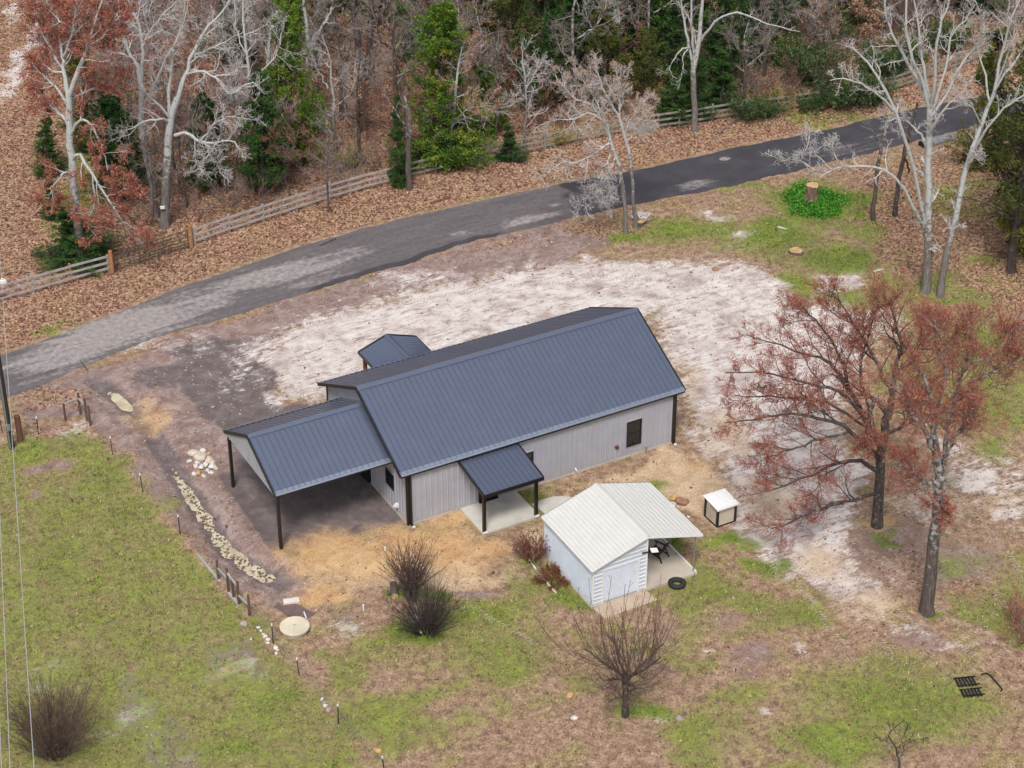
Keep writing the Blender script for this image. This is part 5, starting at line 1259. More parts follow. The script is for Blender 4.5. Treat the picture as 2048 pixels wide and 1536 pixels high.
# big grey oaks behind the gate
def b_oak(p, P):
    Q = sub(P, slice(1, None))
    a = p.grow(Q, 11, .18, .98, 1.9, 50, .22, .03, 8, 0, 4, rr=.52, rmin=.016)
    b = p.grow(a, 7, .2, .98, 1.0, 46, .24, .02, 6, 0, 3, rr=.62, rmin=.011)
    p.grow(b, 5, .2, 1, .5, 44, .25, .02, 4, 0, 3, rr=.7, rmin=.0085)
key_tree((0.798,36.079,[[(-0.02,0.01,-0.25,0.38),(0.07,-0.04,0.88,0.3),(0.34,-0.19,3.32,0.27),(0.58,-0.32,5.37,0.25),(0.84,-0.46,7.39,0.24),(1.41,-0.66,8.83,0.2)],[(1.41,-0.66,8.77,0.16),(1.98,-0.86,10.26,0.13),(2.54,-1.05,11.68,0.11),(3.24,-1.33,12.91,0.085),(4.14,-1.7,13.98,0.06),(5.15,-2.26,15.55,0.03)],[(0.82,-0.45,7.05,0.13),(1.1,-0.04,9.15,0.1),(1.56,0.06,11.3,0.08),(2.22,-0.08,13.15,0.06),(2.74,-0.37,15.67,0.03)],[(0.9,-0.95,6.5,0.12),(1.44,-1.71,6.82,0.1),(1.97,-2.34,6.4,0.085),(2.84,-3.04,6.49,0.065),(3.61,-3.58,6.64,0.045),(3.91,-3.86,5.75,0.02)],[(1.97,-2.34,6.4,0.06),(2.64,-2.94,7.59,0.045),(3.4,-3.58,8.24,0.035),(4.55,-4.32,8.12,0.02)],[(0.77,-0.43,7.22,0.1),(0.05,-0.94,7.75,0.075),(-0.89,-0.88,7.77,0.06),(-1.95,-0.64,7.35,0.04),(-2.58,-0.41,6.63,0.02)],[(0.9,-0.49,7.39,0.1),(-0.06,-0.65,8.82,0.07),(-0.91,-0.64,9.81,0.05),(-1.88,-0.45,10.43,0.03),(-2.68,-0.12,10.63,0.015)],[(1.98,-0.86,10.26,0.1),(2.43,-2.13,10.81,0.08),(3.06,-2.93,10.66,0.065),(3.7,-3.52,9.62,0.05),(4.72,-4.31,10.52,0.04),(5.43,-4.81,9.75,0.02)],[(2.53,-1.05,11.51,0.08),(3.64,-0.86,11.54,0.06),(4.6,-0.93,11.86,0.045),(5.82,-1.26,12.54,0.02)],[(2.23,-2.48,6.3,0.05),(2.49,-2.85,5.32,0.035),(3.02,-3.37,4.4,0.02)],[(2.84,-3.04,6.49,0.04),(1.99,-2.92,5.46,0.03),(1.19,-2.71,4.72,0.012)]]),
 29, 'oak_tree', 'big grey bare oak right behind the pipe gate with a low limb reaching right', b_oak, 'bark_lichen', ('twig_pale',))
key_tree((0.542,36.996,[[(0.17,0.59,-0.49,0.3),(0.23,0.56,0.22,0.24),(0.18,0.59,2.34,0.22),(0.05,0.77,4.37,0.2),(0.03,0.9,6.37,0.19),(0.2,0.8,8.71,0.18),(0.18,0.93,10.32,0.15)],[(0.17,0.93,10.25,0.13),(-0.15,1.11,10.81,0.11),(-0.34,1.21,11.79,0.085),(-0.45,1.27,13.23,0.07),(-0.52,1.31,15.13,0.05)],[(0.22,0.79,9.05,0.12),(0.53,0.85,10.93,0.1),(0.49,1.1,12.79,0.08),(0.23,1.36,13.71,0.06),(0.06,1.57,14.94,0.03)],[(0.57,0.83,11.42,0.08),(0.93,0.29,12.51,0.07),(1.46,-0.23,13.46,0.06),(2.29,-0.8,14.54,0.04),(2.88,-1.12,15.33,0.02)],[(0.13,0.84,7.55,0.1),(0.44,-0.01,8.65,0.085),(0.96,-0.53,10.05,0.075),(1.74,-1.18,11.76,0.06),(2.43,-1.68,13.4,0.045),(2.82,-1.89,15.29,0.02)],[(-0.0,1.03,10.71,0.07),(-0.88,0.94,11.18,0.05),(-1.61,1.0,11.47,0.03)]]),
 30, 'oak_tree', 'slimmer grey bare oak crossing left behind the big gate oak', b_oak, 'bark_lichen', ('twig_pale',))
# small white notice box strapped to the oak
nb = (0.65,35.727,1.603)
tag(MB().box((-.14, -.05, -.09), (.14, .05, .09)).box((-.18, -.02, -.16), (.18, .04, -.12), 1).build('trail_camera', [M['white_trim'], M['black']], None, nb, (0, 0, -.5)), 'small pale camera box strapped to the big gate oak', 'camera')

# the tall grey tree at the fence with long arching limb
key_tree((37.856,32.026,[[(0.01,-0.01,-0.23,0.28),(-0.03,0.01,0.64,0.22),(-0.14,0.08,2.69,0.2),(-0.25,0.13,4.52,0.19),(-0.08,0.04,6.33,0.16),(0.02,-0.01,8.11,0.13),(0.07,-0.04,10.91,0.08)],[(-0.2,0.11,4.15,0.12),(-0.5,0.5,6.24,0.1),(-0.74,0.75,7.63,0.08),(-0.98,1.0,9.36,0.06),(-1.25,1.14,11.11,0.03)],[(-0.2,0.11,4.88,0.11),(-0.63,0.01,7.17,0.09),(-0.85,-0.11,9.02,0.07),(-0.92,-0.07,11.45,0.04)],[(0.08,-0.04,6.68,0.11),(0.28,-0.73,7.78,0.085),(0.74,-1.44,8.75,0.07),(1.43,-2.15,9.12,0.06),(2.28,-2.96,8.89,0.05),(3.59,-4.02,8.31,0.04),(4.64,-4.83,8.15,0.02)],[(-0.49,0.38,6.1,0.07),(-1.32,0.04,6.4,0.055),(-1.9,0.02,5.81,0.045),(-2.28,0.11,4.95,0.03),(-2.5,0.23,4.59,0.015)],[(-0.55,0.42,6.21,0.06),(-1.44,-0.24,5.99,0.045),(-1.56,-0.51,4.85,0.03),(-1.9,-0.44,3.81,0.015)],[(-0.08,0.04,6.15,0.06),(-0.12,1.09,7.75,0.045),(-0.77,1.91,9.01,0.03)]]),
 31, 'bare_tree', 'tall pale tree at the fence with a long limb arching right over bushes', b_snag, 'bark_lichen', ('twig_pale',))
# slender pale trees just past the fence
def b_slim(tip):
    def f(p, P):
        a = p.grow(P, 22, .22, .98, 2.0, 58, .12, .05, 8, 0, 3, rr=.42, rmin=.012)
        b = p.grow(a, 6, .25, .98, .7, 40, .18, .06, 5, 0, 3, rr=.6, rmin=.009)
        c = p.grow(b, 4, .2, 1, .36, 38, .2, .07, 4, 1, 3, rr=.7, rmin=.0075)
        if tip:
            hi = c[0][:, -1, 2] > 4.2
            p.leaves((c[0][hi], c[1][hi]), 5, .09, .035, 2, .05, .8, up=.2, t0=.1)
    return f
key_tree((20.507,35.304,[[(-0.03,0.02,-0.22,0.19),(0.01,-0.01,0.81,0.13),(0.21,-0.12,2.98,0.11),(0.42,-0.23,5.12,0.095),(0.65,-0.25,6.83,0.07),(0.84,-0.35,8.22,0.04),(0.96,-0.41,8.91,0.02)],[(0.21,-0.12,2.98,0.05),(0.84,-0.8,4.12,0.035),(1.75,-1.53,4.57,0.025),(2.99,-2.33,4.51,0.012)],[(0.25,-0.14,3.52,0.05),(-0.33,0.52,3.74,0.03),(-0.86,0.93,3.44,0.015)]]),
 32, 'young_tree', 'slender grey tree with tan-orange budded top in front of the bright cedar', b_slim(True), 'bark_lichen', ('twig_pale', 'twig_grey', 'tan_bud'))
key_tree((26.199,35.34,[[(-0.03,0.02,-0.15,0.13),(0.03,-0.02,0.96,0.09),(0.14,-0.08,2.8,0.075),(0.08,-0.04,4.61,0.065),(-0.02,0.01,6.04,0.05),(-0.13,0.07,7.45,0.02)],[(0.14,-0.08,2.98,0.045),(-0.21,0.46,3.39,0.03),(-0.75,0.87,3.53,0.015)],[(0.11,-0.06,4.25,0.04),(0.74,-0.07,5.2,0.03),(1.33,-0.16,6.18,0.015)]]),
 33, 'young_tree', 'thin whitish sapling behind the fence left of the grey roadside tree', b_slim(False), 'bark_lichen', ('twig_pale', 'twig_pale'))
key_tree((10.702,33.068,[[(-0.01,0.0,-0.14,0.09),(0.02,-0.01,1.21,0.065),(0.08,-0.04,3.31,0.055),(0.14,-0.08,5.39,0.045),(0.16,-0.09,7.25,0.02)]]),
 34, 'young_tree', 'pale greenish sapling in front of the board fence', b_slim(False), 'bark_mid', ('twig_grey', 'twig_grey'))
# broken snags among the cedars
key_tree((10.888,43.394,[[(-0.03,0.02,0.0,0.2),(0.29,-0.16,3.67,0.14),(0.37,-0.2,6.17,0.12),(0.59,-0.32,8.11,0.11),(0.83,-0.34,8.77,0.09)],[(0.58,-0.32,8.01,0.08),(0.82,-0.34,9.11,0.07),(1.16,-0.52,9.53,0.05)],[(0.8,-0.32,8.59,0.07),(1.13,-0.85,9.13,0.06),(1.41,-1.0,9.48,0.02)]]),
 35, 'dead_tree', 'dead snag with a splintered top in front of the left cedar', b_snag, 'bark_lichen', ('twig_pale',))
key_tree((15.47,47.324,[[(-0.13,0.07,-0.19,0.2),(0.1,-0.06,2.27,0.16),(0.38,-0.21,5.05,0.14),(0.36,-0.09,7.01,0.12),(0.31,-0.06,8.45,0.1),(0.51,-0.17,10.22,0.07)],[(0.38,-0.21,4.94,0.12),(0.73,-0.63,5.97,0.1),(1.17,-0.99,6.74,0.09),(1.59,-1.22,7.53,0.08),(1.8,-1.33,8.18,0.05)]]),
 36, 'dead_tree', 'pale dead snag forked like a Y right of the left cedar', b_snag, 'bark_lichen', ('twig_pale',))
# dark rough double trunk in the brown woods
key_tree((18.752,45.046,[[(-0.04,0.02,-0.19,0.42),(-0.05,0.03,1.32,0.33),(-0.03,0.02,3.56,0.28),(-0.12,0.07,6.13,0.24),(-0.29,0.16,8.29,0.2),(-0.25,0.14,10.77,0.15)],[(0.24,0.21,0.62,0.25),(0.48,0.19,3.02,0.22),(0.78,0.14,5.2,0.2),(0.97,0.04,7.38,0.17),(1.15,-0.06,10.23,0.12)],[(0.79,0.14,5.38,0.12),(1.26,-0.35,6.92,0.11),(1.84,-0.78,8.21,0.09),(2.62,-1.21,9.64,0.05)]]),
 37, 'oak_tree', 'dark rough double-trunked oak standing in the brown leafy woods', b_snag, 'bark_dark', ('twig_grey',))
key_tree((16.658,33.527,[[(-0.03,0.02,-0.14,0.25),(0.02,-0.01,1.01,0.2),(0.01,-0.01,2.8,0.18),(0.11,-0.06,4.56,0.15),(0.04,0.09,5.73,0.1),(-0.08,0.16,6.59,0.04)],[(0.06,-0.03,3.86,0.07),(-0.56,-0.15,5.26,0.05),(-1.17,-0.04,6.39,0.03),(-1.61,0.08,7.29,0.015)]]),
 38, 'dead_tree', 'broken dead grey trunk standing at the fence beside a narrow cedar', b_snag, 'bark_mid', ('twig_grey',))

# ================================================================== cedars, shrubs and the woods beyond the fence
CED = {('cedar_dark', k): cedar_meshes(50+k, 10, [2.0, 2.4, 1.7, 2.2][k], 'cedar_dark', [.12, .22, .06, .30][k], [175, 165, 150, 155][k], [.6, .5, .75, .45][k]) for k in range(4)}
CED.update({('cedar_bright', k): cedar_meshes(60+k, 10, [2.4, 2.1][k], 'cedar_bright', [.06, .14][k], [180, 175][k], [.55, .45][k]) for k in range(2)})
CED.update({('cedar_olive', k): cedar_meshes(70+k, 10, [2.2, 2.5][k], 'cedar_olive', [.10, .34][k], [150, 90][k], [.5, .45][k], .5) for k in range(2)})
LOWC = cedar_meshes(80, 3.2, 1.5, 'cedar_dark', .02, 60, .55)


def cedar(spec, w, mat, k, label, group=None, rz=0.0):
    x, y, h = spec
    sc = h/10
    base_w = 2.2
    o = plant_thing('cedar_tree', CED[(mat, k)], at(x, y), rz, 1, label, 'tree', group)
    o.scale = (w/(base_w*2)*1.0, w/(base_w*2)*1.0, sc)
    return o


for i, (sp, w, mat, k, lab) in enumerate([
    ((11.491,39.998,12.76), 4.6, 'cedar_bright', 1, 'tall green cedar with a bare lower trunk right of the gate oaks'),
    ((8.038,37.274,8.38), 4.4, 'cedar_dark', 3, 'dark cedar with bare lower trunk left of the tall green cedar'),
    ((5.24,39.634,6.53), 3.8, 'cedar_dark', 1, 'low dark cedar glimpsed behind the big gate oak'),
    ((20.768,36.028,11.2), 6.2, 'cedar_bright', 0, 'bright yellow-green cedar, the brightest in the woods'),
    ((16.337,34.202,6.44), 2.3, 'cedar_dark', 2, 'narrow young cedar at the fence beside a broken trunk'),
    ((24.461,34.349,2.56), 2.4, 'cedar_dark', 2, 'small young cedar overlapping the board fence rails'),
    ((-5.288,34.539,3.26), 5.0, 'cedar_dark', 0, 'low spreading dark cedar just left of the pipe gate'),
    ((-4.946,40.402,2.81), 2.2, 'cedar_dark', 2, 'small dark cedar on the lane side of the rust-red tree'),
    ((-3.194,46.781,4.14), 2.6, 'cedar_dark', 0, 'dark cedar edging the old lane, half hidden by red twigs'),
    ((-0.243,41.007,7.34), 5.2, 'cedar_dark', 3, 'dark cedar between the rust-red tree and the gate oaks'),
    ((0.525,49.087,7.93), 4.4, 'cedar_olive', 0, 'olive cedar behind the crown of the rust-red tree'),
    ((39.37,34.672,4.32), 3.4, 'cedar_dark', 1, 'dark cedar hugging the tall pale tree at the fence'),
    ((43.543,5.91,19.19), 7.2, 'cedar_olive', 1, 'tall olive cedar on a bare trunk at the right edge'),
    ((46.306,7.301,17.03), 5.6, 'cedar_olive', 0, 'olive cedar partly cut off by the right edge'),
    ((51.726,18.328,9.58), 4.8, 'cedar_olive', 0, 'yellowish cedar overhanging the far end of the road'),
    ((34.278,38.432,7.45), 4.6, 'cedar_olive', 0, 'yellow-tinged cedar behind the grey roadside tree'),
    ((37.351,37.715,5.46), 3.6, 'cedar_olive', 1, 'olive cedar right of the yellow-tinged cedar'),
    ((25.228,38.686,4.99), 3.0, 'cedar_bright', 1, 'small light green cedar right of the brightest cedar'),
]):
    cedar(sp, w, mat, k, lab, None, i*1.7)

# dark cedar stand along the top centre: alike, packed behind one another
cg = 'dark cedars massed at the top of the woods'
for i, (sp, w) in enumerate([((28.98,42.313,11.95), 5.6), ((30.576,40.465,11.2), 5.0), ((34.324,42.351,11.72), 5.8), ((38.636,42.529,10.93), 5.8), ((40.703,40.367,10.53), 5.2), ((29.234,47.693,11.65), 6.0), ((26.388,51.342,11.38), 5.0), ((43.45,37.337,9.57), 5.4),
                             ((48.166,40.437,10.32), 5.4), ((36.626,50.018,11.93), 6.4), ((41.419,50.732,11.7), 6.4), ((45.289,49.745,11.37), 6.2), ((48.099,47.062,10.95), 6.0), ((35.072,54.219,11.7), 6.2), ((31.397,56.237,10.95), 5.6), ((21.502,58.326,8.19), 4.2), ((24.382,60.09,8.29), 4.6), ((27.592,60.618,9.51), 5.0), ((20.04,62.476,8.67), 4.8),
                             ((55.028,44.396,9.85), 5.4), ((59.331,43.184,8.74), 5.6), ((37.469,34.292,2.82), 3.2), ((41.764,34.804,4.16), 3.6), ((51.75,41.711,5.89), 4.0), ((14.828,58.75,6.21), 4.2), ((66.688,42.673,6.49), 5.6), ((69.443,39.97,6.85), 6.2)]):
    cedar(sp, w, 'cedar_dark' if i % 5 else 'cedar_olive', i % 4 if i % 5 else i % 2, 'dark green cedar packed in the stand at the top of the woods', cg, i*2.1)

# broadleaf evergreen bushes smothering the far fence
SHR = [leaf_shrub(90, 2.6, 1.9), leaf_shrub(91, 2.2, 2.1), leaf_shrub(92, 2.4, 1.7, 'yellow_green', 40, 8, .13)]
for i, (px_, k, s, lab) in enumerate([
    ((41.948,31.831), 0, .95, None), ((43.486,31.744), 1, .8, None), ((44.888,31.929), 2, .75, 'yellow-green bush spilling over the far fence'), ((46.733,30.916), 1, .85, None), ((48.511,30.517), 0, 1.15, None), ((50.165,29.995), 0, 1.25, None), ((51.302,30.052), 1, 1.1, None),
    ((50.006,34.24), 0, 1.2, None), ((55.528,33.25), 0, 1.2, None), ((57.944,34.007), 1, 1.1, None), ((50.86,37.899), 1, 1.2, None)]):
    plant_thing('evergreen_bush', SHR[k], at(*px_), i*1.3, s, lab or 'dark broadleaf bush, '+['first','second','','third','fourth','fifth','sixth','highest and leftmost uphill one','upper right one','rightmost one','upper left one'][i]+' of the evergreens smothering the far fence', 'bush', 'broadleaf bushes over the far fence', ('stems', 'foliage'))
for (px_, s, lab) in (((17.797,35.676), .5, 'small green bush at the fence foot beside the broken trunk'), ((24.906,33.494), .45, 'dark little bush in front of the fence below the young cedar'), ((39.511,33.17), .55, 'glossy small bush at the foot of the tall pale fence tree'), ((28.6,34.559), .6, 'yellowish bush by the fence behind the grey roadside tree')):
    plant_thing('small_bush', SHR[2 if 'yellow' in lab else 0], at(*px_), 1.0, s, lab, 'bush', None, ('stems', 'foliage'))
for (px_, s, lab) in (((14.636,38.27), .75, 'loose yellow-green bush behind the fence near the pale sapling'), ((46.547,41.326), .9, 'yellowing bush in the woods under the arching limb'), ((49.572,38.606), 1.0, 'olive yellow shrub in the dark thicket above the far fence')):
    plant_thing('yellow_bush', SHR[2], at(*px_), .4, s, lab, 'bush', None, ('stems', 'foliage'))

# ---- the woods themselves: bare hardwoods, saplings, brown-leaved understorey
BARE = [bare_meshes(100, bark_m='bark_mid'), bare_meshes(101, bark_m='bark_lichen', cm=('twig_pale', 'twig_pale'), spread=.42), bare_meshes(102, bark_m='bark_dark', droop=.02), bare_meshes(103, bark_m='bark_mid', spread=.5, dens=1.15)]
SAP = [bare_meshes(110, h=6, r=.05, spread=.4, dens=.8, fork=.25), bare_meshes(111, h=5, r=.04, spread=.55, dens=.9, fork=.2, cm=('twig_pale', 'twig_grey')), bare_meshes(112, h=5.5, r=.045, spread=.5, fork=.2, cm=('twig_red', 'twig_red'))]
TAN = [bare_meshes(120, h=5.5, r=.05, spread=.5, dens=.75, fork=.2, twig=.6, tips=(M['tan_leaf'], 3, .17, .085)), bare_meshes(121, h=4.5, r=.04, spread=.6, dens=.7, fork=.15, twig=.6, tips=(M['tan_leaf'], 4, .16, .08))]
REDT = [bare_meshes(125, h=9, r=.12, spread=.4, tips=(M['red_bud'], 3, .10, .045), cm=('twig_grey', 'twig_red'))]
BRUSH = [stem_bush(130, 30, 2.6, .8, .5, ('twig_grey', 'twig_grey'), 6, .013), stem_bush(131, 26, 2.1, 1.0, .6, ('twig_red', 'twig_grey'), 6, .012), stem_bush(132, 24, 3.0, .7, .6, ('twig_brown', 'twig_red'), 6, .013)]
wr = np.random.default_rng(5)
spots = []
def pick(n, x0, x1, y0, y1, dmin):
    out = []
    for _ in range(n*40):
        if len(out) >= n: break
        x, y = wr.uniform(x0, x1), wr.uniform(y0, y1)
        # stay inside the wedge that lies beyond the fence and the old lane
        if y < np.interp(x, [-5, 27, 50, 60, 80], [35.6, 35.8, 32.3, 33.5, 31]) or y > 82-.55*(x-3) + 3 or x < -2.2+(y-36)*.16: continue
        if any((x-a)**2+(y-b)**2 < dmin**2 for a, b in spots): continue
        spots.append((x, y)); out.append((x, y))
    return out
def fill(pts, protos, name, label, cat, group, s0, s1, parts=('trunk', 'crown')):
    for i, (x, y) in enumerate(pts):
        plant_thing(name, protos[int(wr.integers(len(protos)))], at(x, y), wr.uniform(0, 6.28), wr.uniform(s0, s1), label, cat, group, parts)
fill(pick(26, -1, 22, 38, 76, 2.2), BARE, 'bare_tree', 'bare grey hardwood tree in the woods beyond the fence', 'tree', 'bare hardwoods in the woods', .75, 1.15)
fill(pick(24, 22, 75, 37.5, 66, 2.2), BARE, 'bare_tree', 'bare grey hardwood tree in the woods beyond the fence', 'tree', 'bare hardwoods in the woods', .75, 1.15)
fill(pick(24, 42, 76, 32, 62, 1.6), BARE, 'bare_tree', 'bare grey hardwood tree in the woods beyond the fence', 'tree', 'bare hardwoods in the woods', .5, .9)
fill(pick(9, 46, 76, 34, 60, 2.0), SHR[:2], 'evergreen_bush', 'dark evergreen bush deep in the right-hand thicket', 'bush', 'evergreen bushes in the right-hand thicket', .8, 1.5, ('stems', 'foliage'))
fill(pick(110, 0, 74, 36, 70, 1.0), SAP, 'sapling', 'thin leafless sapling in the woods beyond the fence', 'sapling', 'leafless saplings in the woods', .7, 1.4)
fill(pick(34, 4, 34, 38, 68, 1.3), TAN, 'brown_leaved_sapling', 'sapling holding dry tan leaves in the brown woods', 'sapling', 'tan-leaved saplings', .7, 1.2)
fill(pick(16, 40, 74, 37, 62, 1.3), TAN, 'brown_leaved_sapling', 'sapling holding dry tan leaves in the brown woods', 'sapling', 'tan-leaved saplings', .7, 1.1)
fill(pick(4, -1, 12, 44, 72, 2.0), REDT, 'budding_tree', 'red-budded tree in the woods behind the gate oaks', 'tree', 'red-budded trees in the woods', .8, 1.1)
fill(pick(60, 42, 76, 31.5, 60, .8), BRUSH, 'brush', 'leafless grey brush on the woodland floor', 'bush', 'leafless brush in the woods', .8, 1.4, ('stems', 'sprays'))
fill(pick(210, -1, 74, 35.5, 72, .8), BRUSH, 'brush', 'leafless grey brush on the woodland floor', 'bush', 'leafless brush in the woods', .6, 1.3, ('stems', 'sprays'))

# ---- bushes in the yard
def yard(name, ms, px_, s, lab, cat='bush', parts=('stems', 'sprays'), rz=0.0, scz=None):
    return plant_thing(name, ms, at(*px_), rz, s, lab, cat, None, parts, scz)
yard('dark_bush', stem_bush(140, 190, 2.7, .85, .42, ('twig_dark', 'twig_dark'), 4, .014, curve=.05), (-2.944,-7.857), 1.0, 'dense dark leafless bush in front of the trimmed stump shrub')
yard('vase_bush', stem_bush(141, 260, 3.7, .62, .5, ('twig_brown', 'twig_brown'), 5, .012, curve=.07), (-20.653,-7.595), 1.0, 'large brown vase-shaped leafless bush at the lower left')
# pollarded shrub: thick stubs carrying a fan of shoots
pp = Plant(142); stubs = []
for k in range(7):
    a = k*.9+.3; rr = .12+.18*(k % 3)/2
    stubs.append([(math.cos(a)*rr, math.sin(a)*rr, -.15, .11), (math.cos(a)*rr*1.3, math.sin(a)*rr*1.3, .45, .10), (math.cos(a)*rr*1.7, math.sin(a)*rr*1.7, .85+.1*(k % 2), .12)])
Ps = pp.limbs(stubs, 7, .02, 8)
sh = pp.grow(Ps, 26, .84, 1.0, -1.9, 30, .07, .03, 8, 0, 3, rr=.14, rmin=.012, taper=0, rend=.5)
s2 = pp.grow(sh, 3, .3, 1, .5, 26, .1, .03, 4, 0, 3, rr=.8, rmin=.008)
yard('pollarded_shrub', pp.meshes('pollarded_shrub', [M['bark_mid']], [M['twig_brown']]), (-2.469,-5.283), 1.0, 'pollarded shrub of thick cut stubs with thin upright shoots', 'bush', ('stubs', 'shoots'))
yard('red_bush', stem_bush(143, 60, 1.7, .75, .3, ('twig_brown', 'twig_brown'), 5, .011, ('maroon_bud', 9, .08, .035)), (4.11,-5.382), .95, 'upright maroon-brown bush at the back corner of the white shed')
yard('withered_bush', stem_bush(144, 60, .8, 1.3, .45, ('twig_brown', 'twig_brown'), 5, .009, ('maroon_bud', 9, .08, .035)), (4.131,-7.309), 1.0, 'low withered maroon bush against the white shed wall')
yard('red_shrub', stem_bush(145, 70, 2.6, .8, .4, ('twig_grey', 'twig_red'), 5, .012, ('red_bud', 8, .09, .04)), (21.129,-21.624), 1.0, 'rust-red shrub cut off by the right edge of the yard')
# pruned fruit tree in front of the shed: short trunk, thicket of upright water shoots
fp = Plant(146)
lim = [[(0, 0, -.2, .20), (.02, 0, .6, .16), (-.08, .02, 1.7, .145), (-.10, 0, 2.5, .13)]]
for k in range(9):
    a = k*.7+.2; q = .5+.35*(k % 3)
    lim.append([(-.04+.05*math.cos(a), .05*math.sin(a), 2.0+.1*(k % 4), .07), (math.cos(a)*q*.8, math.sin(a)*q*.8, 2.6, .055), (math.cos(a)*q*1.7, math.sin(a)*q*1.7, 3.1+.35*(k % 2), .03)])
for k in range(5):
    a = k*1.3; lim.append([(0, 0, .8+.15*k, .04), (math.cos(a)*.6, math.sin(a)*.6, .95+.15*k, .025), (math.cos(a)*1.15, math.sin(a)*1.15, .85+.15*k, .012)])
Pf = fp.limbs(lim, 9, .02, 6)
sh = fp.grow(sub(Pf, slice(1, 10)), 16, .2, 1.0, -1.75, 50, .05, .2, 9, 0, 3, rr=.3, rmin=.011, rend=.6, taper=.2)
fp.grow(sh, 4, .3, 1, .5, 34, .12, .05, 4, 0, 3, rr=.75, rmin=.008)
s3 = fp.grow(sub(Pf, slice(10, None)), 9, .2, 1, .6, 50, .2, .0, 5, 0, 3, rr=.5, rmin=.009)
fp.grow(s3, 4, .2, 1, .35, 45, .2, .0, 4, 0, 3, rr=.7, rmin=.008)
yard('fruit_tree', fp.meshes('fruit_tree', [M['bark_dark']], [M['twig_brown']]), (2.034,-17.362), 1.0, 'small leafless pruned tree with upright shoots in front of the white shed', 'tree', ('trunk', 'crown'), 0.6)
sp_ = bare_meshes(150, h=3.2, r=.05, spread=.6, dens=.6, fork=.2, twig=.6, cm=('twig_dark', 'twig_dark'), bark_m='bark_dark')
yard('sapling', sp_, (10.338,-26.044), 1.0, 'thin dark sapling at the bottom edge of the right lawn', 'sapling', ('trunk', 'crown'))
yard('stump_sprouts', stem_bush(151, 9, 1.6, 1.0, .12, ('bark_mid', 'twig_grey'), 3, .03, curve=.02), (27.337,22.044), 1.0, 'cluster of cut shoots beside the grey roadside tree')

# ================================================================== board fence and pipe gate along the road
def fence_line(pts, label, mat, rails=(.32, .72, 1.12), bay=2.44, end_post='post', skip=None):
    pts = np.array(pts); s = np.concatenate([[0], np.cumsum(np.hypot(*np.diff(pts, axis=0).T))])
    n = max(2, int(round(s[-1]/bay))+1); u = np.linspace(0, s[-1], n)
    P = np.stack([np.interp(u, s, pts[:, 0]), np.interp(u, s, pts[:, 1])], 1)
    z = [gz(*p) for p in P]
    f = empty('board_fence', (0, 0, 0)); tag(f, label, 'fence')
    rg = np.random.default_rng(int(abs(pts[0, 0]*10))+3)
    for i, p in enumerate(P):
        d = P[min(i+1, n-1)]-P[max(i-1, 0)]; a = math.atan2(d[1], d[0])
        m = M['orange_wood'] if (i in (n-2,) and mat == 'weathered') else M[mat]
        MB().box((-.055, -.055+.085, -.3), (.055, .055+.085, 1.25+rg.uniform(-.03, .06))).build('post', m, f, (p[0], p[1], z[i]), (0, 0, a))
    for i in range(n-1):
        a, b = P[i], P[i+1]; L = float(np.hypot(*(b-a))); an = math.atan2(b[1]-a[1], b[0]-a[0])
        for k, r in enumerate(rails):
            dz0, dz1 = rg.normal(0, .012, 2)
            slope = math.atan2(z[i+1]-z[i]+dz1-dz0, L)
            MB().box((.004, -.022, -.072), (L-.004, .020, .072)).build('rail', M[mat if rg.random() > .25 else ('mossy' if mat == 'mossy' else 'weathered')], f, (a[0], a[1], z[i]+r+dz0), (0, -slope, an))
    return f
fence_line([(-16.241,31.563),(-12.997,31.57),(-11.193,31.59),(-8.039,31.917),(-4.239,32.156)], 'grey three-rail board fence at the left edge, ending at the pipe gate', 'weathered')
fence_line([(1.598,32.901),(4.78,33.43),(8.075,33.957),(11.003,34.425),(13.701,34.574),(16.477,34.709)], 'grey three-rail board fence running from the gate to the first cedar', 'weathered')
fence_line([(16.567,34.744),(17.956,34.739),(20.648,34.709),(23.603,34.733),(27.291,34.384)], 'mossy board fence half hidden by young cedars and thin trees', 'mossy')
fence_line([(27.418,34.403),(30.409,34.288),(33.291,33.981),(37.287,33.173),(39.678,32.795),(42.263,32.416)], 'dull mossy board fence behind the grey roadside tree', 'mossy')
fence_line([(42.324,32.382),(44.742,31.721),(49.7,30.834),(54.452,30.692),(59.817,31.723),(63.054,32.259)], 'far board fence overgrown by evergreen bushes', 'mossy')
gate_a, gate_b = (-4.101,32.009), (1.285,32.774)
for p, lab in ((gate_a, 'stout orange gate post at the hinge end of the pipe gate'), (gate_b, 'stout orange gate post between the pipe gate and the long board fence')):
    z = gz(*p); tag(MB().tube([(0, 0, -.3), (0, 0, 1.5), (.01, 0, 1.56)], [.13, .125, .11], 10).build('gate_post', M['orange_wood'], None, (p[0], p[1], z), smooth=False), lab, 'post', 'gate posts of the pipe gate')
ga = np.array(gate_a); gb = np.array(gate_b); dv = gb-ga; gl = float(np.hypot(*dv)); ang = math.atan2(dv[1], dv[0])
gate = empty('pipe_gate', (ga[0], ga[1], gz(*((ga+gb)/2))), ang)
tag(gate, 'rusty tubular farm gate closed between two orange posts', 'gate')
GM = simple('dull_green_brown_steel', (0.075, 0.07, 0.05), .6, .2, .35, 5)
x0, x1 = .2, gl-.2
for z in (.16, .36, .56, .78, 1.0, 1.24): MB().tube([(x0, 0, z), (x1, 0, z)], .026, 6).build('bar', GM, gate)
for x in (x0, x0+(x1-x0)/3, x0+2*(x1-x0)/3, x1): MB().tube([(x, 0, .13), (x, 0, 1.27)], .028, 6).build('upright', GM, gate)
for z in (.3, 1.1): MB().box((.10, -.03, z), (.2, .03, z+.06)).build('hinge', GM, gate)
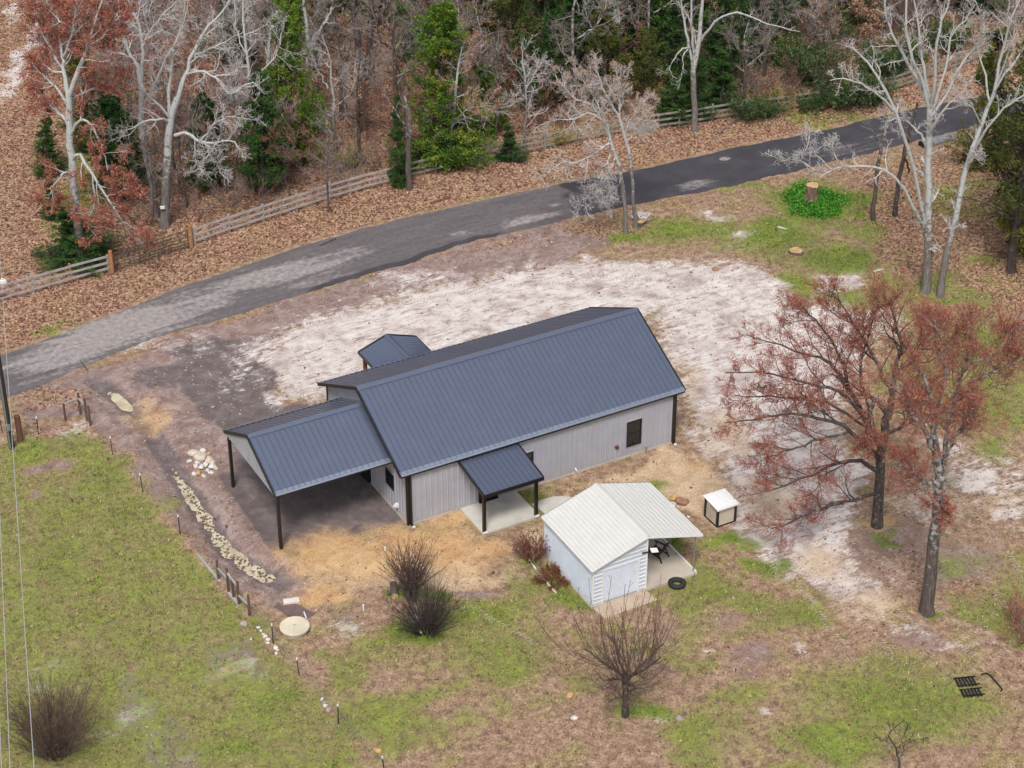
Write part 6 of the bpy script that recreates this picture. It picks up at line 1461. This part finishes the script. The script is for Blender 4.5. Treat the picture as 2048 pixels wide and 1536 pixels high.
MB().tube([(x1+.02, -.05, .95), (x1+.16, -.13, .93), (x1+.24, -.1, .93)], .018, 6).build('latch_chain', M['galv'], gate)

# ================================================================== wire fence on T-posts beside the left lawn
tp = [(a, b) for a, b in [(-15.184,18.027),(-13.547,16.961),(-10.732,13.182),(-10.566,9.125),(-10.265,4.628),(-10.04,0.251),(-9.564,-2.69),(-9.545,-5.315),(-9.416,-7.977),(-9.218,-11.745),(-8.887,-15.73)]]
wf = empty('wire_fence', (0, 0, 0)); tag(wf, 'low wire fence on dark metal T-posts along the left lawn', 'fence')
tp_me = MB().box((-.024, -.006, -.3), (.024, .006, 1.12)).box((-.006, .0065, -.3), (.006, .034, 1.12)).mesh('post', M['black'])
tip_me = MB().box((-.028, -.012, 1.0), (.028, .040, 1.125)).mesh('post_tip', M['white_trim'])
wood_at = {5, 6}
for i, (x, y) in enumerate(tp):
    if i in wood_at: continue
    o = link('post', tp_me, wf, (x, y, gz(x, y)), (wr.normal(0, .04), wr.normal(0, .04), wr.uniform(0, 3)))
    link('post_tip', tip_me, o)
corner = [(-11.839,17.701),(-10.952,17.838),(-10.931,16.751),(-10.905,16.176)]
line = [tp[0], tp[1]] + [corner[0], corner[1], corner[2]] + tp[2:]
for h in (.25, .55, .85, 1.05):
    m = MB(); m.tube([(x, y, gz(x, y)+h) for x, y in line], .0045, 3, cap=False); m.build('wire', M['galv'], wf)
# wooden corner braces
def brace(posts, rails, label, mat='brown_wood', hs=None):
    b = empty('fence_brace', (0, 0, 0)); tag(b, label, 'fence brace')
    for i, (x, y) in enumerate(posts):
        MB().tube([(x, y, gz(x, y)-.3), (x+.01, y, gz(x, y)+(hs[i] if hs else 1.35))], .065, 8).build('post', M[mat], b)
    for i, j, z in rails:
        a, c = posts[i], posts[j]
        MB().bar((a[0], a[1], gz(*a)+z), (c[0], c[1], gz(*c)+z), .07, .085).build('rail', M['weathered'], b)
    return b
brace([(-11.863,17.544),(-10.961,17.729),(-10.866,16.94),(-10.847,16.424)], [(0, 1, 1.05), (1, 2, 1.02)], 'brown wooden corner brace where the wire fence meets the road', 'brown_wood', [1.1, 1.35, 1.45, 1.25])
brace([(-9.99,0.313),(-9.881,-0.683),(-9.849,-1.229),(-9.826,-1.854),(-9.699,-2.83)], [(0, 1, .72), (1, 3, 1.1), (3, 4, .6)], 'dark brown wooden brace panel in the wire fence beside the ditch', 'brown_wood', [1.15, 1.35, 1.05, 1.4, 1.2])
for a, b, lab in (((-10.153,2.499), (-9.98,0.083), 'long grey plank lying along the wire fence before the brace'), ((-9.919,-0.839), (-9.828,-1.983), 'short grey plank lying at the foot of the brace')):
    tag(MB().bar((a[0], a[1], gz(*a)+.05), (b[0], b[1], gz(*b)+.05), .14, .05).build('plank', M['weathered']), lab, 'plank')
px, py = (-14.579,16.812)
tag(MB().tube([(px, py, gz(px, py)-.3), (px, py, gz(px, py)+1.55), (px, py, gz(px, py)+1.6)], [.17, .16, .13], 12).build('timber_post', wood('rust_brown_post', (0.10, 0.045, 0.03), (0.20, 0.09, 0.055), (12, 12, 1.5))), 'thick rusty brown timber post beside the power pole', 'post')

# ================================================================== power pole and its wires
ux, uy = (-15.204,16.285)
pole = empty('power_pole', (ux, uy, gz(ux, uy))); tag(pole, 'tall dark power pole with a grey conduit at the left edge', 'power pole')
MB().tube([(0, 0, -.5), (0, 0, 5), (0, 0, 9.6)], [.16, .14, .11], 12).build('shaft', simple('creosoted_pole', (0.03, 0.024, 0.022), .8, 0, .3, 5), pole)
MB().tube([(-.11, -.13, .1), (-.10, -.12, 6)], .045, 8).build('conduit', M['galv'], pole)
MB().box((-.22, -.24, 1.25), (.02, -.12, 1.62)).build('meter_box', M['galv'], pole)
MB().tube([(.02, -.15, 0), (.02, -.15, .12)], .07, 8).build('base_sleeve', M['galv'], pole)
MB().box((-.9, -.06, 9.0), (.9, .06, 9.12)).build('crossarm', M['brown_wood'], pole)
CAB = simple('pale_aluminium_cable', (0.46, 0.46, 0.48), .5, .3, .1, 5)
def cable(p, q, sag, r, lab, mat=CAB):
    p, q = np.array(p), np.array(q); t = np.linspace(0, 1, 24)[:, None]
    c = p+(q-p)*t; c[:, 2] -= sag*4*t[:, 0]*(1-t[:, 0])
    o = MB().tube([tuple(a) for a in c], r, 5).build('power_cable', mat); tag(o, lab, 'cable'); return o
def ext(p, q, a, b):
    p, q = np.array(p), np.array(q); return tuple(p+(q-p)*a), tuple(p+(q-p)*b)
a_, b_ = (*(-13.71,19.449), 8.2), (*(-23.776,-17.721), 8.6)
cable(*ext(a_, b_, -.35, 1.5), 0, .017, 'pale overhead cable, the one farther from the left edge')
a_, b_ = (*(-20.131,-1.388), 8.2), (*(-24.546,-17.299), 8.6)
cable(*ext(a_, b_, -.8, 2.0), 0, .017, 'pale overhead cable, the one nearer the left edge')
a_, b_ = (*(-23.654,-12.681), 8.0), (*(-24.691,-16.47), 8.0)
cable(*ext(a_, b_, -2.0, 3.0), 0, .017, 'overhead cable barely showing in the lower left corner')
sp = (*(-13.738,19.099), 8.2)
tag(MB().box((-.16, -.1, -.08), (.16, .1, .08)).tube([(0, 0, .08), (0, 0, .2)], .05, 6).build('cable_clamp', M['white_trim'], None, (sp[0], sp[1], sp[2]+.09)), 'small white clamp on the overhead cable at the left edge', 'clamp')

# ================================================================== rocks: each its own lumpy mesh
def rock_mesh(seed, stretch=(1, .8, .6)):
    bm = bmesh.new(); bmesh.ops.create_icosphere(bm, subdivisions=2, radius=.5)
    rg = np.random.default_rng(seed); dirs = unit(rg.normal(size=(9, 3))); off = rg.uniform(.28, .46, 9)
    for v in bm.verts:
        p = np.array(v.co)
        for d, o in zip(dirs, off):
            t = p@d
            if t > o: p = p-d*(t-o)*.9
        v.co = Vector(p*np.array(stretch)*(1+rg.normal(0, .015)))
    me = bpy.data.meshes.new('rock'); bm.to_mesh(me); bm.free(); return me
import bmesh
ROCK = [rock_mesh(i, s) for i, s in enumerate([(1, .8, .62), (1, .65, .5), (.9, .9, .7), (1.1, .6, .55), (1, .9, .45), (.85, .75, .75)])]
STONE = {}
for nm, c in (('cream', (0.52, 0.45, 0.37)), ('pale', (0.60, 0.57, 0.53)), ('rust', (0.30, 0.16, 0.11)), ('ochre', (0.50, 0.32, 0.13)), ('pinkgrey', (0.36, 0.28, 0.26))):
    STONE[nm] = simple(nm+'_stone', c, .9, 0, .28, 4, bump=.4, bsc=12)
def rock(px_, size, kind, label, group=None, dz=0.0, k=None):
    i = k if k is not None else int(wr.integers(len(ROCK)))
    me = ROCK[i].copy(); me.name = 'rock'; me.materials.append(STONE[kind])
    o = link('rock', me, None, (px_[0], px_[1], gz(*px_)+size*.12+dz), (wr.uniform(-.3, .3), wr.uniform(-.3, .3), wr.uniform(0, 6.28)))
    o.scale = (size, size, size)
    tag(o, label, 'rock', group); return o
pile = [(388,912,.85,'cream','largest flat cream rock at the back of the driveway pile'),(402,922,.95,'cream','broad cream rock in the middle of the driveway pile'),(406,907,.45,'pale',0),(416,910,.40,'ochre','yellowish rock at the top right of the driveway pile'),(379,924,.35,'pale',0),(391,936,.38,'pale',0),
        (403,940,.46,'pale',0),(418,925,.62,'cream','long cream rock on the right slope of the driveway pile'),(427,931,.50,'cream',0),(424,938,.42,'pale',0),(432,941,.46,'cream',0),(416,946,.40,'pale',0),(398,949,.44,'ochre','ochre rock at the front of the driveway pile'),(408,955,.36,'cream',0),(388,948,.30,'pale',0),(422,950,.34,'pale',0),(412,934,.40,'pale',0),(396,929,.34,'pale',0)]
GG = {q: None for q in ()}
PILE_XY = [(-7.061,11.005),(-6.912,10.39),(-6.561,10.998),(-6.383,10.74),(-7.473,10.591),(-7.403,9.919),(-7.198,9.596),(-6.598,10.058),(-6.497,9.685),(-6.686,9.42),(-6.556,9.191),(-7.005,9.176),(-7.463,9.272),(-7.338,8.891),(-7.673,9.439),(-6.937,8.931),(-6.89,9.743),(-7.17,10.16)]
for (a, b, s, kd, lab), xy in zip(pile, PILE_XY):
    rock(xy, s, kd, lab or 'small pale rock in the heap beside the carport drive', None if lab else 'small pale rocks of the driveway heap', .05 if lab == 0 and s > .4 else 0)
for xy, s, kd, lab in zip([(12.911,-4.428),(12.988,-4.871),(12.515,-4.861),(12.665,-5.093),(13.209,-4.993),(12.658,-6.077)], (.62, .85, .55, .3, .5, .22), ('ochre', 'rust', 'cream', 'cream', 'rust', 'pale'),
    ('ochre rock of the small heap behind the shed', 'large rusty boulder, biggest of the small heap behind the shed', 'cream rock at the left of the small heap behind the shed', 'smallest cream stone in the small heap behind the shed', 'rusty rock at the right end of the small heap behind the shed', 'single white stone between the shed and the pump house')):
    rock(xy, s, kd, lab)
for i, xy in enumerate([(-9.707,-3.932),(-9.706,-4.227),(-9.711,-4.475),(-9.682,-4.7),(-9.667,-4.958),(-9.787,-5.182),(-9.593,-5.659),(-9.57,-5.836),(-9.729,-6.035),(-10.34,-4.547),(-10.198,-3.366)]):
    rock(xy, [.26, .22, .2, .26, .3, .28, .28, .18, .22, .16, .42][i], 'pale' if i < 10 else 'pinkgrey', 'small white rock in the row along the wire fence near the septic lid' if i < 9 else ('lone white stone on the lawn side of the rock row' if i == 9 else 'pinkish rock on the lawn above the white rock row'), 'white rocks lining the wire fence' if i < 9 else None)
for i, xy in enumerate([(-9.192,-9.937),(-9.198,-10.165),(-9.217,-10.422),(-9.231,-10.719),(-9.22,-11.067)]):
    rock(xy, [.28, .24, .34, .34, .32][i], ['pale', 'pinkgrey', 'pale', 'pinkgrey', 'rust'][i], ['round white rock at the top of the short rock row by the fence', 'grey rock second in the short rock row by the fence', 'largest white rock of the short row by the fence', 'pinkish grey rock in the short row by the fence', 'rusty rock at the lower end of the short row by the fence'][i])
for xy, s, kd, lab in zip([(-0.045,-0.459),(2.861,-2.867),(28.056,14.703),(26.582,15.155),(-8.503,-14.196),(-0.032,-16.453),(0.57,-15.068),(4.012,-18.749),(-3.274,-7.843)], (.3, .28, .55, .3, .5, .42, .45, .5, .2), ('rust', 'rust', 'rust', 'rust', 'ochre', 'pale', 'ochre', 'pinkgrey', 'pale'),
    ('rusty stone below the front left house corner', 'rusty stone below the left porch post', 'rust-brown boulder on the far sand', 'small brown stone left of the boulder on the far sand', 'tan lump on the lawn near the lower end of the wire fence', 'pale flat stone on the grass left of the pruned tree', 'ochre stone on the grass left of the pruned tree', 'pinkish stone right of the pruned tree', 'white stone at the foot of the dark bush')):
    rock(xy, s, kd, lab)

# ================================================================== septic lid, pipes and planks
sx, sy = (-8.294,-4.918)
sep = empty('septic_tank', (sx, sy, gz(sx, sy))); tag(sep, 'round pale concrete septic lid on a low riser', 'septic lid')
MB().tube([(0, 0, -.2), (0, 0, .2)], [.62, .56], 28).build('riser', M['concrete_tan'], sep)
MB().tube([(0, 0, .205), (0, 0, .30), (0, 0, .32)], [.70, .70, .66], 32).build('lid', concrete('cream_concrete', (0.62, 0.55, 0.42)), sep)
MB().tube([(-.08, 0, .32), (-.05, 0, .36), (.05, 0, .36), (.08, 0, .32)], .012, 6).build('handle', M['galv'], sep)
qx, qy = (-7.733,-3.523)
tag(MB().box((-.42, -.95, -.1), (.42, .95, .045)).build('ground_mat', simple('brown_rubber_mat', (0.14, 0.095, 0.085), .9, 0, .2, 3), None, (qx, qy, gz(qx, qy)), (0, 0, .42)), 'brown rectangular mat behind the septic lid', 'mat')
qx, qy = (-7.591,-2.907)
tag(MB().box((-.38, -.16, -.05), (.38, .16, .13)).build('concrete_block', concrete('white_block', (0.66, 0.62, 0.55)), None, (qx, qy, gz(qx, qy)), (0, 0, -.3), bevel=.03), 'white concrete block at the end of the brown mat', 'block')
def pole_on_ground(a, b, r, mat, lab, nm, z=.03, cat='pipe'):
    return tag(MB().tube([(a[0], a[1], gz(*a)+z), ((a[0]+b[0])/2, (a[1]+b[1])/2, gz((a[0]+b[0])/2, (a[1]+b[1])/2)+z+.01), (b[0], b[1], gz(*b)+z)], r, 8).build(nm, mat), lab, cat)
pole_on_ground((-7.382,-3.888), (-7.478,-4.392), .035, M['white_trim'], 'short white pipe lying beside the septic lid', 'white_pipe')
for xy, h, lab in (((-4.852,-5.063), .35, 'white cleanout pipe standing in the bare soil right of the septic lid'), ((-1.887,-1.25), .2, 'white survey stake standing in the orange clay')):
    tag(MB().tube([(xy[0], xy[1], gz(*xy)-.1), (xy[0], xy[1], gz(*xy)+h)], .04, 8).build('white_pipe', M['white_trim']), lab, 'pipe')
pole_on_ground((3.902,-5.406), (3.744,-6.871), .045, M['white_trim'], 'upper pale pole on the grass beside the shed', 'pale_pole', .05, 'pole')
pole_on_ground((3.77,-6.433), (3.714,-8.327), .055, M['tan_board'], 'lower tan pole on the grass beside the shed', 'pale_pole', .06, 'pole')
# old tyre used as a planter
tx, ty = (9.137,-10.507)
bmt = MB(); n1, n2 = 28, 10; vs_ = []
for i in range(n1):
    for j in range(n2):
        a = 2*math.pi*i/n1; b = 2*math.pi*j/n2; rr = .30+.115*math.cos(b)*(1 if math.cos(b) < 0 else 1.05)
        vs_.append((rr*math.cos(a), rr*math.sin(a), .10+.11*math.copysign(abs(math.sin(b))**.7, math.sin(b))))
bmt.add(vs_, [(i*n2+j, ((i+1) % n1)*n2+j, ((i+1) % n1)*n2+(j+1) % n2, i*n2+(j+1) % n2) for i in range(n1) for j in range(n2)])
tyre = empty('old_tire', (tx, ty, gz(tx, ty)+.0)); tag(tyre, 'old black tire lying on the grass in front of the lean-to', 'tire')
bmt.build('rubber_ring', M['rubber'], tyre, smooth=True)
lg = MB()
for i in range(40):
    a = 2*math.pi*i/40; c, s = math.cos(a), math.sin(a)
    lg.bar((.40*c, .40*s, .02), (.425*c, .425*s, .17), .03, .03)
lb = lg.build('tread_lugs', M['rubber'], tyre); lb['kind'] = 'stuff'

# ================================================================== stumps and logs
def stump(name, px_, r, h, mat, label, flare=1.5, seed=0, z=0.0):
    o = empty(name, (px_[0], px_[1], gz(*px_)+z)); tag(o, label, 'stump')
    rg = np.random.default_rng(seed); n = 24; vs_ = []; zs_ = (-.2, 0, h*.25, h*.6, h-.02)
    ph = rg.uniform(0, 6, 3)
    for k, z in enumerate(zs_):
        for i in range(n):
            a = 2*math.pi*i/n; f = 1+(flare-1)*max(0, 1-max(z, 0)/(h*.5+.05))**2
            q = r*f*(1+.07*math.sin(3*a+ph[0])*(f)+.05*math.sin(5*a+ph[1])+.03*rg.normal())
            vs_.append((q*math.cos(a), q*math.sin(a), z))
    m = MB(); m.add(vs_, [(k*n+i, k*n+(i+1) % n, (k+1)*n+(i+1) % n, (k+1)*n+i) for k in range(len(zs_)-1) for i in range(n)])
    m.build('bark', mat, o)
    t = MB(); top = [(v[0]*.985, v[1]*.985, h+.01*math.sin(i)) for i, v in enumerate(vs_[-n:])]
    t.add(vs_[-n:]+top, [(i, (i+1) % n, n+(i+1) % n, n+i) for i in range(n)]+[tuple(n+i for i in range(n))]); t.build('cut_top', M['end_grain'], o)
    return o
stump('tall_stump', (38.629,19.492), .40, 1.15, bark('stump_bark', (0.09, 0.06, 0.045), (0.22, 0.15, 0.115), (0.33, 0.20, 0.08), .35), 'tall sawn stump ringed by bright green ivy', 1.35, 3)
stump('low_stump', (33.676,14.239), .40, .16, M['bark_mid'], 'low flat sawn stump in the grass below the tall stump', 1.2, 4)
stump('low_stump', (27.082,21.873), .22, .30, M['bark_mid'], 'small cut stump hidden beside the grey roadside tree', 1.2, 5)
lx, ly = (-3.168,-4.987)
lg = empty('cut_log', (lx, ly, gz(lx, ly)+.17)); tag(lg, 'short cut log with pale end beside the pollarded shrub', 'log')
MB().tube([(0, 0, 0), (.35, .85, .04)], [.17, .18], 16, cap=False).build('bark', M['bark_mid'], lg)
MB().tube([(-.004, -.01, 0), (0, 0, 0)], .168, 16).build('cut_end', M['end_grain'], lg)
pole_on_ground((-3.378,-4.608), (-2.39,-4.265), .07, M['bark_mid'], 'thin log leaning behind the pollarded shrub', 'thin_log', .06, 'log')
pole_on_ground((38.603,0.525), (40.969,-0.189), .2, M['bark_mid'], 'fallen log with a reddish cut end at the right edge', 'fallen_log', .15, 'log')
pole_on_ground((8.332,29.127), (9.587,29.492), .06, M['bark_dark'], 'brown branch lying on the leaf verge below the fence', 'fallen_branch', .04, 'branch')
pole_on_ground((16.887,30.951), (18.405,31.089), .07, bark('rust_bark', (0.12, 0.05, 0.03), (0.2, 0.09, 0.06), (0.2, 0.09, 0.06), 0), 'rust-brown fallen branch on the verge across the road', 'fallen_branch', .05, 'branch')
pole_on_ground((39.029,31.937), (38.029,29.56), .045, M['twig_grey'], 'pale crooked branch on the verge under the tall fence tree', 'fallen_branch', .04, 'branch')
pole_on_ground((39.273,31.063), (41.647,32.374), .05, M['twig_grey'], 'pale branch leaning towards the fence bushes', 'fallen_branch', .06, 'branch')
pole_on_ground((33.126,30.292), (35.571,31.633), .05, M['twig_grey'], 'long thin branch on the leaf verge left of the tall fence tree', 'fallen_branch', .05, 'branch')
pole_on_ground((20.122,-11.824), (21.017,-11.787), .055, M['twig_grey'], 'bare branch lying at the foot of the spreading maple', 'fallen_branch', .05, 'branch')
pole_on_ground((16.912,-18.427), (18.032,-17.934), .04, M['twig_grey'], 'forked dead branch at the foot of the lichen maple', 'fallen_branch', .05, 'branch')
pole_on_ground((-9.134,23.199), (-9.153,21.859), .03, M['bark_dark'], 'dark twig on the sandy end of the road', 'fallen_branch', .03, 'branch')
# slabs of pale sawn wood on the far lawn
for a, b, lab in (((34.616,17.503), (34.916,16.952), 'pale stick lying on the green near the tall stump'), ((36.209,9.867), (36.932,9.828), 'pale split slab on the grass left of the candelabra tree')):
    pole_on_ground(a, b, .07, M['twig_pale'], lab, 'wood_slab', .04, 'slab')
# culvert under the far drive
ca, cb = (49.881,22.511), (52.612,22.545)
cv = empty('culvert_pipe', (0, 0, 0)); tag(cv, 'dark corrugated culvert pipe showing beside the far road', 'culvert')
z = gz(*ca); MB().tube([(ca[0], ca[1], z+.08), (cb[0], cb[1], z+.1)], .33, 18, cap=False).build('pipe', simple('grey_culvert', (0.2, 0.2, 0.21), .7), cv)
MB().tube([(ca[0]-.01, ca[1], z+.08), (ca[0]+.01, ca[1], z+.08)], .30, 18).build('opening', M['black'], cv)  # solid black disc stands in for the shade inside the pipe

# ================================================================== black metal slatted bench lying in the grass
bx0, by0_ = (16.592,-23.208)
bench = empty('slatted_bench', (bx0, by0_, gz(bx0, by0_)+.03), -.35); tag(bench, 'rusty black slatted metal bench lying flat on the right lawn', 'bench')
for k in range(6):
    MB().box((-.55+k*.155, .10, .0), (-.45+k*.155, .75, .035)).build('seat_slat', M['black'], bench)
    MB().box((-.55+k*.155, -.62, .0), (-.45+k*.155, -.06, .035)).build('back_slat', M['black'], bench)
for y in (.14, .66, -.14, -.56): MB().box((-.60, y, .037), (.46, y+.05, .065)).build('rail', M['black'], bench)
MB().tube([(.72, .75, .05), (1.0, .80, .06), (1.12, .62, .05), (1.25, .1, .05), (1.32, -.35, .05), (1.22, -.48, .05)], .035, 6).build('leg_frame', M['black'], bench)

# ================================================================== litter and turf: nobody could count it
def scatter(n, box, prob, rg):
    x = rg.uniform(box[0], box[1], n); y = rg.uniform(box[2], box[3], n)
    # only the wedge of ground in camera view, with a margin
    ok = (y > -28+(x-15)*-.55-6) & (y < 84-.55*(x-3)) & (x > -26)
    x, y = x[ok], y[ok]
    Z = zones(x, y); p = prob(Z, x, y)
    k = rg.random(len(x)) < p
    return x[k], y[k]
def off_road(x, y): return 1-((y > road_l(x)-.1) & (y < road_u(x)+.05))
def off_house(x, y):
    return 1-(((x > -6.7) & (x < 15.8) & (y > -.1) & (y < 9.6)) | ((x > 2.8) & (x < 6.3) & (y > -2.7) & (y < 12.6)) | ((x > 4.5) & (x < 10.6) & (y > -11) & (y < -5.2)) | ((x > 13.3) & (x < 14.6) & (y > -7.7) & (y < -6.3)))
rg = np.random.default_rng(77)
x, y = scatter(560000, (-26, 80, -30, 82), lambda Z, x, y: np.clip((Z['leaf']-.25)*1.2-Z['sand']*.9-Z['green']*.25-Z['ivy'], .012, .8)*off_road(x, y)*off_house(x, y), rg)
n = len(x); C = np.column_stack([x, y, ground_z(x, y)+.012])
D = np.column_stack([rg.normal(size=n), rg.normal(size=n), np.abs(rg.normal(0, .42, n))])
v, q, tn = leaf_quads(C, D, .175, .115, rg)
LEAF = leafy('oak_leaf_litter', [(.05, (0.075, 0.030, 0.022)), (.35, (0.20, 0.092, 0.062)), (.62, (0.36, 0.185, 0.125)), (.9, (0.53, 0.335, 0.235))], .35)
tag(link('fallen_leaves', raw_mesh('fallen_leaves', v, [q], LEAF, attrs={'tint': ('FLOAT', tn)})), kind='stuff')
print('leaves', n)
def blades(name, x, y, h, w, mat, per=3):
    n = len(x); x = np.repeat(x, per)+rg.normal(0, .05, n*per); y = np.repeat(y, per)+rg.normal(0, .05, n*per); n = len(x)
    b = np.column_stack([x, y, ground_z(x, y)-.01]); a = rg.uniform(0, 6.28, n); s = np.column_stack([np.cos(a), np.sin(a), np.zeros(n)])
    hh = h*rg.uniform(.5, 1.4, n)[:, None]; l = np.column_stack([rg.normal(0, .55, n), rg.normal(0, .55, n), np.ones(n)])
    ww = w*rg.uniform(.6, 1.3, n)[:, None]
    v = np.stack([b-s*ww, b+s*ww, b+l*hh], 1).reshape(-1, 3)
    tag(link(name, raw_mesh(name, v, [np.arange(3*n).reshape(n, 3)], mat, attrs={'tint': ('FLOAT', np.repeat(np.repeat(rg.random(n//per), per), 3))})), kind='stuff')
    print(name, n)
GREEN = leafy('short_green_grass', [(.05, (0.024, 0.070, 0.006)), (.4, (0.07, 0.145, 0.010)), (.7, (0.165, 0.23, 0.025)), (.95, (0.34, 0.345, 0.09))], .5)
DRY = leafy('dry_winter_grass', [(.05, (0.13, 0.078, 0.045)), (.4, (0.27, 0.18, 0.10)), (.7, (0.42, 0.31, 0.18)), (.95, (0.58, 0.47, 0.30))], .6)
bare = lambda Z: np.clip(1-1.6*Z['sand']-1.3*Z['gravel']-1.2*Z['clay']-Z['tan']*1.1-Z['dirt']*.8, 0, 1)
x, y = scatter(330000, (-26, 75, -30, 62), lambda Z, x, y: np.clip((Z['green']+(fbm(x, y, 1.7, 2, 6)-.5)*.9-.30)*1.5, 0, 1)*np.clip(1-1.2*Z['sand'], 0, 1)*off_road(x, y)*off_house(x, y), rg)
blades('green_grass', x, y, .10, .022, GREEN)
x, y = scatter(300000, (-26, 60, -30, 24), lambda Z, x, y: bare(Z)*np.clip(1-Z['leaf'], .25, 1)*(.25+.5*fbm(x, y, .9, 2, 2))*off_road(x, y)*off_house(x, y), rg)
blades('dry_grass', x, y, .095, .02, DRY)
IVY = leafy('bright_ivy_leaf', [(.05, (0.010, 0.07, 0.008)), (.5, (0.04, 0.20, 0.016)), (.9, (0.15, 0.34, 0.03))], 1.2)
x, y = scatter(600000, (20, 46, 8, 26), lambda Z, x, y: np.clip(Z['ivy']-.25, 0, 1)*off_road(x, y), rg)
n = len(x); C = np.column_stack([x, y, ground_z(x, y)+rg.uniform(.03, .22, n)])
v, q, tn = leaf_quads(C, np.column_stack([rg.normal(size=n), rg.normal(size=n), rg.normal(.3, .4, n)]), .12, .10, rg)
if n: tag(link('ivy', raw_mesh('ivy', v, [q], IVY, attrs={'tint': ('FLOAT', tn)})), kind='stuff')
# clods and grit on the bare soil
x, y = scatter(150000, (-20, 50, -26, 30), lambda Z, x, y: np.clip(Z['dirt']*.5+Z['clay']*.25+Z['sand']*.16+Z['tan']*.2-.1, 0, .5)*off_road(x, y)*off_house(x, y), rg)
n = len(x); r_ = rg.lognormal(-3.45, .45, n)[:, None]; c = np.column_stack([x, y, ground_z(x, y)])
oc = np.array([(1,0,.1),(-.5,.87,.1),(-.5,-.87,.1),(0,0,.8)])
v = (c[:, None]+oc[None]*r_[:, None]*rg.uniform(.6, 1.4, (n, 4, 1))).reshape(-1, 3); b = np.arange(n)[:, None]*4
f = np.concatenate([b+np.array([[0,1,3]]), b+np.array([[1,2,3]]), b+np.array([[2,0,3]])])
CLOD = leafy('soil_clod', [(.05, (0.12, 0.075, 0.06)), (.5, (0.30, 0.21, 0.18)), (.9, (0.56, 0.48, 0.43))], 1.5)
tag(link('soil_clods', raw_mesh('soil_clods', v, [f], CLOD, attrs={'tint': ('FLOAT', np.repeat(rg.random(n), 4))})), kind='stuff')
print('clods', n)

# wet mud lumps breaking the ditch water
q = dense(DITCH[5:13], 420); q = q+rg.normal(0, .26, q.shape); n = len(q)
r_ = rg.uniform(.05, .13, n)[:, None]; c = np.column_stack([q, np.full(n, -.25)])
v = (c[:, None]+oc[None]*np.array([1, 1, .75])*r_[:, None]*rg.uniform(.6, 1.4, (n, 4, 1))).reshape(-1, 3); b = np.arange(n)[:, None]*4
f = np.concatenate([b+np.array([[0,1,3]]), b+np.array([[1,2,3]]), b+np.array([[2,0,3]])])
tag(link('mud_lumps', raw_mesh('mud_lumps', v, [f], simple('wet_brown_mud', (0.15, 0.10, 0.08), .6, 0, .3, 3))), kind='stuff')
print('objects', len(bpy.data.objects), 'tris', sum(len(m.loops)-2*len(m.polygons) for m in bpy.data.meshes))
